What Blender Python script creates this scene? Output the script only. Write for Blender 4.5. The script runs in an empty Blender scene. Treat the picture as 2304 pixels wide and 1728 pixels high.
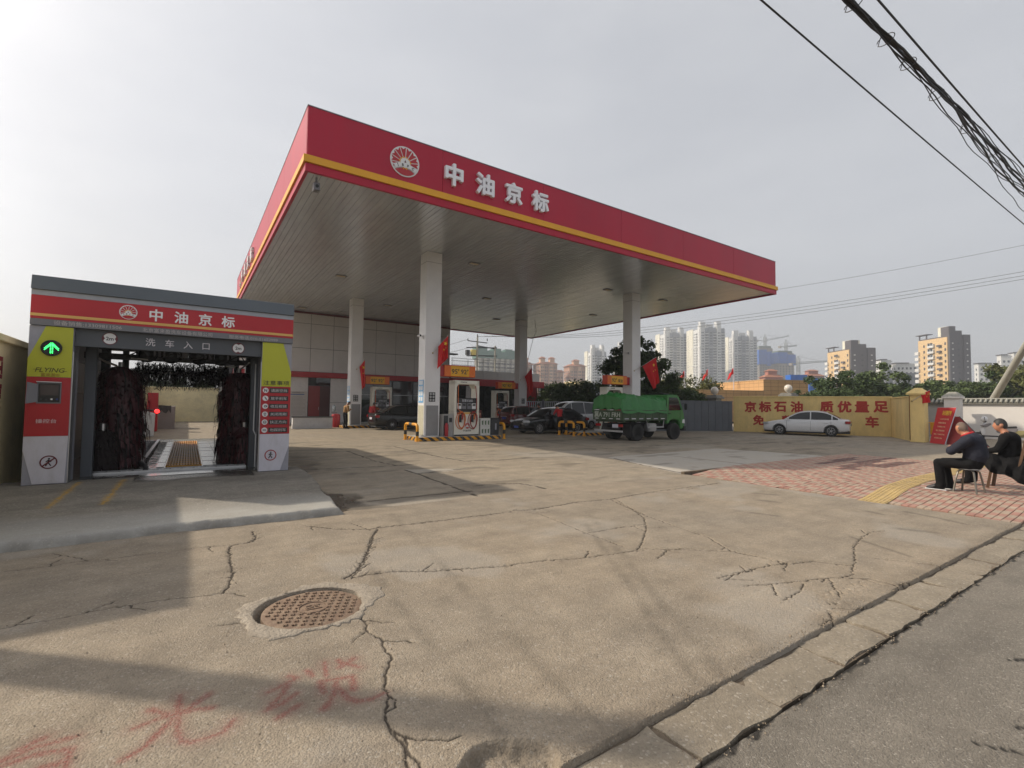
import bpy, bmesh, math, random
import numpy as np
from mathutils import Vector, Matrix, kdtree
R = math.radians
random.seed(7)
SC = bpy.context.scene
COL = SC.collection

# ------------------------------------------------------------------ camera
cam_d = bpy.data.cameras.new('camera'); CAM = bpy.data.objects.new('camera', cam_d); COL.objects.link(CAM)
cam_d.sensor_width = 36.0; cam_d.lens = 16.913; cam_d.clip_start = 0.05; cam_d.clip_end = 6000
_yaw, _pit, _rol = R(33.8986), R(2.4906), R(0.7076)
_F0 = Vector((math.sin(_yaw), math.cos(_yaw), 0)); _R0 = Vector((math.cos(_yaw), -math.sin(_yaw), 0)); _Z = Vector((0, 0, 1))
_F = _F0*math.cos(_pit) + _Z*math.sin(_pit); _U0 = -_F0*math.sin(_pit) + _Z*math.cos(_pit)
_Rt = _R0*math.cos(_rol) + _U0*math.sin(_rol); _U = -_R0*math.sin(_rol) + _U0*math.cos(_rol)
CAM.matrix_world = Matrix(((_Rt.x, _U.x, -_F.x, 0), (_Rt.y, _U.y, -_F.y, 0), (_Rt.z, _U.z, -_F.z, 1.6), (0, 0, 0, 1)))
SC.camera = CAM

# ------------------------------------------------------------------ sky, sun, exposure
SUN_EL, SUN_AZ = R(37.5), R(-47.5)
wd = bpy.data.worlds.new('World'); SC.world = wd; wd.use_nodes = True
_n = wd.node_tree.nodes; _l = wd.node_tree.links
sky = _n.new('ShaderNodeTexSky'); sky.sky_type = 'NISHITA'; sky.sun_disc = False
sky.sun_elevation = SUN_EL; sky.sun_rotation = SUN_AZ
sky.air_density = 1.0; sky.dust_density = 6.0; sky.ozone_density = 1.0; sky.altitude = 50
hs = _n.new('ShaderNodeHueSaturation'); hs.inputs['Saturation'].default_value = 0.5
tc = _n.new('ShaderNodeTexCoord'); mp = _n.new('ShaderNodeMapping'); mp.inputs['Scale'].default_value = (1.2, 1.2, 4.0)
nz = _n.new('ShaderNodeTexNoise'); nz.inputs['Scale'].default_value = 2.2; nz.inputs['Detail'].default_value = 5; nz.inputs['Roughness'].default_value = 0.55
cr = _n.new('ShaderNodeValToRGB'); cr.color_ramp.elements[0].position = 0.35; cr.color_ramp.elements[1].position = 0.75
cr.color_ramp.elements[0].color = (0.935, 0.94, 0.95, 1); cr.color_ramp.elements[1].color = (1.06, 1.055, 1.045, 1)
mx = _n.new('ShaderNodeMix'); mx.data_type = 'RGBA'; mx.blend_type = 'MULTIPLY'; mx.inputs['Factor'].default_value = 1.0
veil = _n.new('ShaderNodeMix'); veil.data_type = 'RGBA'; veil.inputs['Factor'].default_value = 0.5
veil.inputs['B'].default_value = (7.1, 7.2, 7.45, 1)          # thin high overcast veil over the whole dome
_l.new(tc.outputs['Generated'], mp.inputs['Vector']); _l.new(mp.outputs['Vector'], nz.inputs['Vector']); _l.new(nz.outputs['Fac'], cr.inputs['Fac'])
_l.new(sky.outputs['Color'], hs.inputs['Color']); _l.new(hs.outputs['Color'], veil.inputs['A'])
_l.new(veil.outputs['Result'], mx.inputs['A']); _l.new(cr.outputs['Color'], mx.inputs['B']); _l.new(mx.outputs['Result'], _n['Background'].inputs['Color'])
_n['Background'].inputs['Strength'].default_value = 0.12
sun_d = bpy.data.lights.new('sun', 'SUN'); sun_d.energy = 3.6; sun_d.angle = R(1.1); sun_d.color = (1.0, 0.885, 0.72)
SUN = bpy.data.objects.new('sun', sun_d); COL.objects.link(SUN); SUN.location = (-30, 30, 40)
_to = Vector((math.sin(SUN_AZ)*math.cos(SUN_EL), math.cos(SUN_AZ)*math.cos(SUN_EL), math.sin(SUN_EL)))
SUN.rotation_euler = (-_to).to_track_quat('-Z', 'Y').to_euler()
SC.view_settings.view_transform = 'Standard'; SC.view_settings.look = 'None'
SC.view_settings.exposure = 0.14; SC.view_settings.gamma = 1.0; SC.view_settings.use_curve_mapping = False
SC.render.engine = 'CYCLES'
SC.cycles.use_denoising = True
SC.cycles.max_bounces = 7; SC.cycles.diffuse_bounces = 3; SC.cycles.glossy_bounces = 3; SC.cycles.transmission_bounces = 4
SC.cycles.transparent_max_bounces = 8; SC.cycles.volume_bounces = 0; HAZE = 0.0009
SC.cycles.caustics_reflective = False; SC.cycles.caustics_refractive = False

# ------------------------------------------------------------------ materials
def s2l(c): c /= 255.0; return c/12.92 if c <= 0.04045 else ((c + 0.055)/1.055)**2.4
def RGB(r, g, b): return (s2l(r), s2l(g), s2l(b))
MATS = {}
def mat(name, col, rough=0.6, metal=0.0, var=0.12, scale=2.0, bump=0.0, bscale=40.0, dirt=0.0, dirtcol=(0.10, 0.085, 0.065), spec=0.5, coat=0.0, stretch=(1, 1, 1), emit=None, alpha=None, world=False):
    if name in MATS: return MATS[name]
    m = bpy.data.materials.new(name); m.use_nodes = True; nt = m.node_tree; n = nt.nodes; l = nt.links
    b = n['Principled BSDF']; b.inputs['Roughness'].default_value = rough; b.inputs['Metallic'].default_value = metal
    b.inputs['Specular IOR Level'].default_value = spec; b.inputs['Coat Weight'].default_value = coat
    if coat: b.inputs['Coat Roughness'].default_value = 0.05
    b.inputs['Base Color'].default_value = (*col, 1)
    if emit: b.inputs['Emission Color'].default_value = (*emit[0], 1); b.inputs['Emission Strength'].default_value = emit[1]
    if alpha is not None: b.inputs['Alpha'].default_value = alpha
    if var > 0 or dirt > 0 or bump > 0:
        t = n.new('ShaderNodeTexCoord'); mpn = n.new('ShaderNodeMapping'); mpn.inputs['Scale'].default_value = stretch
        if world:
            ge = n.new('ShaderNodeNewGeometry'); l.new(ge.outputs['Position'], mpn.inputs['Vector'])
        else: l.new(t.outputs['Object'], mpn.inputs['Vector'])
    if var > 0 or dirt > 0:
        nzn = n.new('ShaderNodeTexNoise'); nzn.inputs['Scale'].default_value = scale; nzn.inputs['Detail'].default_value = 6; nzn.inputs['Roughness'].default_value = 0.6
        l.new(mpn.outputs['Vector'], nzn.inputs['Vector'])
        rmp = n.new('ShaderNodeMapRange'); rmp.inputs['From Min'].default_value = 0.3; rmp.inputs['From Max'].default_value = 0.7
        rmp.inputs['To Min'].default_value = 1 - var; rmp.inputs['To Max'].default_value = 1 + var
        l.new(nzn.outputs['Fac'], rmp.inputs['Value'])
        mu = n.new('ShaderNodeMix'); mu.data_type = 'RGBA'; mu.blend_type = 'MULTIPLY'; mu.inputs['Factor'].default_value = 1
        mu.inputs['A'].default_value = (*col, 1); l.new(rmp.outputs['Result'], mu.inputs['B'])
        out = mu.outputs['Result']
        if dirt > 0:
            n2 = n.new('ShaderNodeTexNoise'); n2.inputs['Scale'].default_value = scale*2.3; n2.inputs['Detail'].default_value = 8; n2.inputs['Roughness'].default_value = 0.7
            l.new(mpn.outputs['Vector'], n2.inputs['Vector'])
            r2 = n.new('ShaderNodeMapRange'); r2.inputs['From Min'].default_value = 0.45; r2.inputs['From Max'].default_value = 0.8; r2.inputs['To Max'].default_value = dirt
            l.new(n2.outputs['Fac'], r2.inputs['Value'])
            m2 = n.new('ShaderNodeMix'); m2.data_type = 'RGBA'; m2.inputs['B'].default_value = (*dirtcol, 1)
            l.new(r2.outputs['Result'], m2.inputs['Factor']); l.new(out, m2.inputs['A']); out = m2.outputs['Result']
        l.new(out, b.inputs['Base Color'])
    if bump > 0:
        n3 = n.new('ShaderNodeTexNoise'); n3.inputs['Scale'].default_value = bscale; n3.inputs['Detail'].default_value = 4
        l.new(mpn.outputs['Vector'], n3.inputs['Vector'])
        bp = n.new('ShaderNodeBump'); bp.inputs['Strength'].default_value = bump; bp.inputs['Distance'].default_value = 0.02
        l.new(n3.outputs['Fac'], bp.inputs['Height']); l.new(bp.outputs['Normal'], b.inputs['Normal'])
    MATS[name] = m; return m
def glassy(name, col, rough=0.04, transm=0.0, spec=0.6):
    m = mat(name, col, rough=rough, var=0, spec=spec)
    if transm: m.node_tree.nodes['Principled BSDF'].inputs['Transmission Weight'].default_value = transm
    return m

# ------------------------------------------------------------------ mesh helpers
class MB:
    def __init__(s): s.v = []; s.f = []
    def add(s, vs, fs):
        o = len(s.v); s.v.extend([tuple(v) for v in vs]); s.f.extend([tuple(i + o for i in f) for f in fs]); return s
    def box(s, x0, x1, y0, y1, z0, z1):
        return s.add([(x0, y0, z0), (x1, y0, z0), (x1, y1, z0), (x0, y1, z0), (x0, y0, z1), (x1, y0, z1), (x1, y1, z1), (x0, y1, z1)],
                     [(0, 3, 2, 1), (4, 5, 6, 7), (0, 1, 5, 4), (1, 2, 6, 5), (2, 3, 7, 6), (3, 0, 4, 7)])
    def obox(s, c, sz, M=None):
        M = M or Matrix.Identity(3); c = Vector(c); h = [d/2 for d in sz]
        vs = [c + M @ Vector((sx*h[0], sy*h[1], sz_*h[2])) for sz_ in (-1, 1) for sx, sy in ((-1, -1), (1, -1), (1, 1), (-1, 1))]
        return s.add(vs, [(0, 3, 2, 1), (4, 5, 6, 7), (0, 1, 5, 4), (1, 2, 6, 5), (2, 3, 7, 6), (3, 0, 4, 7)])
    def bar(s, p0, p1, w, h=None):
        p0, p1 = Vector(p0), Vector(p1); d = p1 - p0; L = d.length; h = h or w
        if L < 1e-6: return s
        q = d.to_track_quat('X', 'Z').to_matrix()
        return s.obox((p0 + p1)/2, (L, w, h), q)
    def cyl(s, p0, p1, r0, r1=None, n=12, cap=True):
        p0, p1 = Vector(p0), Vector(p1); r1 = r0 if r1 is None else r1
        q = (p1 - p0).to_track_quat('Z', 'Y').to_matrix()
        vs = [p + q @ Vector((math.cos(2*math.pi*i/n)*r, math.sin(2*math.pi*i/n)*r, 0)) for p, r in ((p0, r0), (p1, r1)) for i in range(n)]
        fs = [(i, (i + 1) % n, n + (i + 1) % n, n + i) for i in range(n)]
        if cap: fs += [tuple(range(n - 1, -1, -1)), tuple(range(n, 2*n))]
        return s.add(vs, fs)
    def tube(s, pts, r, n=8, cap=True, rs=None):
        pts = [Vector(p) for p in pts]; vs = []; k = len(pts); up = None
        for i, p in enumerate(pts):
            t = (pts[min(i + 1, k - 1)] - pts[max(i - 1, 0)]).normalized()
            if up is None:
                up = Vector((0, 0, 1)) if abs(t.z) < 0.9 else Vector((1, 0, 0))
            a = t.cross(up).normalized(); up = a.cross(t).normalized(); rr = rs[i] if rs else r
            vs += [p + (a*math.cos(2*math.pi*j/n) + up*math.sin(2*math.pi*j/n))*rr for j in range(n)]
        fs = [(i*n + j, i*n + (j + 1) % n, (i + 1)*n + (j + 1) % n, (i + 1)*n + j) for i in range(k - 1) for j in range(n)]
        if cap: fs += [tuple(range(n - 1, -1, -1)), tuple(range((k - 1)*n, k*n))]
        return s.add(vs, fs)
    def prism(s, poly, M, t0, t1):
        """poly: 2D points; M(u,v,t)->3D"""
        n = len(poly); vs = [M(u, v, t0) for u, v in poly] + [M(u, v, t1) for u, v in poly]
        return s.add(vs, [tuple(range(n)), tuple(range(2*n - 1, n - 1, -1))] + [(i, i + n, (i + 1) % n + n, (i + 1) % n) for i in range(n)])
    def lathe(s, prof, c, n=16, axis='Z'):
        c = Vector(c); vs = []; k = len(prof)
        for r, h in prof:
            for j in range(n):
                a = 2*math.pi*j/n; x, y = math.cos(a)*r, math.sin(a)*r
                vs.append(c + (Vector((x, y, h)) if axis == 'Z' else Vector((x, h, y)) if axis == 'Y' else Vector((h, x, y))))
        fs = [(i*n + j, i*n + (j + 1) % n, (i + 1)*n + (j + 1) % n, (i + 1)*n + j) for i in range(k - 1) for j in range(n)]
        fs += [tuple(range(n - 1, -1, -1)), tuple(range((k - 1)*n, k*n))]
        return s.add(vs, fs)
    def mesh(s, name, smooth=None, bevel=0, seg=1, fix=True):
        me = bpy.data.meshes.new(name); me.from_pydata([tuple(v) for v in s.v], [], s.f)
        if bevel or fix:
            bm = bmesh.new(); bm.from_mesh(me)
            if fix: bmesh.ops.recalc_face_normals(bm, faces=bm.faces[:])
            if bevel: bmesh.ops.bevel(bm, geom=bm.edges[:], offset=bevel, segments=seg, affect='EDGES', clamp_overlap=True)
            bm.to_mesh(me); bm.free()
        if smooth is not None:
            me.polygons.foreach_set('use_smooth', [True]*len(me.polygons)); me.set_sharp_from_angle(angle=R(smooth))
        return me
    def build(s, name, m, parent=None, smooth=None, bevel=0, seg=1, fix=True):
        return link(name, s.mesh(name, smooth, bevel, seg, fix), m, parent)
def link(name, me, m, parent=None, loc=None):
    o = bpy.data.objects.new(name, me); COL.objects.link(o)
    if m is not None:
        if isinstance(m, (list, tuple)):
            for q in m: me.materials.append(q)
        elif len(me.materials) == 0: me.materials.append(m)
    if parent:
        o.parent = parent
        if parent.name in WORLDP: o.matrix_parent_inverse = WORLDP[parent.name]
    if loc: o.location = loc
    return o
WORLDP = {}
def wthing(name, label, cat, loc, group=None):
    """a thing whose parts are given in world coordinates"""
    o = thing(name, label, cat, loc, 0, group); WORLDP[o.name] = Matrix.Translation(-Vector(loc)); return o
def tag(o, label=None, cat=None, group=None, kind=None):
    if label: o['label'] = label
    if cat: o['category'] = cat
    if group: o['group'] = group
    if kind: o['kind'] = kind
    return o
def thing(name, label, cat, loc=(0, 0, 0), rz=0, group=None):
    o = bpy.data.objects.new(name, None); COL.objects.link(o); o.location = loc; o.rotation_euler = (0, 0, rz); o.empty_display_size = 0.2
    return tag(o, label, cat, group)
def copy_tree(o, loc=None, rz=None, label=None, parent=None, skip=()):
    c = o.copy(); COL.objects.link(c); c.parent = parent
    if loc is not None: c.location = loc
    if rz is not None: c.rotation_euler = (0, 0, rz)
    if label: c['label'] = label
    for ch in list(o.children):
        if ch.name.split('.')[0] not in skip: copy_tree(ch, parent=c)
    return c
def evalmesh(o):
    dg = bpy.context.evaluated_depsgraph_get(); return bpy.data.meshes.new_from_object(o.evaluated_get(dg))
_tc = {}
def text(body, size, m, parent, org, right, up, ext=0.004, bold=0.0, name='lettering', width=None, align='CENTER', kind=None, shear=0.0, fat=0.0):
    """flat or raised lettering as a mesh; org = centre point, right/up = directions"""
    key = (body, ext/size, bold, align, shear)
    if key not in _tc:
        c = bpy.data.curves.new('t', 'FONT'); c.body = body; c.size = 1.0; c.extrude = ext/size; c.offset = bold; c.resolution_u = 2
        c.align_x = align; c.align_y = 'CENTER'; c.shear = shear
        o = bpy.data.objects.new('t', c); COL.objects.link(o); me = evalmesh(o); bpy.data.objects.remove(o); bpy.data.curves.remove(c)
        _tc[key] = me
    me = _tc[key].copy(); xs = [v.co.x for v in me.vertices] or [0]; ys = [v.co.y for v in me.vertices] or [0]
    cxm, cym = (min(xs) + max(xs))/2, (min(ys) + max(ys))/2
    r, u = Vector(right).normalized(), Vector(up).normalized(); w = r.cross(u)
    sx = size if not width else width/max(1e-6, (max(xs) - min(xs)))
    if align != 'CENTER': cxm = min(xs)
    for v in me.vertices:
        p = v.co; v.co = r*((p.x - cxm)*sx) + u*((p.y - cym)*size) + w*(p.z*size)
    if fat:                                            # heavier strokes: shifted layers, each a hair deeper than the last
        n0 = len(me.vertices); co = [v.co.copy() for v in me.vertices]; fa = [tuple(p.vertices) for p in me.polygons]; V, Fc = [], []
        for q, (a, c_) in enumerate(((0, 0), (1, 0), (-1, 0), (0, 1), (0, -1), (.7, .7), (-.7, .7), (.7, -.7), (-.7, -.7))):
            V += [(p + r*a*fat*size + u*c_*fat*size - w*q*0.0006)[:] for p in co]; Fc += [tuple(i + q*n0 for i in f) for f in fa]
        me = bpy.data.meshes.new(name); me.from_pydata(V, [], Fc)
    o = link(name, me, m, parent); me.materials.clear(); me.materials.append(m); o.location = org
    return o
def disc_pts(r, n=32, a0=0, a1=2*math.pi): return [(math.cos(a0 + (a1 - a0)*i/n)*r, math.sin(a0 + (a1 - a0)*i/n)*r) for i in range(n + (0 if abs(a1 - a0 - 2*math.pi) < 1e-6 else 1))]

# numpy value noise
_rng = np.random.RandomState(3); _P = _rng.rand(256, 256)
def vnoise(x, y):
    xi = np.floor(x).astype(int); yi = np.floor(y).astype(int); fx = x - xi; fy = y - yi
    fx = fx*fx*(3 - 2*fx); fy = fy*fy*(3 - 2*fy)
    a = _P[xi & 255, yi & 255]; b = _P[(xi + 1) & 255, yi & 255]; c = _P[xi & 255, (yi + 1) & 255]; d = _P[(xi + 1) & 255, (yi + 1) & 255]
    return a*(1 - fx)*(1 - fy) + b*fx*(1 - fy) + c*(1 - fx)*fy + d*fx*fy
def fbm(x, y, o=4):
    t = 0; a = 0.5
    for i in range(o): t = t + a*vnoise(x + 17.3*i, y + 9.1*i); x = x*2.03; y = y*2.03; a *= 0.5
    return t
def grid_mesh(name, xs, ys, Z, attrs, skirt=0.0):
    nx, ny = len(xs), len(ys); GX, GY = np.meshgrid(xs, ys, indexing='ij')
    co = np.stack([GX, GY, Z], -1).reshape(-1, 3).astype(np.float32)
    i = np.arange(nx - 1)[:, None]*ny + np.arange(ny - 1)[None, :]
    q = np.stack([i, i + ny, i + ny + 1, i + 1], -1).reshape(-1, 4)
    me = bpy.data.meshes.new(name); me.vertices.add(len(co)); me.vertices.foreach_set('co', co.ravel())
    me.loops.add(q.size); me.loops.foreach_set('vertex_index', q.ravel().astype(np.int32))
    me.polygons.add(len(q)); me.polygons.foreach_set('loop_start', np.arange(0, q.size, 4, dtype=np.int32))
    me.polygons.foreach_set('use_smooth', np.ones(len(q), dtype=bool))
    for k, a in attrs.items():
        at = me.attributes.new(k, 'FLOAT', 'POINT'); at.data.foreach_set('value', a.astype(np.float32).ravel())
    me.update(); me.validate(); return me
def stroke_field(xs, ys, lines, jit=0.0, seg=0.06, soft=1.0, minw=0.0, seed=1):
    """max over polylines of exp(-(d/w)^2) on the grid; lines = [(w, pts)]"""
    rn = np.random.RandomState(seed); F = np.zeros((len(xs), len(ys))); dx = xs[1] - xs[0]; dy = ys[1] - ys[0]
    for w, pts in lines:
        w = max(w, minw); P = [np.array(p, float) for p in pts]; Q = [P[0]]
        for a, b in zip(P[:-1], P[1:]):
            L = np.linalg.norm(b - a); k = max(1, int(L/seg)); nrm = np.array([-(b - a)[1], (b - a)[0]])/max(L, 1e-6)
            for j in range(1, k + 1): Q.append(a + (b - a)*j/k + (nrm*rn.randn()*jit if j < k else 0))
        for a, b in zip(Q[:-1], Q[1:]):
            ww = w*(0.65 + 0.7*rn.rand()); m = 3*ww
            i0 = max(0, int((min(a[0], b[0]) - m - xs[0])/dx)); i1 = min(len(xs), int((max(a[0], b[0]) + m - xs[0])/dx) + 2)
            j0 = max(0, int((min(a[1], b[1]) - m - ys[0])/dy)); j1 = min(len(ys), int((max(a[1], b[1]) + m - ys[0])/dy) + 2)
            if i1 <= i0 or j1 <= j0: continue
            X, Y = np.meshgrid(xs[i0:i1], ys[j0:j1], indexing='ij'); d = b - a; t = np.clip(((X - a[0])*d[0] + (Y - a[1])*d[1])/max(1e-9, d@d), 0, 1)
            D = np.hypot(X - a[0] - t*d[0], Y - a[1] - t*d[1]); F[i0:i1, j0:j1] = np.maximum(F[i0:i1, j0:j1], np.exp(-(D/ww)**2))
    return F

# ================================================================== GROUND
CRACKS=[(0.012,[(-1.033,4.82),(-0.91,4.839),(-0.761,4.819),(-0.52,4.855),(-0.268,4.848),(-0.043,4.814),(0.209,4.74),(0.292,4.746),(0.356,4.706),(0.446,4.563)]),
(0.018,[(0.292,4.746),(0.351,4.892),(0.397,5.2),(0.408,5.663),(0.425,6.111),(0.466,6.238),(0.664,6.277),(0.719,6.469),(0.725,6.771)]),
(0.01,[(-1.394,6.401),(-1.086,6.345),(-0.845,6.395),(-0.589,6.322),(-0.388,6.347),(-0.134,6.31),(0.24,6.326),(0.466,6.238)]),
(0.007,[(-1.11,6.864),(-0.865,6.535),(-0.772,6.367)]),
(0.022,[(1.24,4.535),(1.39,4.694),(1.538,4.965),(1.747,5.402),(1.888,5.758),(2.056,6.096)]),
(0.012,[(1.301,4.531),(1.601,5.014),(1.753,5.504),(2.056,6.096)]),
(0.016,[(1.301,4.531),(1.472,4.531),(1.682,4.49),(1.969,4.334),(2.283,4.217),(2.74,4.037)]),
(0.014,[(2.755,4.061),(3.113,3.992),(3.493,3.846),(3.925,3.766),(4.219,3.733),(4.528,3.918),(5.08,4.337),(5.523,4.758),(5.797,5.223),(6.052,5.918)]),
(0.02,[(1.323,6.744),(1.609,6.366),(1.981,6.141),(2.107,6.16),(2.599,6.119),(3.287,6.095),(4.092,6.047)]),
(0.02,[(4.136,6.113),(4.488,5.998),(5.371,6.092),(6.062,5.982),(7.27,6.097),(8.301,6.092),(9.47,6.086)]),
(0.01,[(1.865,6.561),(1.963,6.086)]),
(0.013,[(1.113,3.728),(1.13,3.556),(1.1,3.406),(1.149,3.256),(1.126,3.123),(1.123,3.005),(1.04,2.853),(0.98,2.722),(0.965,2.603),(0.915,2.516),(0.887,2.402),(0.878,2.326)]),
(0.01,[(0.972,2.623),(0.989,2.563),(0.968,2.505),(0.914,2.494)]),
(0.008,[(0.887,2.351),(0.947,2.233),(1.056,2.153),(1.16,2.115)]),
(0.01,[(0.878,2.326),(0.899,2.199),(0.913,2.067),(0.902,2.029)]),
(0.006,[(4.212,5.976),(4.358,5.71),(4.292,5.102),(4.222,4.524),(4.185,3.909)]),
(0.008,[(6.052,5.918),(5.67,4.928),(5.504,4.224),(5.392,3.626),(5.1,3.142),(5.146,2.827),(5.164,2.595)]),
(0.008,[(4.275,3.749),(4.705,3.486),(5.1,3.142),(5.217,2.693),(5.205,2.569)]),
(0.009,[(4.186,3.419),(4.532,3.541),(4.72,3.497)]),
(0.013,[(4.197,2.727),(4.589,2.707),(5.002,2.653),(5.205,2.569),(5.511,2.484),(5.695,2.182),(5.921,2.257),(6.515,2.481),(7.06,2.611),(7.527,2.651),(7.733,2.567)]),
(0.01,[(4.197,2.656),(4.418,2.699),(4.721,2.664)]),
(0.013,[(5.695,2.182),(5.408,2.083),(5.221,2.089),(5.125,2.149),(4.78,2.258),(4.378,2.407),(4.206,2.482)]),
(0.014,[(5.221,2.089),(5.414,1.933),(5.421,1.755),(5.552,1.64)]),
(0.012,[(5.038,2.132),(4.704,1.92),(4.664,1.886)]),
(0.01,[(4.188,2.127),(4.54,2.145),(4.736,2.217)]),
(0.012,[(4.358,1.83),(4.483,1.715),(4.791,1.665),(4.887,1.632)]),
(0.012,[(4.244,1.8),(4.07,1.695)]),
(0.006,[(6.166,2.197),(6.348,1.949),(6.51,1.635)]),
(0.008,[(4.172,4.554),(4.519,4.539),(4.861,4.54),(5.201,4.48)]),
(0.014,[(6.707,1.684),(6.447,1.593),(6.642,1.472),(6.781,1.467),(7.05,1.56),(6.831,1.695)]),
(0.006,[(0.371,4.037),(0.314,4.051),(0.23,4.083)])]
FCRACKS=[(0.012,[(2.362,12.309),(3.423,12.158),(4.529,12.047),(5.138,12.154)]),
(0.015,[(4.42,11.185),(4.433,10.474),(4.335,8.458),(4.264,6.986)]),
(0.009,[(4.451,16.425),(4.381,13.337),(4.529,12.047)]),
(0.008,[(6.433,17.534),(6.393,13.726),(6.535,12.037),(8.503,11.871)]),
(0.012,[(4.433,10.474),(5.09,10.575),(5.671,10.627)]),
(0.009,[(4.715,8.322),(4.952,8.351)]),
(0.012,[(5.273,8.338),(5.676,8.144),(5.784,7.712),(5.758,7.257)]),
(0.008,[(7.199,11.851),(8.784,11.911),(10.345,11.692)]),
(0.006,[(2.51,7.895),(3.596,7.94),(4.416,7.882)]),
(0.016,[(10.949,10.596),(10.601,9.555),(10.158,7.922),(9.945,6.449)]),
(0.01,[(6.165,5.935),(5.893,5.411),(5.672,4.855)]),
(0.01,[(8.092,5.916),(8.724,6.035),(9.318,6.043)])]
GRAF=[[(0.018,3.23),(0.012,3.077),(0.01,2.977),(0.015,2.863),(0.033,2.792),(0.069,2.762),(0.133,2.757),(0.193,2.764),(0.226,2.805),(0.244,2.843)],
[(0.145,3.159),(0.055,3.067),(-0.006,3.02),(-0.048,2.95),(-0.112,2.843),(-0.186,2.797)],
[(-0.109,3.164),(-0.03,3.07)],
[(-0.162,3.032),(-0.081,3.052),(-0.007,3.055),(0.101,3.037),(0.157,3.011)],
[(0.546,3.11),(0.578,3.067),(0.495,3.024),(0.419,3.002)],
[(0.537,3.05),(0.483,2.941),(0.399,2.837),(0.47,2.855),(0.55,2.908)],
[(0.436,2.736),(0.539,2.792)],
[(0.646,3.114),(0.661,3.036)],
[(0.753,3.154),(0.727,2.994)],
[(0.831,3.141),(0.843,3.06)],
[(0.819,3.051),(0.922,3.109)],
[(0.851,3.091),(0.92,2.986)],
[(0.684,2.956),(0.677,2.836)],
[(0.684,2.956),(0.856,2.912),(0.824,2.782)],
[(0.762,2.906),(0.727,2.804),(0.679,2.72),(0.644,2.688)],
[(0.761,2.823),(0.772,2.717),(0.812,2.653),(0.885,2.635),(0.962,2.654)],
[(-0.655,3.062),(-0.635,3.075),(-0.527,3.112),(-0.382,3.105)],
[(-0.644,3.018),(-0.625,3.03),(-0.515,3.049),(-0.393,3.011),(-0.391,2.878),(-0.392,2.83)],
[(-0.475,2.933),(-0.415,2.919)],
[(-0.589,3.124),(-0.514,3.175)]]
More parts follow.
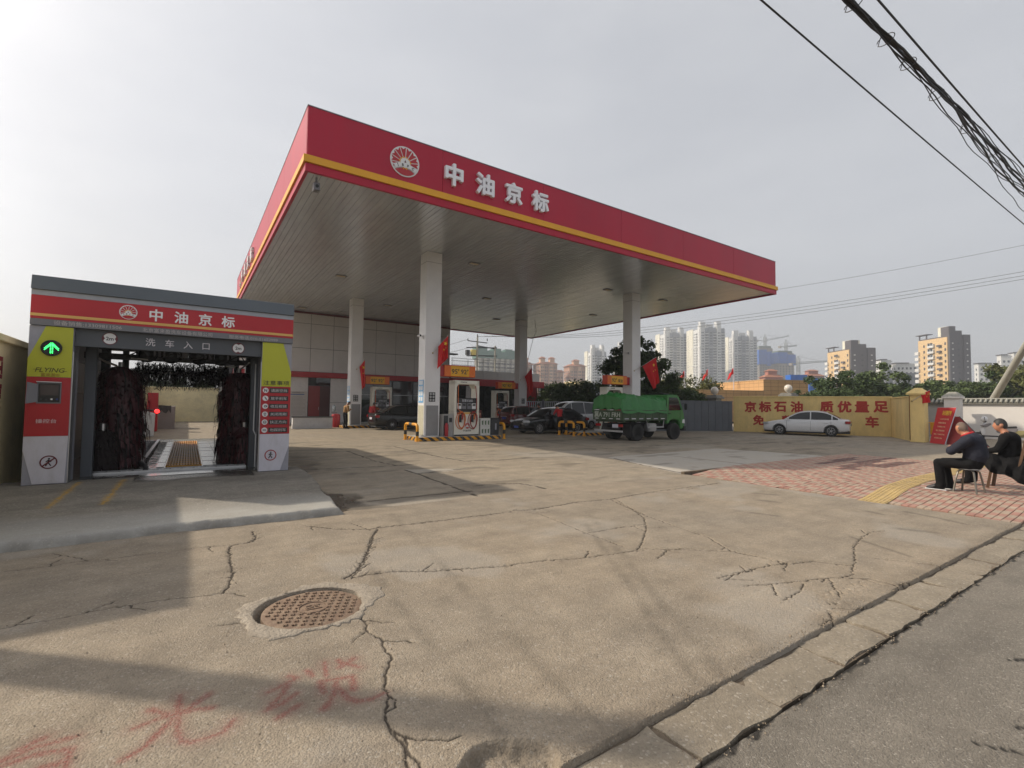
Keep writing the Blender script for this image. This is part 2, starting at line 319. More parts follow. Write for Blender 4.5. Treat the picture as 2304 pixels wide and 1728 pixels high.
def ground_mat(name, base, tone2, speck=90.0, crackcol=(0.045, 0.036, 0.028), bump=0.8, rough=0.9, big=0.35, specdark=0.45, palecol=(0.42, 0.40, 0.365)):
    m = bpy.data.materials.new(name); m.use_nodes = True; nt = m.node_tree; n = nt.nodes; l = nt.links; b = n['Principled BSDF']
    ge = n.new('ShaderNodeNewGeometry'); pos = ge.outputs['Position']
    def noise(sc, det=5, ro=0.6, vec=None):
        q = n.new('ShaderNodeTexNoise'); q.inputs['Scale'].default_value = sc; q.inputs['Detail'].default_value = det; q.inputs['Roughness'].default_value = ro; l.new(vec or pos, q.inputs['Vector']); return q.outputs['Fac']
    def rng(v, a, bb, c, d):
        q = n.new('ShaderNodeMapRange'); q.inputs['From Min'].default_value = a; q.inputs['From Max'].default_value = bb; q.inputs['To Min'].default_value = c; q.inputs['To Max'].default_value = d; l.new(v, q.inputs['Value']); return q.outputs['Result']
    def mixc(f, a, bb, mode='MIX'):
        q = n.new('ShaderNodeMix'); q.data_type = 'RGBA'; q.blend_type = mode
        if isinstance(f, (int, float)): q.inputs['Factor'].default_value = f
        else: l.new(f, q.inputs['Factor'])
        for s_, v in (('A', a), ('B', bb)):
            if isinstance(v, tuple): q.inputs[s_].default_value = (*v, 1)
            else: l.new(v, q.inputs[s_])
        return q.outputs['Result']
    def math_(op, a, bb):
        q = n.new('ShaderNodeMath'); q.operation = op
        for i, v in enumerate((a, bb)):
            if isinstance(v, (int, float)): q.inputs[i].default_value = v
            else: l.new(v, q.inputs[i])
        return q.outputs[0]
    def attr(k):
        q = n.new('ShaderNodeAttribute'); q.attribute_name = k; return q.outputs['Fac']
    nb = noise(big, 6, 0.65); nm = noise(2.3, 7, 0.7); nf = noise(38.0, 3, 0.7)
    c = mixc(rng(nb, 0.36, 0.66, 0, 1), base, tone2)
    c = mixc(1.0, c, mixc(rng(nm, 0.3, 0.72, 0, 1), (0.72, 0.715, 0.71), (1.17, 1.16, 1.14)), 'MULTIPLY')
    mpx = n.new('ShaderNodeMapping'); mpx.inputs['Scale'].default_value = (0.35, 3.0, 1); mpx.inputs['Rotation'].default_value = (0, 0, R(12)); l.new(pos, mpx.inputs['Vector'])
    st = noise(1.1, 6, 0.7, mpx.outputs['Vector']); c = mixc(1.0, c, mixc(rng(st, 0.35, 0.7, 0, 1), (0.88, 0.87, 0.86), (1.07, 1.07, 1.06)), 'MULTIPLY')
    # exposed aggregate: stones and pits
    vo = n.new('ShaderNodeTexVoronoi'); vo.inputs['Scale'].default_value = speck; l.new(pos, vo.inputs['Vector'])
    cell = n.new('ShaderNodeSeparateColor'); l.new(vo.outputs['Color'], cell.inputs['Color'])
    c = mixc(math_('MULTIPLY', rng(cell.outputs['Red'], 0.78, 0.9, 0, 1), rng(nm, 0.35, 0.6, 0.15, specdark)), c, mixc(0.55, c, (0.06, 0.05, 0.042)))
    c = mixc(math_('MULTIPLY', rng(cell.outputs['Green'], 0.9, 0.97, 0, 1), 0.35), c, (0.52, 0.48, 0.42))
    c = mixc(math_('MULTIPLY', rng(nf, 0.35, 0.65, 0, 1), 0.38), c, mixc(0.5, c, (0.09, 0.075, 0.06)))
    # fine dark pits and grit
    v2 = n.new('ShaderNodeTexVoronoi'); v2.inputs['Scale'].default_value = speck*0.42; l.new(pos, v2.inputs['Vector'])
    c = mixc(math_('MULTIPLY', rng(v2.outputs['Distance'], 0.02, 0.14, 1, 0), rng(noise(1.4, 5), 0.42, 0.62, 0.0, 0.75)), c, (0.055, 0.045, 0.036))
    pale = attr('pale'); c = mixc(math_('MULTIPLY', pale, 0.8), c, mixc(rng(nm, 0.3, 0.7, 0.0, 0.5), palecol, c))
    yel = attr('yellow'); c = mixc(math_('MULTIPLY', yel, rng(noise(24, 4), 0.36, 0.56, 0.1, 0.95)), c, (0.50, 0.29, 0.045))
    red = attr('paint'); c = mixc(math_('MULTIPLY', red, rng(noise(70, 4, 0.7), 0.35, 0.62, 0.25, 0.82)), c, (0.215, 0.034, 0.034))
    dk = attr('stain'); c = mixc(math_('MULTIPLY', dk, 0.75), c, mixc(0.72, c, (0.055, 0.046, 0.036)))
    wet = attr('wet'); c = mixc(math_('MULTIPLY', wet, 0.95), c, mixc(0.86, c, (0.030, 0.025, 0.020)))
    ck = attr('crack'); c = mixc(rng(ck, 0.30, 0.72, 0, 0.90), c, crackcol)
    l.new(c, b.inputs['Base Color'])
    l.new(rng(wet, 0, 1, rough, 0.22), b.inputs['Roughness']); b.inputs['Specular IOR Level'].default_value = 0.3
    h = math_('ADD', math_('MULTIPLY', vo.outputs['Distance'], -0.5), math_('MULTIPLY', nf, 0.9)); h = math_('ADD', h, math_('MULTIPLY', noise(160, 2), 0.4))
    bp = n.new('ShaderNodeBump'); bp.inputs['Strength'].default_value = bump; bp.inputs['Distance'].default_value = 0.012; l.new(h, bp.inputs['Height']); l.new(bp.outputs['Normal'], b.inputs['Normal'])
    MATS[name] = m; return m
M_APRON = ground_mat('apron_concrete', (0.345, 0.286, 0.216), (0.296, 0.255, 0.204))
M_FORE = ground_mat('forecourt_concrete', (0.350, 0.294, 0.222), (0.300, 0.260, 0.207), speck=70, bump=0.4, specdark=0.35, palecol=(0.50, 0.475, 0.43))
M_SLAB = ground_mat('slab_concrete', (0.285, 0.262, 0.225), (0.245, 0.230, 0.205), speck=60, bump=0.4, palecol=(0.46, 0.45, 0.42))
M_ROAD = ground_mat('road_asphalt', (0.235, 0.212, 0.180), (0.192, 0.176, 0.152), speck=120, bump=0.8, specdark=0.75, crackcol=(0.02, 0.018, 0.016))
M_KERB = ground_mat('kerb_concrete', (0.31, 0.265, 0.205), (0.25, 0.22, 0.175), speck=80, bump=0.5)
M_DIRT = mat('bare_earth', (0.13, 0.10, 0.07), rough=0.95, var=0.3, scale=4, bump=0.5, bscale=60, world=True)

big = MB(); big.add([(-2500, -2500, -0.16), (2500, -2500, -0.16), (2500, 2500, -0.16), (-2500, 2500, -0.16)], [(0, 1, 2, 3)])
tag(big.build('ground', mat('far_ground', (0.12, 0.115, 0.08), rough=0.95, var=0.35, scale=0.05, world=True)), kind='structure')

# --- apron: the cracked concrete between road and station
xs = np.arange(-3.0, 9.90, 0.0105); ys = np.arange(1.69, 7.32, 0.0105); GX, GY = np.meshgrid(xs, ys, indexing='ij')
_rb = random.Random(3); BR = []
for w, p in CRACKS:                                   # short side branches along the main cracks
    for a, c in zip(p[:-1], p[1:]):
        a, c = Vector(a), Vector(c); d = (c - a)
        if d.length > 0.12 and _rb.random() < 0.45:
            q = a.lerp(c, _rb.random()); dr = d.normalized(); dr.rotate(Matrix.Rotation(_rb.choice((-1, 1))*_rb.uniform(0.4, 1.2), 2)); l = _rb.uniform(0.06, 0.28); q2 = q + dr*l*0.5 + Vector((_rb.uniform(-.02, .02), _rb.uniform(-.02, .02))); BR.append((0.005, [tuple(q), tuple(q2), tuple(q2 + dr*l*0.5 + Vector((_rb.uniform(-.03, .03), _rb.uniform(-.03, .03))))]))
crk = stroke_field(xs, ys, [(w*0.62, p) for w, p in CRACKS + FCRACKS[-2:]] + BR, jit=0.008, seg=0.028, minw=0.0078, seed=5)
MH = (0.87, 4.06)
Z = 0.012*(fbm(GX*0.6, GY*0.6) - 0.5) + 0.004*(fbm(GX*6, GY*6) - 0.5)
# broken rubble along the wide cracks
wide = stroke_field(xs, ys, [(0.032, p) for w, p in CRACKS if w >= 0.016] + [(0.09, [(4.0, 6.05), (4.6, 6.0)]), (0.07, [(1.3, 4.55), (1.9, 5.6)]), (0.10, [(4.2, 1.85), (5.2, 1.95)])], seed=8)
rub = fbm(GX*38, GY*38, 3); crk = np.maximum(crk, wide*np.clip((rub - 0.53)*9, 0, 1)*0.85)
Z -= 0.013*crk + 0.007*wide*np.clip((rub - 0.42)*4, 0, 1)
rr = np.hypot(GX - MH[0], GY - MH[1]); Z -= 0.09*np.clip((0.415 - rr)/0.02, 0, 1)
pot = np.clip(1 - (((GX - 1.18)/0.30)**2 + ((GY - 1.80)/0.20)**2) + 0.9*(fbm(GX*5, GY*5) - 0.5), 0, 1); pot = np.clip(pot*4, 0, 1)
Z -= 0.05*pot*(0.6 + fbm(GX*18, GY*18))
edge = np.clip((1.69 + 0.004 + 0.035*np.clip(fbm(GX*2.2, GX*0 + 2.0) + 0.35*fbm(GX*14, GX*0) - 0.45, 0, 1) - GY)/0.010, 0, 1); Z -= 0.05*edge
stain = 0.9*pot*np.clip(fbm(GX*9, GY*9)*1.6 - 0.2, 0, 1)
tyre = stroke_field(xs, ys, [(0.05, [(2.5, 6.8), (1.75, 1.75)]), (0.06, [(4.9, 5.2), (2.7, 1.75)]), (0.05, [(4.6, 5.0), (2.5, 1.75)]), (0.04, [(1.55, 5.0), (1.3, 1.8)])], seed=4)
stain = np.maximum(stain, tyre*0.55*np.clip(fbm(GX*5, GY*5)*2.4 - 0.45, 0, 1))
oil = stroke_field(xs, ys, [(0.05, [(9.42, 2.88), (9.3, 2.45), (9.14, 2.11)]), (0.03, [(6.94, 2.68), (6.59, 1.98)]), (0.06, [(8.0, 2.5), (8.15, 2.2)]), (0.05, [(8.9, 3.2), (8.85, 3.0)]), (0.05, [(7.2, 4.1), (7.3, 3.8)]), (0.05, [(8.3, 4.6), (8.4, 4.3)]), (0.06, [(8.9, 5.0), (9.1, 4.7)])], seed=4)
stain = np.maximum(stain, oil*0.8)
dust = np.clip(edge*0 + np.exp(-((GY - 1.74)/0.07)**2)*0.55*fbm(GX*4, GY*4)*1.5, 0, 1); stain = np.maximum(stain, 0.8*dust*(GX > 1.3))
paint = stroke_field(xs, ys, [(0.022, p) for p in GRAF], jit=0.0, seg=0.03, minw=0.020, seed=2)*0.95
paint = np.maximum(paint, 0.35*stroke_field(xs, ys, [(0.045, p) for p in GRAF], seg=0.03, seed=3))
zero = np.zeros_like(GX)
Z[:, 0] = -0.10
tag(link('apron', grid_mesh('apron', xs, ys, Z, dict(crack=crk, paint=paint, stain=stain, wet=zero, pale=np.clip((fbm(GX*0.9 + 5, GY*0.9) - 0.55)*4, 0, 0.35), yellow=zero)), M_APRON), kind='structure')
# --- forecourt
xs = np.arange(1.4, 40.0, 0.055); ys = np.arange(7.30, 21.0, 0.055); GX, GY = np.meshgrid(xs, ys, indexing='ij')
joints = [(0.014, [(x0, 7.3), (x0 + 0.1, 21)]) for x0 in (13.2, 18.1, 23.0, 27.6)] + [(0.012, [(12.0, y0), (40, y0 + 0.15)]) for y0 in (13.1, 17.4)]
crk = stroke_field(xs, ys, FCRACKS[:-2] + joints, jit=0.014, minw=0.036, seed=6, seg=0.15)
Z = 0.014*(fbm(GX*0.5, GY*0.5) - 0.5) - 0.014*crk
def inpoly(px, py, poly):
    r = np.zeros(px.shape, bool); k = len(poly)
    for i in range(k):
        (x1, y1), (x2, y2) = poly[i], poly[(i + 1) % k]
        c = ((y1 > py) != (y2 > py)) & (px < (x2 - x1)*(py - y1)/(y2 - y1 + 1e-12) + x1); r ^= c
    return r
wx = GX + 0.25*(fbm(GX*1.3, GY*1.3) - 0.5); wy = GY + 0.25*(fbm(GX*1.3 + 9, GY*1.3) - 0.5)
pale = inpoly(wx, wy, [(10.95, 10.9), (9.9, 7.2), (18.2, 7.2), (17.2, 11.2)]).astype(float)*0.9
pale = np.maximum(pale, 0.6*inpoly(wx, wy, [(4.45, 11.3), (5.8, 10.6), (5.0, 10.4), (4.4, 10.5)]))
pale = np.maximum(pale, np.clip((fbm(GX*0.35 + 3, GY*0.35) - 0.55)*3, 0, 0.3))
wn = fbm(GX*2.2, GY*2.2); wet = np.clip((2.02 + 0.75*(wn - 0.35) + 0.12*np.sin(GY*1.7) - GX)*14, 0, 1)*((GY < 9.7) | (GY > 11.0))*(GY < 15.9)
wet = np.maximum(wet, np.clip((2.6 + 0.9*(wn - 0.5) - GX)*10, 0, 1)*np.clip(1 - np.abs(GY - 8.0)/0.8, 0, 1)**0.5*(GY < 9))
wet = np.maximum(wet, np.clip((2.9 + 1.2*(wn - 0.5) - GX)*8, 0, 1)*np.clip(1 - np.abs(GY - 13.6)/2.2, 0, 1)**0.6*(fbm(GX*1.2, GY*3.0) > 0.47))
stain = np.clip((fbm(GX*0.8, GY*1.8) - 0.57)*6, 0, 0.7); _rs = random.Random(8)
drips = [(_rs.uniform(0.05, 0.16), [(x_, y_), (x_ + _rs.uniform(-.2, .2), y_ + _rs.uniform(-.12, .12))]) for x_, y_ in [(_rs.uniform(2.5, 30), _rs.uniform(7.5, 20.5)) for _ in range(120)]]
stain = np.maximum(stain, 0.75*stroke_field(xs, ys, drips, jit=0.03, seg=0.08, seed=12)*np.clip(fbm(GX*4, GY*4)*2.2 - 0.2, 0, 1))
for cx_, cy_, a_, b_ in ((4.7, 7.6, 0.35, 0.3), (9.5, 16.5, 0.5, 0.3), (7.4, 23, 1, 0.5), (14.6, 12.6, 0.9, 0.4), (22, 12, 1.4, 0.35), (24.5, 10.5, 1.6, 0.3), (20, 9.3, 1.2, 0.25)):
    stain = np.maximum(stain, 0.7*np.clip(1.3 - ((GX - cx_)/a_)**2 - ((GY - cy_)/b_)**2 + 1.2*(fbm(GX*3, GY*3) - 0.5), 0, 1))
zero = np.zeros_like(GX)
tag(link('forecourt', grid_mesh('forecourt', xs, ys, Z, dict(crack=crk, pale=pale, wet=np.clip(wet, 0, 1), stain=stain, paint=zero, yellow=zero)), M_FORE), kind='structure')
fb = MB()
fb.add([(-12, 21, 0), (45, 21, 0), (45, 60, 0), (-12, 60, 0)], [(0, 1, 2, 3)]); fb.add([(-12, 7.32, -0.004), (1.4, 7.32, -0.004), (1.4, 21, 0), (-12, 21, 0)], [(0, 1, 2, 3)])
fb.add([(-14, 1.69, -0.02), (-3.2, 1.69, -0.02), (-3.2, 7.32, -0.02), (-14, 7.32, -0.02)], [(0, 1, 2, 3)]); fb.add([(18.45, 1.69, 0.085), (24, 1.69, 0.05), (24, 7.30, 0.02), (18.45, 7.30, 0.085)], [(0, 1, 2, 3)]); fb.add([(24, 1.69, 0.05), (40, 1.69, 0.0), (40, 7.30, 0.0), (24, 7.30, 0.02)], [(0, 1, 2, 3)]); fb.add([(40, 1.69, 0.0), (90, 1.69, 0), (90, 21, 0), (40, 21, 0)], [(0, 1, 2, 3)])
tag(fb.build('yard', M_FORE, fix=False), kind='structure')
# --- sloping slab in front of the car wash
xs = np.arange(-2.47, 2.30, 0.026); ys = np.arange(7.0, 11.25, 0.026); GX, GY = np.meshgrid(xs, ys, indexing='ij')
top = 0.10 + 0.12*np.clip((GY - 7.1)/3.4, 0, 1) + 0.006*(fbm(GX*2, GY*2) - 0.5)
ef = (GY - (7.15 + 0.10*(fbm(GX*1.5, GX*0 + 4) - 0.5) + 0.075*(fbm(GX*8, GX*0) - 0.5)))/(0.035 + 0.03*fbm(GX*4, GX*0 + 7))
er = ((1.93 + 0.06*np.clip((GY - 7.1), 0, 3) + 0.10*(fbm(GY*1.3, GY*0 + 1) - 0.5) + 0.03*(fbm(GY*10, GY*0) - 0.5)) - GX)/(0.05 + 0.08*fbm(GY*3, GY*0 + 3))
e = np.clip(np.minimum(ef, er), 0, 1); Z = -0.03 + (top + 0.03)*e**0.8 - 0.006*(1 - np.clip(np.minimum(ef, er)/3, 0, 1))*fbm(GX*20, GY*20)
yl = stroke_field(xs, ys, [(0.035, [(-1.50, 8.75), (-1.46, 10.75)]), (0.035, [(-0.93, 8.75), (-0.88, 10.75)])], seg=0.3, minw=0.035)
pale = np.clip(1.3 - (GY - 7.1)/1.1 + 0.5*(fbm(GX*2, GY*2) - 0.5), 0, 1)*0.9
crk = stroke_field(xs, ys, [(0.02, [(-1.4, 8.6), (0.2, 8.5), (1.9, 8.75)]), (0.012, [(0.8, 9.4), (2.0, 9.1)])], jit=0.01, minw=0.02)*0.25
wet = np.clip((GY - 10.35 + 0.5*(fbm(GX*3, GY*3) - 0.5))*5, 0, 1)*((GX > -0.75) & (GX < 1.1))
stn = np.maximum(0.6*np.clip((fbm(GX*1.2, GY*2.5) - 0.47)*5, 0, 1)*np.clip((GY - 7.6)/1.0, 0, 1), 0.95*np.clip(1.15 - e, 0, 1)*np.clip(fbm(GX*7, GY*7)*2.2 - 0.2, 0, 1))
tag(link('wash_ramp', grid_mesh('wash_ramp', xs, ys, Z, dict(crack=crk, pale=pale, yellow=yl, wet=wet, stain=stn, paint=0*GX)), M_SLAB), kind='structure')
# --- road
xs = np.arange(0.4, 13.0, 0.028); ys = np.arange(-2.4, 1.405, 0.028); GX, GY = np.meshgrid(xs, ys, indexing='ij')
crk = stroke_field(xs, ys, [(0.02, [(0.4, 1.39), (13, 1.36)]), (0.010, [(4.5, 0.85), (5.0, 0.5), (5.6, 0.25)]), (0.012, [(3.6, 0.65), (4.1, 0.2)]), (0.012, [(3.5, 0.6), (4.0, 0.12)]), (0.012, [(6.2, 0.55), (6.5, 0.3)]), (0.03, [(2.05, 1.30), (1.9, 1.0), (2.0, 0.7)]), (0.012, [(3.25, 0.75), (3.35, 0.6)])], jit=0.012, minw=0.018, seed=9)
stn = stroke_field(xs, ys, [(0.08, [(2.05, 1.35), (1.95, 0.9)]), (0.05, [(0.8, 1.33), (4, 1.35)])], seed=2)*0.8*np.clip(fbm(GX*8, GY*8)*2 - 0.3, 0, 1)
Z = -0.026 + 0.010*(fbm(GX*0.9, GY*0.9) - 0.5) - 0.006*crk
tag(link('road', grid_mesh('road', xs, ys, Z, dict(crack=crk, stain=stn, wet=0*GX, pale=0*GX, paint=0*GX, yellow=0*GX)), M_ROAD), kind='structure')
rb = MB()
for x0, x1, y0, y1 in ((-200, 0.4, -14, 1.4), (13.0, 400, -14, 1.4), (0.4, 13.0, -14, -2.4)): rb.add([(x0, y0, -0.026), (x1, y0, -0.026), (x1, y1, -0.026), (x0, y1, -0.026)], [(0, 1, 2, 3)])
tag(rb.build('road', M_ROAD, fix=False), kind='structure')
# --- kerb: worn flush stones
kb = MB(); kb.box(-6, 60, 1.408, 1.705, -0.2, -0.036); kerb = tag(kb.build('kerb', M_DIRT), kind='structure')
x = -5.6; ri = random.Random(11)
while x < 34:
    L = ri.uniform(0.66, 0.80); b = MB(); nx_, ny_ = 8, 4; w = 0.283; vs = []; fs = []
    tl = ri.uniform(-0.012, 0.012); tz = ri.uniform(-0.012, 0.006)
    for i in range(nx_ + 1):
        for j in range(ny_ + 1):
            ex = min(i, nx_ - i)/nx_; ey = min(j, ny_ - j)/ny_
            dx = ri.uniform(-0.020, 0.014)*(ex == 0); dy = ri.uniform(-0.016, 0.012)*(ey == 0)
            z = -0.020 + tz*0.9 + tl*1.3*(i/nx_ - 0.5) - (0.003 + ri.uniform(0, 0.009))*((ex == 0) or (ey == 0)) + ri.uniform(-0.003, 0.003)
            vs.append((i/nx_*L + dx, j/ny_*w + dy, z))
    for i in range(nx_):
        for j in range(ny_): a = i*(ny_ + 1) + j; fs.append((a, a + ny_ + 1, a + ny_ + 2, a + 1))
    o = len(vs); ring = [i*(ny_ + 1) for i in range(nx_ + 1)] + [nx_*(ny_ + 1) + j for j in range(1, ny_ + 1)] + [i*(ny_ + 1) + ny_ for i in range(nx_ - 1, -1, -1)] + [j for j in range(ny_ - 1, 0, -1)]
    vs += [(vs[i][0], vs[i][1], -0.16) for i in ring]; kk = len(ring)
    fs += [(ring[i], ring[(i + 1) % kk], o + (i + 1) % kk, o + i) for i in range(kk)]
    b.add(vs, fs); s_ = b.build('kerb_stone', M_KERB, kerb, smooth=50); s_.location = (x, 1.405 + ri.uniform(-0.01, 0.01), 0); s_.rotation_euler = (0, 0, ri.uniform(-0.012, 0.012))
    x += L + ri.uniform(0.012, 0.03)
# --- pavers
def pav_z(x): t = min(1, max(0, (x - 9.80)/1.9)); return -0.008 + 0.105*t*t*(3 - 2*t)
bed = MB(); px_ = [9.80, 10.2, 10.6, 11.0, 11.4, 11.8, 12.6, 18.45]
for a, b_ in zip(px_[:-1], px_[1:]): bed.add([(a, 1.66, pav_z(a) - 0.03), (b_, 1.66, pav_z(b_) - 0.03), (b_, 7.32, pav_z(b_) - 0.03), (a, 7.32, pav_z(a) - 0.03)], [(0, 1, 2, 3)])
bed.box(9.82, 18.45, 7.24, 7.33, -0.1, 0.06)
pavement = tag(bed.build('pavement', M_DIRT, fix=False), kind='structure')
def paver_mat(name, col):
    m = mat(name, col, rough=0.85, var=0.16, scale=3.0, bump=0.35, bscale=120, dirt=0.75, dirtcol=(0.30, 0.235, 0.175), world=True); return m
M_PR = paver_mat('paver_red', (0.345, 0.180, 0.140)); M_PP = paver_mat('paver_pale', (0.36, 0.275, 0.21)); M_PY = paver_mat('tactile_yellow', (0.48, 0.345, 0.145))
def brick_mesh(nm, sx, sy, m):
    b = MB(); t = 0.008; b.add([(t, t, 0), (sx - t, t, 0), (sx - t, sy - t, 0), (t, sy - t, 0), (0.003, 0.003, -0.008), (sx - 0.003, 0.003, -0.008), (sx - 0.003, sy - 0.003, -0.008), (0.003, sy - 0.003, -0.008), (0.003, 0.003, -0.05), (sx - 0.003, 0.003, -0.05), (sx - 0.003, sy - 0.003, -0.05), (0.003, sy - 0.003, -0.05)],
        [(0, 1, 2, 3), (4, 5, 1, 0), (5, 6, 2, 1), (6, 7, 3, 2), (7, 4, 0, 3), (8, 9, 5, 4), (9, 10, 6, 5), (10, 11, 7, 6), (11, 8, 4, 7)])
    me = b.mesh(nm); me.materials.append(m); return b, me
U_ = 0.204
bA, mRx = brick_mesh('paver', U_, U_/2, M_PR); bB, mPx = brick_mesh('paver', U_, U_/2, M_PP)
def tact_y(x): return 3.29 + (x - 9.8)*0.085 if x < 13 else 3.56 + (x - 13)*0.02
M_PRD = paver_mat('paver_red_dark', (0.135, 0.058, 0.050)); M_PPD = paver_mat('paver_pale_dark', (0.150, 0.100, 0.082))  # darker colour copies of the two pavers, same roughness
for _m in (M_PRD, M_PPD):
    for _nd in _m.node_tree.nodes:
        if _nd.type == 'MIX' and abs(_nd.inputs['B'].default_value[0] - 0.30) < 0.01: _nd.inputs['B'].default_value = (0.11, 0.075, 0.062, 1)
_, mRd = brick_mesh('paver', U_, U_/2, M_PRD); _, mPd = brick_mesh('paver', U_, U_/2, M_PPD)
def in_dark_patch(x, y):  # ragged oval patch where bricks take the darker colours
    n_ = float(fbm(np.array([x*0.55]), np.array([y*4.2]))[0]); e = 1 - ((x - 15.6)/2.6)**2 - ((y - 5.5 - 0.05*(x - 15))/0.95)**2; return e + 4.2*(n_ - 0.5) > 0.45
farb = {(a, c): MB() for a in (0, 1) for c in (False, True)}; cells = []
for i in range(0, 42):
    for j in range(0, 27):
        x0 = 9.86 + i*U_; y0 = 1.71 + j*U_
        if x0 > 9.9 + 0.12*math.sin(y0*3.1) or i > 0: cells.append((i, j, x0, y0))
cells.sort(key=lambda c: (c[2])**2 + (c[3])**2)
cnt = 0
for i, j, x0, y0 in cells:
    k = (i + j) & 1
    for h in (0, 1):
        zz = pav_z(x0 + U_/2) + ri.uniform(-0.004, 0.004); sl = (pav_z(x0 + U_) - pav_z(x0))/U_; yy = y0 + h*U_/2
        if cnt < 300:
            wt = in_dark_patch(x0, y0); o = link('paver', (mRd if wt else mRx) if k else (mPd if wt else mPx), None, pavement, (x0, yy, pav_z(x0) + ri.uniform(-0.003, 0.003))); o.rotation_euler = (ri.uniform(-0.02, 0.02), -math.atan(sl) + ri.uniform(-0.012, 0.012), ri.uniform(-0.01, 0.01)); cnt += 1
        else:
            src = bA if k else bB; farb[(k, in_dark_patch(x0, y0))].add([(v[0] + x0, v[1] + yy, pav_z(x0 + v[0]) + v[2] + (zz - pav_z(x0 + U_/2))) for v in src.v], src.f)
for k, m in (((1, False), M_PR), ((0, False), M_PP), ((1, True), M_PRD), ((0, True), M_PPD)): tag(farb[k].build('far_pavers', m, pavement), kind='stuff')
# yellow tactile tiles, two rows
bT = MB(); S_ = 0.198; bT.box(0.002, S_ - 0.002, 0.002, S_ - 0.002, -0.05, 0.0)
for q in range(3): bT.box(0.015, S_ - 0.015, 0.025 + q*0.056, 0.055 + q*0.056, 0.0, 0.006)
mT = bT.mesh('tactile_tile'); mT.materials.append(M_PY)
x = 9.86
while x < 18.2:
    for r_ in (0, 1):
        o = link('tactile_tile', mT, None, pavement, (x, tact_y(x) + r_*0.2, pav_z(x) + 0.010)); o.rotation_euler = (0, -math.atan((pav_z(x + 0.2) - pav_z(x))/0.2), math.atan(0.085 if x < 13 else 0.02))
    x += 0.2
# --- manhole
M_IRON = mat('rusty_iron', (0.19, 0.125, 0.085), rough=0.8, var=0.25, scale=9, dirt=0.8, dirtcol=(0.33, 0.26, 0.18), bump=0.4, bscale=90)
M_MORT = mat('mortar', (0.315, 0.270, 0.215), rough=0.9, var=0.22, scale=5, bump=0.9, bscale=45, dirt=0.7, dirtcol=(0.19, 0.155, 0.115))
mh = thing('manhole_cover', 'round rusty iron manhole cover with cross pattern in a pale mortar collar', 'manhole cover', (MH[0], MH[1], 0))
d = MB(); d.lathe([(0.02, -0.05), (0.365, -0.05), (0.365, -0.018), (0.350, -0.012), (0.002, -0.010)], (0, 0, 0), 48); cov = d.build('cover', M_IRON, mh, smooth=35)
tr = MB(); rt = Matrix.Rotation(R(20), 3, 'Z')
for i in range(-8, 9):
    for j in range(-8, 9):
        p = rt @ Vector((i*0.042, j*0.042, 0))
        if 0.11 < p.length < 0.325 and (i + j) % 2 == 0:
            tr.obox((p.x, p.y, -0.008), (0.034, 0.009, 0.012), rt); tr.obox((p.x, p.y, -0.0083), (0.009, 0.034, 0.0115), rt)
tag(tr.build('tread_crosses', M_IRON, cov), kind='stuff')
rg = MB(); rg.tube([(0.105*math.cos(a), 0.105*math.sin(a), -0.008) for a in np.linspace(0, 2*math.pi, 33)], 0.006, 6, cap=False); rg.build('ring', M_IRON, cov, smooth=40)
em = MB()
for p0, p1 in (((-0.05, -0.03), (-0.05, 0.04)), ((-0.05, 0.04), (0.0, 0.04)), ((0, 0.04), (0, 0.0)), ((-0.05, 0.0), (0.0, 0.0)), ((0.02, 0.04), (0.055, -0.03)), ((0.055, 0.04), (0.02, 0.0)), ((-0.05, -0.03), (0.06, -0.035))): em.bar((*p0, -0.008), (*p1, -0.008), 0.009, 0.010)
em.build('emblem', M_IRON, cov)
cl = MB(); n_ = 72; vs = []; ri2 = random.Random(4)
prof = [0.40, 0.75, 1.08, 0.55, 0.62]
for k in range(n_):
    a = 2*math.pi*k/n_; ro = 0.475 + 0.05*math.sin(a*2 + 0.6) + 0.035*math.sin(a*5 + 1) + ri2.uniform(-0.026, 0.026) + 0.06*max(0, math.cos(a - R(140)))**4 + 0.05*max(0, math.cos(a + R(12)))**8
    rin = 0.382 + ri2.uniform(-0.006, 0.006) + (0.045*max(0, math.cos(a - R(165)))**6) - (0.02 if -0.6 < math.sin(a) < 0.2 and math.cos(a) > 0 else 0)
    for r_, z in ((rin, -0.09), (rin + 0.004, 0.002), (rin + 0.02, 0.007), ((rin + ro)/2, 0.008 + ri2.uniform(-0.005, 0.004)), (ro - 0.012, 0.007), (ro, 0.001), (ro + 0.004, -0.05)): vs.append((r_*math.cos(a), r_*math.sin(a), z))
fs = [(k*7 + j, ((k + 1) % n_)*7 + j, ((k + 1) % n_)*7 + j + 1, k*7 + j + 1) for k in range(n_) for j in range(6)]
cl.add(vs, fs); cl.build('collar', M_MORT, mh, smooth=60)
pit = MB(); pit.lathe([(0.43, -0.10), (0.001, -0.085)], (0, 0, 0), 24); pit.build('pit', M_DIRT, mh)

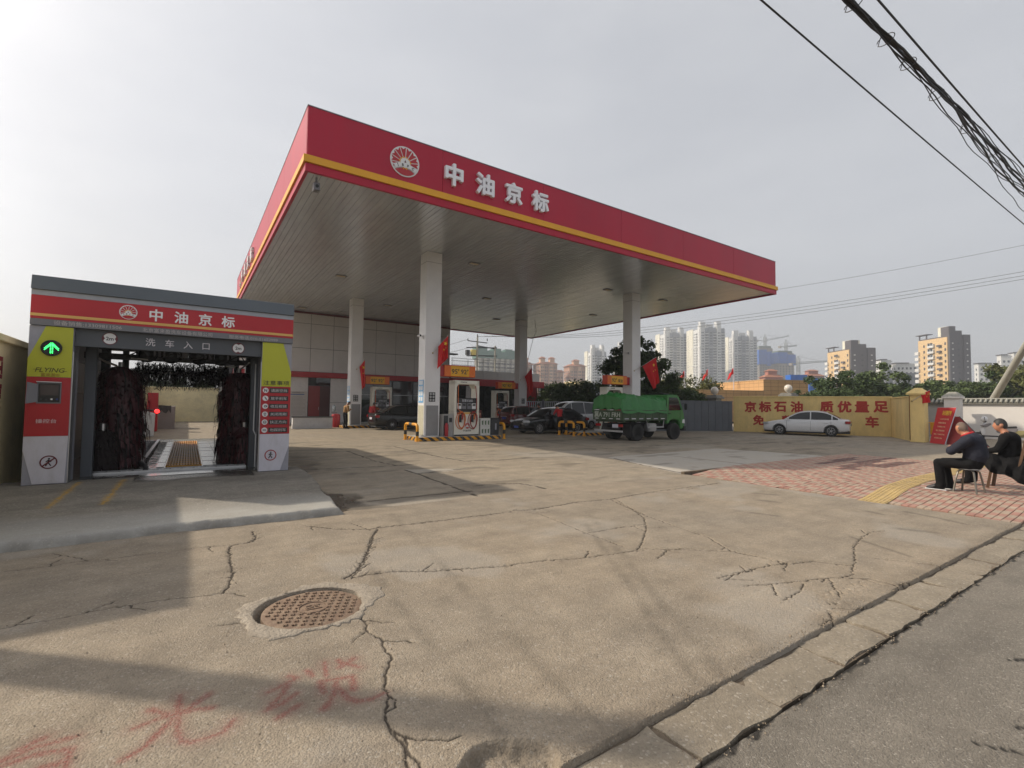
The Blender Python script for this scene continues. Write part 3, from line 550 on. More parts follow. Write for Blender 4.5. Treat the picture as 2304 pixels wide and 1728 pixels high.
# loose grit gathered in the cracks, along the kerb and over the apron
rg_ = random.Random(31); gb = MB(); spots = []
for w, p in CRACKS:
    for a, c in zip(p[:-1], p[1:]):
        L = math.dist(a, c)
        for _ in range(int(L*(26 if w > 0.012 else 10))): t = rg_.random(); spots.append((a[0] + (c[0] - a[0])*t + rg_.gauss(0, 0.035), a[1] + (c[1] - a[1])*t + rg_.gauss(0, 0.035), 0.004))
for _ in range(900): spots.append((rg_.uniform(0.5, 14), 1.69 + abs(rg_.gauss(0, 0.05)), 0.003))
for _ in range(700): spots.append((rg_.uniform(0.8, 14), 1.395 + rg_.gauss(0, 0.04), -0.020))
for _ in range(1500): spots.append((rg_.uniform(-1, 9.5), rg_.uniform(1.8, 7.0), 0.003))
for x, y, z in spots:
    if math.hypot(x - MH[0], y - MH[1]) < 0.5: continue
    r = rg_.uniform(0.0025, 0.008)*(1.4 if rg_.random() < 0.06 else 1); q = [Vector((rg_.uniform(.6, 1), 0, -.4)), Vector((-.5, rg_.uniform(.6, 1), -.4)), Vector((-.5, -rg_.uniform(.6, 1), -.4)), Vector((rg_.uniform(-.2, .2), rg_.uniform(-.2, .2), rg_.uniform(.5, .9)))]
    rm = Matrix.Rotation(rg_.uniform(0, 6.3), 3, 'Z'); gb.add([(x + (rm @ v).x*r, y + (rm @ v).y*r, z + v.z*r) for v in q], [(0, 1, 3), (1, 2, 3), (2, 0, 3), (0, 2, 1)])
tag(gb.build('loose_grit', mat('grit', (0.26, 0.21, 0.155), rough=0.9, var=0.5, scale=30, world=True), fix=False), 'fine loose grit scattered over the cracked concrete and kerb', 'grit', kind='stuff')

# ================================================================== CAR WASH
WHITE = mat('white_paint', (0.72, 0.72, 0.73), rough=0.45, var=0.04)
M_RED = mat('sign_red', RGB(176, 30, 42), rough=0.42, var=0.05, scale=1.2)
M_REDP = mat('panel_red', RGB(168, 26, 36), rough=0.45, var=0.10, scale=2, dirt=0.22, dirtcol=(0.20, 0.06, 0.06))
M_GOLD = mat('gold_strip', RGB(214, 172, 96), rough=0.45, var=0.03)
M_YEL = mat('yellow_band', RGB(226, 164, 24), rough=0.5, var=0.05)
M_GRYL = mat('light_grey_panel', RGB(150, 150, 160), rough=0.4, var=0.06, dirt=0.35, dirtcol=(0.16, 0.14, 0.12))
M_GRYM = mat('mid_grey_panel', RGB(112, 112, 118), rough=0.45, var=0.05)
M_GRYD = mat('dark_grey_panel', RGB(78, 82, 88), rough=0.5, var=0.06)
M_DARK = mat('charcoal_metal', RGB(48, 50, 54), rough=0.5, var=0.1, dirt=0.2)
M_BLACK = mat('black_plastic', (0.012, 0.012, 0.013), rough=0.45, var=0.1)
M_YG = mat('yellow_green_panel', RGB(178, 180, 44), rough=0.45, var=0.04)
M_SILV = mat('brushed_steel', (0.52, 0.52, 0.53), rough=0.32, metal=0.9, var=0.08, dirt=0.2)
M_GALV = mat('galvanised', (0.42, 0.42, 0.43), rough=0.5, metal=0.6, var=0.12, dirt=0.2)
M_OLIVE = mat('olive_print', RGB(88, 82, 20), rough=0.5, var=0)
M_PRED = mat('print_red', RGB(150, 30, 36), rough=0.5, var=0)
M_MAROON = mat('maroon_print', RGB(96, 28, 40), rough=0.5, var=0)
M_INK = mat('black_print', (0.02, 0.02, 0.022), rough=0.55, var=0)
M_GLASSD = glassy('dark_glass', (0.015, 0.017, 0.02), rough=0.06, spec=0.7)
PX, PY, PZ = Vector((1, 0, 0)), Vector((0, 1, 0)), Vector((0, 0, 1))
def plate(b, pts, y, t=0.008):
    """vertical plate facing -Y: pts are (x, z), front face at y, thickness t behind it"""
    return b.prism(pts, lambda u, v, w: (u, w, v), y, y + t)
def frame_fn(org, right, up):
    o, r, u = Vector(org), Vector(right), Vector(up); w = r.cross(u)
    return lambda a, b, c: o + r*a + u*b + w*c
def ring_poly(mb, f, r0, r1, z, t, n=40, a0=0, a1=2*math.pi, c=(0, 0)):
    vs = []; full = abs(a1 - a0 - 2*math.pi) < 1e-6; k = n if full else n + 1
    for i in range(k):
        a = a0 + (a1 - a0)*i/n
        for r in (r0, r1):
            for zz in (z, z + t): vs.append(f(c[0] + r*math.cos(a), c[1] + r*math.sin(a), zz))
    fs = []
    for i in range(n):
        p, q = i*4, ((i + 1) % k)*4
        fs += [(p + 1, p + 3, q + 3, q + 1), (p, q, q + 2, p + 2), (p, p + 1, q + 1, q), (p + 2, q + 2, q + 3, p + 3)]
    if not full: fs += [(0, 2, 3, 1), ((k - 1)*4, (k - 1)*4 + 1, (k - 1)*4 + 3, (k - 1)*4 + 2)]
    mb.add(vs, fs)
def logo(parent, org, right, up, r, letters=True, red=None):
    red = red or M_RED; f0 = frame_fn(org, right, up); t = r*0.05; cy = -0.10*r
    b = MB(); b.prism(disc_pts(r, 48), f0, 0, t); base = b.build('logo', WHITE, parent, smooth=40)
    z = t
    b = MB()                                              # red petals, one wedge each
    for i in range(9):
        a = R(-8 + i*24.5 - 2); d = R(20.5); pts = []
        a2 = a + d
        def rim(an, rr):                                  # point on circle radius rr (about origin) along direction an from (0,cy)
            dx, dy = math.cos(an), math.sin(an); bq = dy*cy; cq = cy*cy - rr*rr; return (dx*(-bq + math.sqrt(bq*bq - cq)), cy + dy*(-bq + math.sqrt(bq*bq - cq)))
        p_in = [(0.40*r*math.cos(a + d*0.1), cy + 0.40*r*math.sin(a + d*0.1)), (0.40*r*math.cos(a2 - d*0.1), cy + 0.40*r*math.sin(a2 - d*0.1))]
        m = a + d/2; pts = [p_in[0], rim(a, 0.93*r), rim(a + d*0.25, 0.88*r), rim(m, 0.80*r), rim(a + d*0.75, 0.88*r), rim(a2, 0.93*r), p_in[1]]
        b.prism(pts, f0, z, z + t*0.4)
    b.build('petals', red, base)
    b = MB(); n = 24; pts = []
    for i in range(n): a = 2*math.pi*i/n; rr = (0.46 if i % 2 else 0.34)*r; pts.append((rr*math.cos(a), cy + rr*math.sin(a)))
    b.prism(pts, f0, z + t*0.42, z + t*0.7); b.build('sun_rays', M_YEL, base)
    b = MB(); b.prism([(x, y + cy) for x, y in disc_pts(0.33*r, 24)], f0, z + t*0.72, z + t*0.95); b.build('sun_disc', WHITE, base)
    b = MB(); b.prism([(-0.07*r, cy + 0.02*r), (0.07*r, cy + 0.02*r), (0, cy + 0.19*r)], f0, z + t*0.97, z + t*1.15); b.build('peak', M_GOLD if not letters else M_MAROON, base)
    b = MB(); R1, c1 = 1.5*r, -1.62*r; R2 = 1.22*r
    a0, a1 = R(58), R(122); up_ = [(R1*math.cos(a0 + (a1 - a0)*i/16), c1 + R1*math.sin(a0 + (a1 - a0)*i/16)) for i in range(17)]
    up_ = [p for p in up_ if math.hypot(*p) < 0.97*r]; lo_ = [(R2*math.cos(R(48) + R(84)*i/16), c1 + R2*math.sin(R(48) + R(84)*i/16)) for i in range(17)]; lo_ = [p for p in lo_ if math.hypot(*p) < 0.97*r]
    b.prism(up_ + lo_[::-1], f0, z + t*0.98, z + t*1.2); b.build('banner', WHITE, base)
    b = MB(); seg = lo_[::-1]; e0, e1 = math.atan2(seg[0][1], seg[0][0]), math.atan2(seg[-1][1], seg[-1][0])
    e0 = e0 % (2*math.pi); e1 = e1 % (2*math.pi)
    if e1 < e0: e1 += 2*math.pi
    arc = [(0.92*r*math.cos(e0 + (e1 - e0)*i/16), 0.92*r*math.sin(e0 + (e1 - e0)*i/16)) for i in range(17)]
    b.prism([(p[0]*0.97, p[1] - 0.05*r) for p in seg[::-1]] + [p for p in arc if p[1] < -0.45*r], f0, z + t*0.1, z + t*0.5); b.build('lower_field', red, base)
    if letters:
        for i, ch in enumerate('JBPC'):
            a = R(112 - i*15); rr = 1.36*r; text(ch, 0.24*r, M_INK, base, f0(rr*math.cos(a), c1 + rr*math.sin(a), z + t*1.35), Vector(right)*math.sin(a) - Vector(up)*math.cos(a), Vector(right)*math.cos(a) + Vector(up)*math.sin(a), ext=t*0.1, bold=0.02, name='letter')
    return base

por = wthing('car_wash_portal', 'grey car wash entrance portal with red banner and yellow-green side pillars', 'car wash', (-0.21, 10.7, 0.2))
YF = 10.70
for (x0, x1) in ((-2.16, -1.62), (1.19, 1.735)):
    b = MB(); b.box(x0, x1, YF + 0.012, YF + 0.55, 0.21, 2.795); pil = b.build('pillar', M_GRYL, por, bevel=0.008)
    b = MB(); b.box(x0 - 0.01, x1 + 0.01, YF + 0.006, YF + 0.56, 0.19, 0.225); b.build('base_plate', M_DARK, pil)
    left = x0 < 0
    pn = {'upper_panel': ([(-1.96, 2.79), (-1.625, 2.79), (-1.625, 1.962), (-2.157, 1.962), (-2.157, 2.25)] if left else [(1.195, 2.79), (1.57, 2.79), (1.732, 2.2), (1.732, 1.912), (1.195, 1.912)], M_YG),
          'middle_panel': ([(-2.157, 1.958), (-1.625, 1.958), (-1.625, 1.002), (-2.157, 1.002)] if left else [(1.195, 1.908), (1.732, 1.908), (1.732, 0.962), (1.195, 0.962)], M_REDP),
          'lower_panel': ([(-2.157, 0.998), (-1.625, 0.998), (-1.645, 0.235), (-2.03, 0.235), (-2.157, 0.78)] if left else [(1.195, 0.958), (1.732, 0.958), (1.732, 0.72), (1.58, 0.23), (1.195, 0.23)], mat('white_panel', RGB(196, 194, 204), rough=0.4, var=0.06, scale=3, dirt=0.40, dirtcol=(0.30, 0.28, 0.25), stretch=(1, 1, 0.4)))}
    for nm, (pts, m) in pn.items():
        b = MB(); plate(b, pts, YF); b.build(nm, m, pil, bevel=0.0015)
    xe = x1 + 0.001 if left else x0 - 0.012
    b = MB(); b.box(xe, xe + 0.011, YF + 0.02, YF + 0.30, 0.23, 2.4); b.build('edge_trim', M_SILV, pil)
    cx_, cz_ = (-1.845, 0.58) if left else (1.40, 0.54)
    f0 = frame_fn((cx_, YF - 0.003, cz_), PX, PZ); b = MB(); ring_poly(b, f0, 0.090, 0.108, 0, 0.002)
    sg = 1 if left else -1
    b.prism([(-0.078*sg - 0.008, -0.062), (-0.078*sg + 0.008, -0.075), (0.078*sg + 0.008, 0.062), (0.078*sg - 0.008, 0.075)], f0, 0.0024, 0.004)
    b.build('prohibition_ring', M_MAROON if left else M_PRED, pil)
    b = MB(); b.prism([(p[0]*0.014 + 0.004, p[1]*0.014 + 0.055) for p in disc_pts(1, 14)], f0, 0, 0.002)
    for p0, p1 in (((0, 0.038), (-0.004, -0.005)), ((-0.004, -0.005), (-0.034, -0.062)), ((-0.004, -0.005), (0.03, -0.06)), ((0, 0.034), (-0.032, 0.004)), ((0, 0.034), (0.032, 0.006))):
        a, c_ = Vector(p0), Vector(p1); nrm = (c_ - a).orthogonal().normalized()*0.008
        b.prism([(a - nrm)[:], (c_ - nrm)[:], (c_ + nrm)[:], (a + nrm)[:]], f0, 0, 0.002)
    b.build('walking_figure', M_INK, pil)
    if left:
        # go light: green arrow of lamps
        b = MB(); b.lathe([(0.001, 0), (0.13, 0), (0.13, -0.03), (0.12, -0.032), (0.118, -0.012), (0.001, -0.010)], (-1.88, YF, 2.435), 32, 'Y'); lt = b.build('go_light', M_BLACK, pil, smooth=35)
        pts = []
        for q in range(6):
            for w_ in (-0.012, 0.012): pts.append((w_, -0.075 + q*0.024))
        for q in range(6):
            for s_ in (-1, 1):
                for o_ in (0, 0.024): pts.append((s_*(0.010 + q*0.0145), 0.082 - q*0.0165 - o_))
        b = MB()
        for px, pz in pts: b.lathe([(0.001, 0.0), (0.0085, 0), (0.006, -0.006), (0.001, -0.007)], (-1.88 + px, YF - 0.012, 2.432 + pz), 8, 'Y')
        tag(b.build('arrow_lamps', mat('green_led', (0.02, 0.5, 0.08), var=0, emit=((0.05, 1.0, 0.18), 3.2)), lt), kind='stuff')
        text('FLYING', 0.105, M_OLIVE, pil, (-1.885, YF - 0.003, 2.075), PX, PZ, ext=0.001, bold=0.006, shear=0.25, width=0.36)
        MB().box(-2.09, -1.99, YF - 0.004, YF - 0.002, 2.078, 2.084).build('logo_stroke', M_OLIVE, pil); MB().box(-1.73, -1.68, YF - 0.004, YF - 0.002, 2.058, 2.064).build('logo_stroke', M_OLIVE, pil)
        text('富来盈®', 0.062, mat('ochre_print', RGB(150, 120, 30), var=0), pil, (-1.88, YF - 0.003, 1.998), PX, PZ, ext=0.001, bold=0.004)
        text('操控台', 0.072, mat('pink_print', RGB(206, 176, 178), var=0), pil, (-1.90, YF - 0.003, 1.245), PX, PZ, ext=0.001, bold=0.012, width=0.25)
        # control terminal with its door swung open
        b = MB(); b.box(-2.03, -1.735, YF - 0.012, YF - 0.001, 1.53, 1.875); tm = b.build('control_terminal', M_GRYM, pil, bevel=0.003)
        b = MB(); b.box(-2.005, -1.75, YF - 0.016, YF - 0.0125, 1.55, 1.85); b.build('keypad', M_BLACK, tm)
        b = MB(); b.box(-1.985, -1.77, YF - 0.019, YF - 0.0165, 1.665, 1.835); b.build('screen', mat('screen_grey', RGB(70, 62, 62), rough=0.25, var=0.05), tm)
        for q, m in enumerate((M_DARK, M_DARK, WHITE, mat('blue_button', RGB(40, 60, 120), var=0))):
            b = MB(); b.cyl((-1.975 + q*0.065, YF - 0.017, 1.60), (-1.975 + q*0.065, YF - 0.030, 1.60), 0.014, n=12); b.build('button', m, tm)
        b = MB(); b.prism([(-2.135, 1.525), (-2.012, 1.555), (-2.012, 1.84), (-2.128, 1.872)], lambda u, v, w: (u, YF - 0.03 + (u + 2.012)*0.55 + w, v), 0, 0.008); b.build('terminal_door', M_GRYM, tm)
        b = MB(); b.bar((-2.03, YF - 0.05, 1.882), (-1.735, YF - 0.03, 1.878), 0.03, 0.012); b.build('visor', M_SILV, tm)
    else:
        text('注意事项', 0.098, M_INK, pil, (1.465, YF - 0.003, 1.985), PX, PZ, ext=0.001, bold=0.004, width=0.48)
        for q, (tx, ic) in enumerate((('请放空挡', 'N'), ('放手刹车', '/'), ('收后视镜', 'o'), ('关闭雨刷', 'w'), ('扶正方向', 's'), ('勿踩刹车', 'b'))):
            zc = 1.83 - q*0.158
            b = MB(); b.prism([(x_*0.052 + 1.275, y_*0.052 + zc) for x_, y_ in disc_pts(1, 24)], lambda u, v, w: (u, w, v), YF - 0.003, YF - 0.0005); dd = b.build('icon', WHITE, pil)
            b = MB(); b.box(1.345, 1.69, YF - 0.003, YF - 0.0005, zc - 0.048, zc + 0.048); lp = b.build('label_plate', mat('black_gloss', (0.018, 0.018, 0.02), rough=0.3, var=0), pil)
            text(tx, 0.066, mat('grey_print', RGB(196, 190, 190), var=0), lp, (1.518, YF - 0.005, zc), PX, PZ, ext=0.001, bold=0.003, width=0.295)
            f1 = frame_fn((1.275, YF - 0.004, zc), PX, PZ); b = MB()
            if ic == 'N': text('N', 0.078, M_INK, dd, (1.275, YF - 0.005, zc), PX, PZ, ext=0.001, bold=0.03)
            elif ic == '/': b.prism([(-0.022, 0.03), (-0.008, 0.034), (0.032, -0.024), (0.014, -0.032)], f1, 0, 0.002)
            elif ic == 'o': ring_poly(b, f1, 0.012, 0.024, 0, 0.002, 16); b.prism([(0.015, -0.014), (0.036, -0.014), (0.036, 0.014), (0.015, 0.014)], f1, 0.0022, 0.004)
            elif ic == 'w': ring_poly(b, f1, 0.020, 0.030, 0, 0.002, 16, R(20), R(160)); ring_poly(b, f1, 0.020, 0.029, 0, 0.002, 16, R(200), R(340)); b.prism([(-0.005, -0.02), (0.005, -0.02), (0.005, 0.02), (-0.005, 0.02)], f1, 0.0022, 0.004)
            elif ic == 's': ring_poly(b, f1, 0.023, 0.032, 0, 0.002, 20); b.prism([(-0.026, -0.006), (0.026, -0.006), (0.012, 0.007), (-0.012, 0.007)], f1, 0.0022, 0.004)
            else: ring_poly(b, f1, 0.010, 0.018, 0, 0.002, 16); ring_poly(b, f1, 0.026, 0.032, 0, 0.002, 10, R(-50), R(50)); ring_poly(b, f1, 0.026, 0.032, 0, 0.002, 10, R(130), R(230))
            if b.v: b.build('icon_mark', M_INK, dd)
# banner
b = MB(); b.box(-2.15, 1.74, YF - 0.01, YF + 0.6, 2.80, 3.37); b.build('beam', M_GRYM, por)
b = MB(); b.box(-2.152, 1.742, YF - 0.022, YF - 0.012, 2.905, 3.285); ban = b.build('banner', M_RED, por, bevel=0.002)
b = MB(); b.box(-2.153, 1.743, YF - 0.026, YF - 0.0225, 2.945, 2.99); b.build('gold_line', M_GOLD, ban)
b = MB(); b.box(-2.152, 1.742, YF - 0.020, YF - 0.012, 3.288, 3.372); b.build('grey_stripe', mat('silver_grey_paint', RGB(158, 162, 172), rough=0.4, var=0.04), por)
b = MB(); b.box(-2.152, 1.742, YF - 0.020, YF - 0.012, 2.80, 2.902); info = b.build('info_strip', M_GRYM, por)
b = MB(); b.prism([(YF - 0.06, 3.375), (YF + 0.7, 3.375), (YF + 0.7, 3.60), (YF - 0.03, 3.605)], lambda u, v, w: (w, u, v), -2.155, 1.745); b.build('hood', mat('slate_hood', RGB(88, 96, 104), rough=0.5, var=0.06, scale=0.8), por, bevel=0.006)
logo(ban, (-0.92, YF - 0.024, 3.135), PX, PZ, 0.125)
for i, ch in enumerate('中油京标'): text(ch, 0.225, mat('sign_white', (0.80, 0.80, 0.81), rough=0.5, var=0), ban, (-0.53 + i*0.372, YF - 0.026, 3.125), PX, PZ, ext=0.003, bold=0.006, fat=0.018, name='character')
M_PG = mat('pale_print', RGB(176, 172, 170), var=0)
text('设备销售:13309811506', 0.078, M_PG, info, (-1.435, YF - 0.022, 2.855), PX, PZ, ext=0.001, bold=0.004, width=0.87)
text('北京富来盈洗车设备有限公司', 0.078, M_PG, info, (-0.19, YF - 0.022, 2.850), PX, PZ, ext=0.001, bold=0.004, width=1.05)
text('服务电话:010-51652999', 0.072, M_PG, info, (1.035, YF - 0.022, 2.845), PX, PZ, ext=0.001, bold=0.004, width=0.85)
b = MB(); b.box(-1.618, 1.188, YF + 0.10, YF + 0.22, 2.50, 2.798); hd = b.build('header', M_GRYD, por, bevel=0.004)
for i, ch in enumerate('洗车入口'): text(ch, 0.150, mat('header_print', RGB(205, 200, 205), var=0), hd, (-0.60 + i*0.282, YF + 0.097, 2.648 - i*0.004), PX, PZ, ext=0.002, bold=0.006, name='character')
for cx_, cz_, vert in ((-1.165, 2.662, 0), (0.78, 2.642, 1)):
    f1 = frame_fn((cx_, YF + 0.098, cz_), PX, PZ); b = MB(); b.prism(disc_pts(0.108, 28), f1, 0, 0.003); sg_ = b.build('width_sign', M_MAROON, hd)
    pts = []
    for i in range(48):
        a = 2*math.pi*i/48; d_ = abs((a - (R(90) if vert else 0) + R(90)) % math.pi - R(90)); rr = 0.094 if d_ > R(26) else 0.062 + 0.032*d_/R(26); pts.append((rr*math.cos(a), rr*math.sin(a)))
    b = MB(); b.prism(pts, f1, 0.0035, 0.006); b.build('sign_face', WHITE, sg_)
    text('2m', 0.085, M_INK, sg_, f1(0, 0, 0.0075), PX, PZ, ext=0.001, bold=0.02)

# machine inside the portal
tun = wthing('car_wash_tunnel', 'dark steel car wash tunnel with walls and roof behind the entrance portal', 'car wash', (-0.21, 15.6, 0.2))
b = MB(); b.box(-2.14, 1.73, YF + 0.6, 20.2, 3.20, 3.34); b.build('roof', M_DARK, tun)
for xw, nm in ((-2.16, 'side_wall'), (1.69, 'side_wall')):
    for k in range(6):
        y0 = 11.3 + k*1.48; b = MB(); b.box(xw, xw + 0.045, y0, y0 + 1.46, 0.22, 3.19); w_ = b.build('wall_panel', M_DARK, tun)
for k in (0, 2):
    b = MB(); b.box(-2.112, -2.104, 11.55 + k*1.48, 12.45 + k*1.48, 1.75, 2.45); b.build('window_pane', mat('translucent_pane', (0.75, 0.76, 0.78), rough=0.5, var=0.1), tun)
for x0, y0 in ((-1.56, 11.45), (1.08, 11.45), (-1.78, 15.2), (1.30, 15.2), (-1.78, 19.6), (1.30, 19.6)):
    b = MB(); b.box(x0, x0 + 0.16, y0, y0 + 0.16, 0.22, 3.20); b.build('post', M_GRYD, tun, bevel=0.006)
for y0, z0 in ((11.45, 2.56), (12.9, 2.45), (14.2, 2.75), (15.2, 2.9), (19.6, 2.9)):
    b = MB(); b.box(-1.78, 1.46, y0, y0 + 0.12, z0, z0 + 0.12); b.build('crossbeam', M_DARK, tun)
for i, xf in enumerate((-0.76, -0.34, 0.16, 0.60)):
    b = MB(); b.lathe([(0.19, 0), (0.19, -0.10), (0.175, -0.11), (0.15, -0.10), (0.15, 0.0)], (xf, 12.9, 2.60), 24, 'Y'); fn = b.build('dryer_fan', M_BLACK, tun, smooth=40)
    b = MB(); b.lathe([(0.001, -0.03), (0.05, -0.03), (0.05, 0.02), (0.001, 0.02)], (xf, 12.9, 2.60), 12, 'Y'); b.build('hub', M_GRYD, fn)
    for k in range(5):
        a = R(72*k + 20*i); b = MB(); b.bar((xf, 12.88, 2.60), (xf + 0.15*math.cos(a), 12.88, 2.60 + 0.15*math.sin(a)), 0.012, 0.05); b.build('blade', M_DARK, fn)
    b = MB(); b.box(xf - 0.10 + 0.21, xf + 0.31, 12.86, 12.88, 2.55, 2.72); b.build('baffle', M_GRYL, tun)
for x0, x1 in ((-1.02, -0.73), (0.68, 0.88)):
    b = MB(); b.cyl((x0, 12.7, 2.47 if x0 < 0 else 2.40), (x1, 12.7, 2.46 if x0 < 0 else 2.39), 0.018, n=10); b.build('tube_lamp', WHITE, tun)
M_BR = mat('maroon_bristles', (0.065, 0.009, 0.014), rough=0.5, var=0.7, scale=3); M_BRD = mat('black_bristles', (0.012, 0.006, 0.007), rough=0.8, var=0.4, scale=3)
def brush(name, c, h, r, n, seed, horiz=False, m=None, droop=0.32):
    rn = random.Random(seed); b = MB(); out = MB()
    def T(x_, y_, z_): return (c[0] + z_, c[1] + x_, c[2] + y_) if horiz else (c[0] + x_, c[1] + y_, c[2] + z_)
    out.tube([T(0, 0, -0.1), T(0, 0, h + 0.12)], 0.05, 10)
    b2 = MB()
    for i in range(n):
        a = rn.uniform(0, 2*math.pi); z = h*(1 - 0.98*rn.random()**1.15); rr = r*rn.uniform(0.62, 1.14)*(1 + 0.10*math.sin(a*7 + z*5)); w = rn.uniform(0.010, 0.024)
        if not horiz and z > h*0.86: rr *= rn.uniform(0.45, 0.95)
        ln = droop*rn.uniform(0.7, 1.7)
        if horiz:
            P0 = Vector((0.04*math.cos(a), 0.04*math.sin(a), z)); P1 = Vector((rr*0.6*math.cos(a), rr*0.6*math.sin(a), z)); P2 = Vector((rr*math.cos(a), rr*math.sin(a) - 0.05, z + rn.uniform(-.03, .03))); P3 = Vector((rr*1.05*math.cos(a), rr*math.sin(a) - 0.05 - 0.10*rn.random(), z + rn.uniform(-.04, .04)))
        else:
            P0 = Vector((0.04*math.cos(a), 0.04*math.sin(a), z)); P1 = Vector((rr*0.60*math.cos(a), rr*0.60*math.sin(a), z + 0.02)); P2 = Vector((rr*math.cos(a + 0.05), rr*math.sin(a + 0.05), z - ln*0.35)); P3 = Vector((rr*1.03*math.cos(a + 0.08), rr*1.03*math.sin(a + 0.08), z - ln))
        s_ = Vector((-math.sin(a), math.cos(a), rn.uniform(-0.2, 0.2)))*w
        q = [P0 - s_, P0 + s_, P1 - s_, P1 + s_, P2 - s_, P2 + s_, P3 - s_*0.5, P3 + s_*0.5]
        if not horiz: q = [Vector((v.x, v.y, max(v.z, -0.02))) for v in q]
        (b if rn.random() < (0.55 + 0.4*(z/h)**2 if not horiz else 0.3) else b2).add([T(*v) for v in q], [(0, 1, 3, 2), (2, 3, 5, 4), (4, 5, 7, 6)])
    sh = wthing(name, *BRUSH_L[name + str(seed)], c, group='brushes inside the car wash')
    out.build('shaft', M_SILV, sh, smooth=40); tag(b.build('bristles', m or M_BR, sh, fix=False), kind='stuff'); tag(b2.build('dark_bristles', M_BRD, sh, fix=False), kind='stuff')
    return sh
BRUSH_L = {'side_brush1': ('tall maroon and black vertical wash brush beside the left portal pillar', 'wash brush'), 'side_brush2': ('tall maroon and black vertical wash brush beside the right portal pillar', 'wash brush'),
           'wheel_brush3': ('short dark wheel brush low beside the right wash post', 'wash brush'), 'wheel_brush4': ('short dark wheel brush low beside the left wash post', 'wash brush'), 'top_brush5': ('long dark horizontal brush hanging under the wash roof', 'wash brush')}
brush('side_brush', (-1.17, 12.7, 0.26), 2.0, 0.44, 3000, 1, droop=0.26); brush('side_brush', (0.95, 12.7, 0.26), 1.98, 0.38, 2700, 2, droop=0.26)
brush('wheel_brush', (1.06, 12.25, 0.24), 0.78, 0.27, 450, 3, droop=0.22); brush('wheel_brush', (-1.36, 12.2, 0.24), 0.78, 0.27, 450, 4, m=M_BRD, droop=0.22)
brush('top_brush', (-1.05, 14.0, 2.26), 1.85, 0.30, 3200, 5, horiz=True, m=M_BRD)
# floor of the wash, wet
mw = mat('wet_wash_floor', (0.055, 0.052, 0.048), rough=0.14, var=0.6, scale=1.5, bump=0.7, bscale=5, stretch=(1, 0.5, 1), dirt=0.7, dirtcol=(0.13, 0.10, 0.055), spec=0.5)
b = MB(); b.box(-2.13, 1.72, 11.0, 21.0, -0.05, 0.226); b.add([(-2.13, 21.0, 0.226), (1.72, 21.0, 0.226), (1.72, 24.5, 0.004), (-2.13, 24.5, 0.004)], [(0, 1, 2, 3)]); tag(b.build('wash_floor', mw), kind='structure')
con = wthing('wash_conveyor', 'steel ladder conveyor track on the wet car wash floor', 'conveyor', (-1.05, 13.2, 0.226))
for x0 in (-1.36, -0.80):
    b = MB(); b.box(x0, x0 + 0.07, 13.0, 19.9, 0.227, 0.31); b.build('rail', M_GALV, con)
for k in range(10):
    y0 = 13.1 + k*0.70; b = MB(); b.box(-1.289, -0.801, y0, y0 + 0.07, 0.232, 0.295); b.build('cross_bar', M_GALV, con)
    b = MB(); b.box(-1.17, -1.10, y0 + 0.075, y0 + 0.60, 0.236, 0.27); b.box(-1.02, -0.95, y0 + 0.075, y0 + 0.60, 0.236, 0.27); b.build('roller_bars', M_DARK, con)
for k in range(16):
    y0 = 12.6 + k*0.42; b = MB(); b.cyl((-0.72, y0, 0.27), (-0.52, y0 + 0.02, 0.27), 0.012, n=6); b.build('guide_pin', M_DARK, con)
b = MB(); b.box(-1.26, -0.90, 12.45, 12.98, 0.23, 0.34); b.build('cover_plate', mat('light_plate', RGB(190, 190, 190), rough=0.4, var=0.08), con, bevel=0.01)
b = MB(); b.tube([(-0.86, 12.9, 0.28), (-0.75, 12.4, 0.32), (-0.66, 12.0, 0.30), (-0.64, 11.75, 0.25)], 0.045, 8); b.build('guide_horn', M_DARK, con, smooth=50)
b = MB(); b.tube([(-1.38, 12.9, 0.28), (-1.48, 12.4, 0.32), (-1.52, 12.0, 0.30), (-1.53, 11.75, 0.25)], 0.045, 8); b.build('guide_horn', M_DARK, con, smooth=50)
thr = wthing('drain_rail', 'slotted steel threshold rail across the car wash entrance', 'drain rail', (-0.2, 11.7, 0.226))
b = MB(); b.box(-1.5, 1.06, 11.62, 11.65, 0.227, 0.262); b.box(-1.5, 1.06, 11.83, 11.86, 0.227, 0.262); b.build('rail', M_SILV, thr)
for k in range(26):
    x0 = -1.45 + k*0.098; b = MB(); b.obox((x0, 11.74, 0.243), (0.022, 0.17, 0.022), Matrix.Rotation(R(-18), 3, 'Z')); b.build('slot_bar', M_SILV if k % 2 else M_DARK, thr)
gra = wthing('floor_grating', 'yellow ribbed floor grating beside the wash conveyor', 'grating', (-0.03, 15.9, 0.226)); M_GY = mat('worn_yellow_grating', RGB(226, 156, 24), rough=0.5, var=0.15, scale=6, dirt=0.2)
for k in range(13):
    x0 = -0.34 + k*0.05; b = MB(); b.box(x0, x0 + 0.022, 12.25, 19.5, 0.230, 0.262); b.build('grating_bar', M_GY, gra)
for k in range(18):
    y0 = 12.25 + k*0.425; b = MB(); b.box(-0.345, 0.287, y0, y0 + 0.03, 0.229, 0.252); b.build('grating_cross_bar', M_GY, gra)
b = MB(); b.lathe([(0.001, 0), (0.07, 0), (0.06, -0.04), (0.001, -0.05)], (-0.83, 19.5, 1.25), 14, 'Y')
sl = tag(b.build('stop_lamp', mat('red_lamp', (0.5, 0.01, 0.01), var=0, emit=((1, 0.03, 0.03), 3.0)), smooth=50), 'small red lit lamp at the far end of the wash', 'lamp')

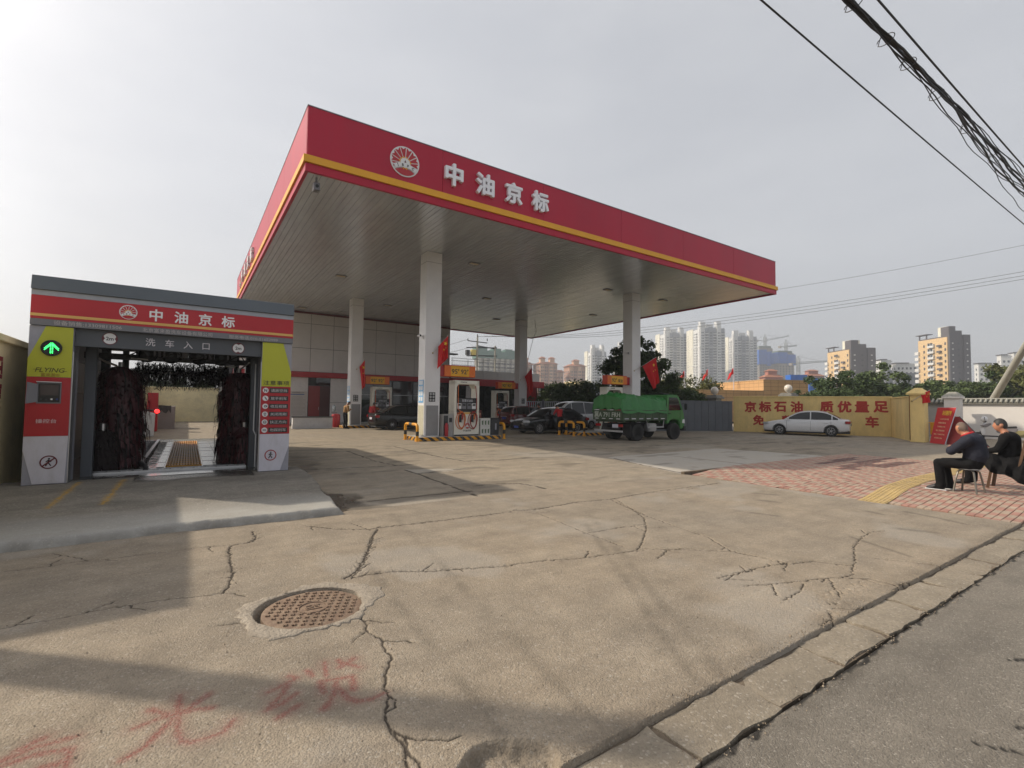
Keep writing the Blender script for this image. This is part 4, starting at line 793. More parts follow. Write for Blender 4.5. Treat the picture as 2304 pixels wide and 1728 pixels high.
# yellow boundary walls round the wash yard
M_YW = mat('yellow_render', RGB(246, 230, 184), rough=0.85, var=0.10, scale=0.8, bump=0.35, bscale=25, dirt=0.35, dirtcol=(0.30, 0.23, 0.12))
lw = wthing('boundary_wall', 'yellow rendered wall with red painted strokes at the left picture edge', 'wall', (-2.5, 26, 0))
b = MB(); b.box(-2.72, -2.50, 6.93, 45.0, 0, 2.50); b.build('wall_body', M_YW, lw)
b = MB(); b.box(-2.80, -2.42, 6.86, 45.0, 2.50, 2.61); b.build('coping', M_YW, lw, bevel=0.01)
b = MB(); b.box(-9.0, -2.73, 6.93, 7.15, 0, 2.50); b.build('return_wall', M_YW, lw)
b = MB(); b.box(-9.0, -2.81, 6.86, 7.22, 2.50, 2.61); b.build('return_coping', M_YW, lw)
M_WR = mat('wall_paint_red', RGB(150, 46, 48), rough=0.8, var=0.15, scale=6)
b = MB()
for y0, y1, z0, z1 in ((10.2, 10.98, 2.20, 2.27), (10.55, 10.98, 2.05, 2.12), (10.2, 10.98, 1.92, 1.985), (10.92, 10.985, 1.99, 2.195), (10.2, 10.99, 1.76, 1.83), (10.60, 10.66, 1.84, 1.915), (10.45, 10.97, 1.60, 1.66), (10.90, 10.97, 1.665, 1.755)): b.box(-2.4985, -2.494, y0, y1, z0, z1)
b.add([(-2.496, 10.30, 1.62), (-2.496, 10.42, 1.58), (-2.496, 10.92, 1.36), (-2.496, 10.98, 1.47)], [(0, 1, 2, 3)]); b.build('painted_strokes', M_WR, lw)
bw = wthing('boundary_wall', 'plain yellow wall closing the yard behind the car wash', 'wall', (3, 45.1, 0))
b = MB(); b.box(-2.49, 8.0, 45.0, 45.2, 0, 2.55); b.build('wall_body', M_YW, bw); b = MB(); b.box(-2.41, 8.0, 44.93, 45.27, 2.55, 2.66); b.build('coping', M_YW, bw)
# things behind the wash
bn = wthing('dust_bin', 'white upright bin with dark lid behind the car wash', 'bin', (-1.45, 27, 0))
b = MB(); b.prism([(-1.66, 0), (-1.24, 0), (-1.22, 1.0), (-1.50, 1.12), (-1.68, 1.12)], lambda u, v, w: (u, w, v), 26.8, 27.25); b.build('body', WHITE, bn, bevel=0.02); b = MB(); b.box(-1.68, -1.30, 26.82, 27.2, 1.125, 1.20); b.build('lid', M_DARK, bn)
b = MB(); b.box(-1.75, -1.30, 31.0, 31.6, 0, 2.0); rc = b.build('cabinet', M_RED, bevel=0.015); tag(rc, 'tall dull red cabinet behind the white bin in the yard', 'cabinet')
bs = wthing('wash_basin', 'grey block-built basin in front of the far yellow wall', 'basin', (-1.1, 34, 0))
b = MB(); b.box(-1.75, -0.62, 33.6, 35.2, 0, 1.28); b.build('body', mat('grey_tile', RGB(142, 132, 128), rough=0.6, var=0.08), bs)
for r_ in range(5):
    for c_ in range(4): b = MB(); b.box(-1.745 + c_*0.282, -1.475 + c_*0.282, 33.588, 33.602, 0.012 + r_*0.254, 0.255 + r_*0.254); b.build('tile', MATS['grey_tile'], bs)
cl_ = MB(); vs = []; fs = []
for i in range(7):
    for j in range(6): vs.append((-1.45 + i*0.11, 33.55 - 0.02*math.sin(i*1.9), 1.33 - j*0.075*(1 + 0.35*math.sin(i*2.2)) if j else 1.33 + 0.02*math.sin(i)))
for i in range(6):
    for j in range(5): a = i*6 + j; fs.append((a, a + 6, a + 7, a + 1))
cl_.add(vs, fs); cl_.add([(v[0], v[1] + 0.02, v[2]) for v in vs], fs); tag(cl_.build('hanging_cloth', mat('dark_cloth', (0.06, 0.05, 0.05), rough=0.9, var=0.3, scale=9), smooth=60), 'dark rag draped over the edge of the grey basin', 'cloth')

hp = wthing('wash_pipework', 'grey water pipes and black hoses along the inside of the wash', 'pipes', (-0.2, 12, 2.4))
for x_, z_ in ((-1.50, 2.44), (-1.44, 2.40), (1.04, 2.42)): MB().tube([(x_, 11.5, z_), (x_, 13.0, z_ - 0.02), (x_ + 0.03, 15.0, z_)], 0.018, 6).build('pipe', M_GALV, hp, smooth=50)
for k in range(5): MB().tube([(-1.3 + k*0.55, 11.62, 2.55), (-1.2 + k*0.55, 11.7, 2.40 - 0.04*(k % 2)), (-1.0 + k*0.55, 11.7, 2.44), (-0.78 + k*0.55, 11.62, 2.56)], 0.012, 6).build('hose', M_BLACK, hp, smooth=50)
for k in range(7): MB().box(1.155, 1.185, 11.46 + 0.0, 11.49, 0.45 + k*0.33, 0.50 + k*0.33).build('pipe_clip', M_SILV, hp)
MB().tube([(1.20, 11.40, 0.24), (1.20, 11.40, 0.9), (1.16, 11.44, 1.0), (1.16, 11.46, 2.4)], 0.014, 6).build('pipe', WHITE, hp, smooth=50)

fp = wthing('floor_plates', 'steel floor plates either side of the yellow grating', 'floor plates', (0, 15.5, 0.226))
for k in range(8):
    for x0, x1 in ((-0.50, -0.37), (0.31, 0.60), (0.62, 0.92)):
        y0 = 12.25 + k*0.90; MB().box(x0, x1, y0, y0 + 0.87, 0.2265, 0.236 + 0.004*((k*7 + int(x0*10)) % 3)).build('plate', mat('wet_plate', (0.20, 0.20, 0.205), rough=0.22, metal=0.8, var=0.35, scale=3, dirt=0.5, dirtcol=(0.05, 0.045, 0.04)), fp)

# ================================================================== CANOPY
CX0, CX1, CY0, CY1, CS, CT = 2.63, 28.87, 14.86, 39.5, 8.43, 10.34
M_FAS = mat('fascia_red', RGB(176, 8, 50), rough=0.42, var=0.07, scale=0.5, spec=0.35, bump=0.08, bscale=1.2, dirt=0.22, dirtcol=(0.24, 0.03, 0.06), stretch=(1, 1, 0.25))
M_SOF = mat('soffit_aluminium', (0.70, 0.745, 0.80), rough=0.20, metal=0.45, var=0.10, scale=0.6, bump=0.30, bscale=2.5, stretch=(5, 0.9, 1), spec=0.6, world=True)
can = wthing('fuel_canopy', 'large red fuel station canopy with yellow band on square white columns', 'canopy', (15.7, 27.2, 0))
def run_panels(n, a0, a1, fn):
    L = (a1 - a0)/n
    for i in range(n): fn(a0 + i*L + 0.006, a0 + (i + 1)*L - 0.006)
fas = []
def front(a, c):
    jy = random.uniform(0.0, 0.006); b = MB(); b.box(a, c, CY0 + jy, CY0 + 0.06, 8.62, CT); fas.append(b.build('fascia_panel', M_FAS, can))
run_panels(6, CX0, CX1, front)
run_panels(6, CY0 + 0.065, CY1, lambda a, c: MB().box(CX0, CX0 + 0.06, a, c, 8.62, CT).build('fascia_panel', M_FAS, can))
run_panels(6, CY0 + 0.065, CY1, lambda a, c: MB().box(CX1 - 0.06, CX1, a, c, 8.62, CT).build('fascia_panel', M_FAS, can))
run_panels(6, CX0 + 0.07, CX1 - 0.07, lambda a, c: MB().box(a, c, CY1 - 0.06, CY1, 8.62, CT).build('fascia_panel', M_FAS, can))
b = MB(); b.box(CX0 + 0.07, CX1 - 0.07, CY0 + 0.07, CY1 - 0.07, 9.3, 9.5); b.build('roof_deck', M_DARK, can)
b = MB(); b.box(CX0 - 0.012, CX1 + 0.012, CY0 - 0.012, CY0 + 0.07, CT + 0.001, CT + 0.03); b.box(CX0 - 0.012, CX0 + 0.07, CY0 + 0.071, CY1, CT + 0.001, CT + 0.03); b.box(CX1 - 0.07, CX1 + 0.012, CY0 + 0.071, CY1, CT + 0.001, CT + 0.03); b.build('top_cap', M_GRYM, can)
def band(x0, x1, y0, y1): return MB().box(x0, x1, y0, y1, 8.62, 8.84)
band(CX0 - 0.09, CX1 + 0.09, CY0 - 0.09, CY0 - 0.002).build('yellow_band', M_YEL, can, bevel=0.008)
band(CX0 - 0.09, CX0 - 0.002, CY0, CY1).build('yellow_band', M_YEL, can, bevel=0.008)
band(CX1 + 0.002, CX1 + 0.09, CY0, CY1).build('yellow_band', M_YEL, can, bevel=0.008)
for x0, x1, y0, y1 in ((CX0 - 0.03, CX1 + 0.03, CY0 - 0.03, CY0 + 0.07), (CX0 - 0.03, CX0 + 0.07, CY0 + 0.072, CY1), (CX1 - 0.07, CX1 + 0.03, CY0 + 0.072, CY1), (CX0 + 0.08, CX1 - 0.08, CY1 - 0.08, CY1)):
    MB().box(x0, x1, y0, y1, 8.37, 8.615).build('lower_trim', M_FAS, can, bevel=0.004)
# soffit planks, one object each, shared mesh
pw = 0.2; sb = MB(); sb.add([(0, 0, 0), (pw - 0.012, 0, 0), (pw - 0.012, CY1 - CY0 - 0.16, 0), (0, CY1 - CY0 - 0.16, 0), (0, 0, 0.03), (pw - 0.012, 0, 0.03), (pw - 0.012, CY1 - CY0 - 0.16, 0.03), (0, CY1 - CY0 - 0.16, 0.03)], [(0, 3, 2, 1), (4, 5, 6, 7), (0, 1, 5, 4), (1, 2, 6, 5), (2, 3, 7, 6), (3, 0, 4, 7)])
ms = sb.mesh('soffit_plank', bevel=0.004); ms.materials.append(M_SOF); rp = random.Random(5); x = CX0 + 0.08
while x < CX1 - 0.2:
    o = link('soffit_plank', ms, None, can, (x, CY0 + 0.08, CS + rp.uniform(-0.002, 0.002))); o.rotation_euler = (rp.uniform(-0.0004, 0.0004), rp.uniform(-0.005, 0.005), 0); x += pw
b = MB(); b.box(CX0 + 0.075, CX1 - 0.075, CY0 + 0.075, CY1 - 0.085, CS + 0.05, CS + 0.06); b.build('soffit_backing', M_BLACK, can)
# lettering and emblem
for i, ch in enumerate('中油京标'):
    text(ch, 0.80, mat('letter_white', (0.84, 0.85, 0.90), rough=0.4, var=0), can, (7.40 + i*1.253, CY0 - 0.065, 9.555), PX, PZ, ext=0.06, bold=0.008, fat=0.026, name='fascia_character')
    text(ch, 0.80, WHITE, can, (CX0 - 0.065, 34.3 - i*1.75, 9.50), -PY, PZ, ext=0.06, bold=0.008, fat=0.026, name='fascia_character')
logo(can, (5.63, CY0 - 0.004, 9.525), PX, PZ, 0.50, red=M_RED); logo(can, (CX0 - 0.004, 36.3, 9.5), -PY, PZ, 0.50)
for lx, ly in ((6.58, 26.4), (11.25, 20.15), (11.3, 32.4), (20.2, 32.4), (25.0, 26.4), (15.7, 26.4), (20.2, 20.1), (6.6, 37.0), (25, 20)):
    b = MB(); b.box(lx - 0.28, lx + 0.28, ly - 0.16, ly + 0.16, CS - 0.035, CS - 0.004); lm = b.build('ceiling_lamp', M_GRYM, can, bevel=0.006)
    b = MB(); b.box(lx - 0.22, lx + 0.22, ly - 0.11, ly + 0.11, CS - 0.042, CS - 0.036); b.build('diffuser', mat('warm_diffuser', (0.62, 0.52, 0.34), rough=0.4, var=0), lm)
M_COL = mat('column_cladding', RGB(226, 225, 226), rough=0.32, var=0.05, scale=0.7, dirt=0.12, dirtcol=(0.35, 0.34, 0.33))
M_COLG = mat('column_base_grey', RGB(136, 136, 138), rough=0.4, var=0.05, dirt=0.2); M_COLB = mat('column_base_beige', RGB(190, 186, 164), rough=0.5, var=0.06, dirt=0.2)
CW = 0.74
for cx_, cy_ in ((8.63, 19.74), (8.63, 31.49), (21.87, 19.74), (21.87, 31.49)):
    b = MB(); b.box(cx_, cx_ + CW, cy_, cy_ + CW, 0.17, CS - 0.005); c_ = b.build('column', M_COL, can, bevel=0.018, seg=2)
    b = MB(); b.box(cx_ + 0.09, cx_ + CW - 0.07, cy_ - 0.006, cy_ + 0.03, 0.20, 1.53); b.build('base_panel', M_COLG, c_)
    b = MB(); b.box(cx_ - 0.006, cx_ + 0.03, cy_ + 0.07, cy_ + CW - 0.07, 0.20, 1.53); b.build('base_panel', M_COLB, c_)
    b = MB(); b.box(cx_ - 0.004, cx_ + CW + 0.004, cy_ - 0.004, cy_ + CW + 0.004, 7.95, 7.962); b.build('cladding_joint', M_GRYM, c_)
b = MB(); b.tube([(22.9, 30.9, 8.42), (22.98, 30.8, 7.6), (22.75, 30.9, 6.9), (22.6, 31.4, 5.2), (22.62, 31.5, 4.5)], 0.018, 6); tag(b.build('downpipe_cable', M_GRYL, smooth=60), 'thin pale cable slanting down beside the far right canopy column', 'cable')
# cameras under the canopy
def cctv(loc, rz, label, dome=True):
    t = thing('security_camera', label, 'camera', loc, rz, 'security cameras')
    MB().box(-0.02, 0.02, -0.04, 0.04, -0.10, 0.10).build('bracket', WHITE, t)
    MB().tube([(0, 0, 0), (-0.12, 0, 0.02), (-0.16, 0, -0.02)], 0.018, 8).build('arm', WHITE, t, smooth=50)
    b = MB(); b.lathe([(0.001, -0.12), (0.05, -0.12), (0.055, 0.10), (0.04, 0.12), (0.001, 0.12)], (-0.18, 0, 0.03), 14, 'Y'); hs_ = b.build('housing', WHITE, t, smooth=40)
    MB().cyl((-0.18, -0.12, 0.03), (-0.18, -0.135, 0.03), 0.04, n=14).build('lens', M_BLACK, hs_)
    return t
cctv((8.62, 20.0, 4.60), 0, 'white security camera on the side of the nearest canopy column')
cctv((21.86, 20.0, 4.75), 0, 'white security camera on the column behind the green truck')
t = thing('security_camera', 'dark security camera under the near corner of the canopy', 'camera', (3.0, 15.25, 8.42), 0, 'security cameras')
MB().cyl((0, 0, 0), (0, 0, -0.18), 0.03, n=10).build('stem', M_GRYM, t); MB().box(-0.09, 0.09, -0.12, 0.12, -0.42, -0.18).build('housing', M_GRYM, t, bevel=0.02); MB().cyl((0, -0.121, -0.30), (0, -0.14, -0.30), 0.05, n=14).build('lens', M_BLACK, t)
# notices on the columns
def plaque(loc, label):
    t = thing('icon_plaque', label, 'sign', loc, 0, 'black icon plaques on the columns')
    MB().box(0, 0.31, -0.012, -0.007, 0, 0.42).build('plate', M_INK, t)
    for i in range(2):
        for j in range(3):
            b = MB(); f1 = frame_fn((0.085 + i*0.14, -0.0125, 0.075 + j*0.135), PX, PZ); ring_poly(b, f1, 0.030, 0.046, 0, 0.002, 18); b.build('icon_ring', WHITE, t)
            b = MB(); b.prism([(-0.014, -0.012), (0.016, -0.014), (0.010, 0.016), (-0.012, 0.012)], f1, 0, 0.002); b.build('icon_mark', WHITE, t)
plaque((8.83, 19.74, 1.70), 'black plaque of six white icons on the nearest canopy column'); plaque((8.83, 31.49, 1.70), 'black icon plaque on the column behind the standing man'); plaque((22.10, 31.49, 1.70), 'black icon plaque on the far right column')
def blue(loc, label):
    t = thing('notice_board', label, 'notice', loc, 0, 'blue notices on the columns'); MB().box(-0.014, -0.007, 0, 0.52, 0, 1.02).build('plate', mat('notice_blue', RGB(110, 170, 214), rough=0.45, var=0.04), t)
    for i in range(4):
        for j in range(2): b = MB(); b.box(-0.018, -0.0145, 0.07 + j*0.22, 0.23 + j*0.22, 0.08 + i*0.24, 0.26 + i*0.24); b.build('pictogram', WHITE, t)
blue((8.63, 19.86, 1.65), 'tall blue notice on the sunlit side of the nearest column'); blue((8.63, 31.6, 1.65), 'tall blue notice on the sunlit side of the column by the store')

# ------------------------------------------------------------------ pump islands
def stripe_mat():
    m = bpy.data.materials.new('hazard_stripes'); m.use_nodes = True; n = m.node_tree.nodes; l = m.node_tree.links; b = n['Principled BSDF']; b.inputs['Roughness'].default_value = 0.6
    tcn = n.new('ShaderNodeTexCoord'); sp = n.new('ShaderNodeSeparateXYZ'); l.new(tcn.outputs['Object'], sp.inputs[0])
    def M(op, a, c):
        q = n.new('ShaderNodeMath'); q.operation = op
        for i, v in enumerate((a, c)):
            if isinstance(v, (int, float)): q.inputs[i].default_value = v
            else: l.new(v, q.inputs[i])
        return q.outputs[0]
    u = M('ADD', M('ADD', sp.outputs['X'], sp.outputs['Y']), M('MULTIPLY', sp.outputs['Z'], 1.3)); k = M('GREATER_THAN', M('FRACT', M('MULTIPLY', u, 2.6), 0), 0.5)
    nz_ = n.new('ShaderNodeTexNoise'); nz_.inputs['Scale'].default_value = 9; nz_.inputs['Detail'].default_value = 6; l.new(tcn.outputs['Object'], nz_.inputs['Vector'])
    mxn = n.new('ShaderNodeMix'); mxn.data_type = 'RGBA'; mxn.inputs['A'].default_value = (*RGB(214, 150, 22), 1); mxn.inputs['B'].default_value = (0.02, 0.02, 0.02, 1); l.new(k, mxn.inputs['Factor'])
    m2 = n.new('ShaderNodeMix'); m2.data_type = 'RGBA'; m2.inputs['B'].default_value = (0.22, 0.19, 0.15, 1); l.new(mxn.outputs['Result'], m2.inputs['A'])
    mr = n.new('ShaderNodeMapRange'); mr.inputs['From Min'].default_value = 0.5; mr.inputs['From Max'].default_value = 0.75; mr.inputs['To Max'].default_value = 0.7; l.new(nz_.outputs['Fac'], mr.inputs['Value']); l.new(mr.outputs['Result'], m2.inputs['Factor']); l.new(m2.outputs['Result'], b.inputs['Base Color'])
    return m
M_STR = stripe_mat(); M_ISL = mat('island_top', (0.40, 0.39, 0.37), rough=0.7, var=0.1, dirt=0.3)
M_HY = mat('hoop_yellow', RGB(222, 154, 26), rough=0.42, var=0.08, scale=6, dirt=0.25); M_HB = mat('hoop_black', (0.02, 0.02, 0.02), rough=0.5, var=0.2)
def island(loc, L, label):
    t = thing('pump_island', label, 'pump island', loc, 0, 'pump islands')
    MB().box(0, L, 0, 1.75, 0, 0.16).build('kerb', M_STR, t, bevel=0.012)
    MB().box(0.06, L - 0.06, 0.06, 1.69, 0.161, 0.170).build('top', M_ISL, t); return t
island((8.18, 19.18, 0), 4.12, 'striped pump island under the nearest canopy column'); island((8.18, 30.95, 0), 4.12, 'striped pump island at the column by the standing man')
island((17.55, 19.18, 0), 5.3, 'striped pump island behind the green truck'); island((17.55, 30.95, 0), 5.3, 'striped pump island at the far right column')
def hoop(loc, w, label, rz=0, h=0.72):
    """guard hoop of bent pipe in the local YZ plane"""
    t = thing('guard_hoop', label, 'guard hoop', loc, rz, 'yellow and black guard hoops'); r = 0.062; k = 0.16
    def arc(y0, z0, a0, a1): return [(0, y0 + k*math.cos(R(a0 + (a1 - a0)*i/6)), z0 + k*math.sin(R(a0 + (a1 - a0)*i/6))) for i in range(7)]
    MB().tube([(0, 0, 0), (0, 0, h - k)] + arc(k, h - k, 180, 90) + arc(w - k, h - k, 90, 0) + [(0, w, h - k), (0, w, 0)], r, 12).build('pipe', M_HY, t, smooth=50)
    for y in (0, w): MB().cyl((0, y, 0.24), (0, y, 0.43), r + 0.003, n=14).build('black_sleeve', M_HB, t, smooth=40)
    MB().cyl((0, w*0.38, h), (0, w*0.62, h), r + 0.003, n=14).build('black_sleeve', M_HB, t, smooth=40)
    for y in (0, w): MB().cyl((0, y, 0), (0, y, 0.02), 0.10, n=14).build('foot', M_HY, t)
hoop((8.08, 19.15, 0), 1.35, 'yellow and black guard hoop at the left end of the nearest island'); hoop((12.42, 19.1, 0), 1.45, 'yellow and black guard hoop at the right end of the nearest island')
hoop((17.35, 18.95, 0), 1.45, 'yellow and black guard hoop left of the green truck, nearer one'); hoop((16.85, 19.2, 0), 1.2, 'yellow guard hoop half hidden behind the black saloon boot'); hoop((4.75, 30.9, 0), 1.0, 'yellow guard hoop at the left end of the low white wall')
# ------------------------------------------------------------------ dispensers
M_DW = mat('dispenser_white', RGB(222, 218, 205), rough=0.38, var=0.04, dirt=0.15, dirtcol=(0.4, 0.37, 0.3)); M_HO = mat('hose_orange', RGB(206, 104, 40), rough=0.45, var=0.1); M_HR = mat('hose_red', RGB(150, 40, 34), rough=0.45, var=0.1)
def dispenser(loc, label):
    t = thing('fuel_dispenser', label, 'fuel dispenser', loc, 0, 'fuel dispensers')
    W_, D_ = 1.30, 0.58
    MB().box(0, W_, 0, D_, 0.02, 1.08).build('cabinet', M_DW, t, bevel=0.015)
    MB().box(0.02, W_ - 0.02, -0.004, 0.02, 0.0, 0.06).build('kick_plate', M_BLACK, t)
    for x0 in (0, W_ - 0.13): MB().box(x0, x0 + 0.13, 0, D_, 1.082, 2.50).build('upright', M_DW, t, bevel=0.02)
    MB().box(0, W_, 0, D_, 2.34, 2.52).build('head_beam', M_DW, t, bevel=0.02)
    MB().prism([(0.13, 2.34), (0.22, 2.34), (0.13, 2.22)], lambda u, v, w: (u, w, v), 0.02, D_ - 0.02).build('corner_gusset', M_DW, t); b = MB(); b.prism([(W_ - 0.13, 2.34), (W_ - 0.13, 2.15), (W_ - 0.26, 2.34)], lambda u, v, w: (u, w, v), 0.02, D_ - 0.02); b.build('corner_gusset', M_DW, t)
    hdp = MB().box(0.131, W_ - 0.131, 0.03, D_ - 0.03, 1.082, 1.72).build('display_head', M_BLACK, t)
    MB().box(0.15, W_ - 0.15, 0.012, 0.03, 1.52, 1.70).build('sign_panel', mat('gloss_black', (0.012, 0.012, 0.014), rough=0.25, var=0), hdp)
    text('智慧加油站', 0.13, mat('silver_print', RGB(190, 190, 195), var=0), hdp, (0.68, 0.009, 1.60), PX, PZ, ext=0.001, bold=0.01, width=0.56)
    for i, x0 in enumerate((0.16, 0.40, 0.68, 0.92)):
        MB().box(x0, x0 + 0.21, 0.014, 0.03, 1.22, 1.48).build('keypad' if i in (0, 3) else 'readout', WHITE if i in (0, 3) else M_GRYM, hdp, bevel=0.004)
        MB().box(x0 + 0.03, x0 + 0.18, 0.010, 0.014, 1.36, 1.45).build('screen', M_GLASSD, hdp)
    MB().box(0.135, 0.50, -0.006, 0.0, 0.98, 1.075).build('maroon_strip', M_MAROON, t); MB().box(0.502, 0.82, -0.006, 0.0, 0.98, 1.075).build('gold_strip', M_GOLD, t); MB().box(0.822, W_ - 0.135, -0.006, 0.0, 0.98, 1.075).build('green_strip', mat('strip_green', RGB(40, 92, 60), var=0), t)
    for i, (x0, m) in enumerate(((0.34, M_HO), (0.96, M_HR))):
        MB().box(x0 - 0.09, x0 + 0.02, -0.03, 0.0, 0.62, 0.96).build('nozzle_holder', M_BLACK, t)
        nz_ = MB(); nz_.tube([(x0 + 0.03, -0.05, 0.98), (x0 + 0.06, -0.07, 0.88), (x0 + 0.05, -0.06, 0.74)], 0.035, 8).build('nozzle', M_REDP if i == 0 else M_HO, t, smooth=50)
        nb_ = MB(); nb_.tube([(x0 + 0.05, -0.06, 0.74), (x0 + 0.03, -0.05, 0.60)], 0.016, 8).build('spout', M_SILV, t, smooth=50)
        pts = []
        for k in range(56):
            a = R(90 + k*19.0); rr = 0.20 + 0.012*math.sin(k*0.9) + 0.03*(k > 28); pts.append((x0 + 0.02 + rr*0.95*math.cos(a) + (-0.05 if k > 28 else 0.02), -0.035 - 0.018*math.sin(k*0.4), 0.72 + rr*1.75*math.sin(a) - 0.02*(k > 28)))
        top_x = 0.17 if i == 0 else W_ - 0.17
        MB().tube(pts, 0.0165, 7).build('hose_coil', m, t, smooth=60)
        MB().tube([pts[0], (top_x, -0.06, 1.2), (top_x, -0.05, 1.7), (top_x + (0.03 if i == 0 else -0.03), 0.02, 2.30)], 0.0165, 7).build('hose', m, t, smooth=60)
    lg = logo(t, (0.68, -0.004, 0.46), PX, PZ, 0.15)
    text('中油京标', 0.10, M_INK, t, (0.68, -0.003, 0.235), PX, PZ, ext=0.001, bold=0.012, width=0.42)
    text('中油京标', 0.065, M_INK, t, (0.47, -0.003, 2.44), PX, PZ, ext=0.001, bold=0.012, width=0.34)
    return t
DW = dispenser((9.95, 19.45, 0.17), 'cream fuel dispenser with coiled orange hoses on the nearest island')
copy_tree(DW, (10.02, 31.25, 0.17), label='fuel dispenser behind the black saloon at the store side'); copy_tree(DW, (19.55, 19.5, 0.17), label='fuel dispenser whose top shows above the green truck'); copy_tree(DW, (19.45, 31.25, 0.17), label='fuel dispenser left of the far right column')
def grade_sign(loc, txt, label, flip=False):
    t = thing('grade_sign', label, 'sign', loc, 0, 'fuel grade signs'); L, Hh, Dp = 1.90, 0.50, 0.36
    s_ = -1 if flip else 1
    def bx(a, c, y0, y1, z0, z1): return MB().box(min(a, c), max(a, c), y0, y1, z0, z1)
    bx(0, s_*0.26, 0, Dp, 0.0, Hh - 0.05).build('red_end', M_REDP, t, bevel=0.01)
    bx(s_*0.262, s_*L, -0.03, Dp + 0.03, -0.012, Hh + 0.02).build('sign_box', mat('sign_orange_red', RGB(200, 62, 22), rough=0.4, var=0.05), t, bevel=0.02)
    for a, c, m in ((0.28, 0.60, mat('sign_orange', RGB(226, 112, 20), rough=0.4, var=0.04)), (0.602, 1.56, mat('sign_yellow', RGB(228, 168, 20), rough=0.4, var=0.04)), (1.562, L - 0.015, MATS['sign_orange'])):
        bx(s_*a, s_*c, -0.036, -0.0305, 0.01, Hh - 0.02).build('colour_field', m, t)
    for i, q in enumerate(txt):
        xc = (0.602 + 1.56)/2*s_ - 0.24 + i*0.48
        if q[1]: text(q[0], 0.30, M_INK, t, (xc - 0.05, -0.038, 0.23), PX, PZ, ext=0.001, bold=0.014, width=0.30); text('#', 0.13, M_INK, t, (xc + 0.155, -0.038, 0.31), PX, PZ, ext=0.001, bold=0.012)
        else: text(q[0], 0.22, M_INK, t, (xc, -0.038, 0.21), PX, PZ, ext=0.001, bold=0.014, width=0.36)
    return t
grade_sign((9.37, 19.92, 2.88), (('95', 1), ('92', 1)), 'yellow and orange sign reading 95 and 92 on the nearest column'); grade_sign((9.37, 31.67, 2.88), (('92', 1), ('92', 1)), 'yellow sign reading 92 twice above the dispenser by the standing man')
grade_sign((21.87, 19.92, 2.88), (('92', 1), ('柴油', 0)), 'orange sign reading 92 and diesel above the green truck', True); grade_sign((21.87, 31.67, 2.88), (('92', 1), ('92', 1)), 'red and yellow sign reading 92 twice left of the far column', True)
# ------------------------------------------------------------------ flags
M_FLAG = mat('flag_red', RGB(196, 20, 26), rough=0.75, var=0.08, scale=3); M_STAR = mat('star_yellow', RGB(240, 200, 40), rough=0.6, var=0)
_nd = M_FLAG.node_tree.nodes['Principled BSDF']; _nd.inputs['Subsurface Weight'].default_value = 0.0
def star(b, c, r, rt_, upv, off):
    f1 = frame_fn(c, rt_, upv); pts = [((r if i % 2 == 0 else r*0.4)*math.sin(math.pi*i/5 + 0.3), (r if i % 2 == 0 else r*0.4)*math.cos(math.pi*i/5 + 0.3)) for i in range(10)]
    b.prism(pts, f1, off, off + 0.006)
def flag(base, pa, pb, qa, qb, label, y=0.0, fold=0.06, stars=True, tip=None):
    """pole from base through pa to pb; cloth hangs from pa-pb down to qa-qb"""
    base, pa, pb, qa, qb = [Vector(v) for v in (base, pa, pb, qa, qb)]
    t = wthing('flag', label, 'flag', base, group='red flags')
    e = pb + (pb - base).normalized()*0.04; MB().cyl(base, e, 0.012, 0.009, n=8).build('pole', mat('flag_pole', (0.6, 0.58, 0.55), rough=0.4, var=0), t)
    MB().lathe([(0.001, -0.035), (0.03, -0.02), (0.035, 0.01), (0.02, 0.035), (0.001, 0.04)], base, 10).build('socket', mat('brass', (0.45, 0.33, 0.12), rough=0.35, metal=0.8, var=0), t, smooth=60)
    n, m = 10, 14; vs = []; nrm = (pb - pa).cross(qb - pb).normalized(); hor = (pb - pa).normalized()
    for i in range(n + 1):
        u = i/n
        for j in range(m + 1):
            s_ = j/m; p = pa.lerp(pb, u).lerp(qa.lerp(qb, u), s_)
            p = p + nrm*(fold*math.sin(u*9 + s_*2.5)*min(1, s_*2.2)) + hor*(0.05*math.sin(s_*3.0)*(0.5 - u))
            vs.append(p)
    fs = [(i*(m + 1) + j, (i + 1)*(m + 1) + j, (i + 1)*(m + 1) + j + 1, i*(m + 1) + j + 1) for i in range(n) for j in range(m)]
    b = MB(); b.add(vs, fs); k = len(b.v); b.add([v + nrm*0.004 for v in vs], [f[::-1] for f in fs]); cl_ = b.build('cloth', M_FLAG, t, smooth=70, fix=False)
    if stars:
        def at(u, s_): return pa.lerp(pb, u).lerp(qa.lerp(qb, u), s_)
        for u, s_, r in ((0.72, 0.22, 0.11), (0.55, 0.42, 0.045), (0.80, 0.45, 0.04)):
            p = at(u, s_) + nrm*(fold*math.sin(u*9 + s_*2.5)*min(1, s_*2.2))
            sd = -1 if nrm.y > 0 else 1
            b = MB(); star(b, p + Vector((0, -0.03, 0)), r, PX, PZ, 0.0); b.build('star', M_STAR, t)
    return t
flag((8.98, 19.73, 3.87), (9.13, 19.5, 4.15), (9.54, 19.35, 4.66), (9.08, 19.45, 3.15), (9.55, 19.35, 3.66), 'red flag on the nearest canopy column', fold=0.09)
flag((9.0, 31.48, 3.79), (9.09, 31.2, 3.92), (9.38, 31.05, 4.39), (9.28, 31.2, 2.48), (9.47, 31.1, 2.68), 'narrow red flag with yellow star on the column by the store', fold=0.05)
flag((22.05, 19.73, 3.72), (22.5, 19.5, 4.0), (23.5, 19.3, 4.61), (23.42, 19.4, 2.66), (23.74, 19.3, 3.1), 'large red flag with yellow stars on the column behind the truck', fold=0.07)
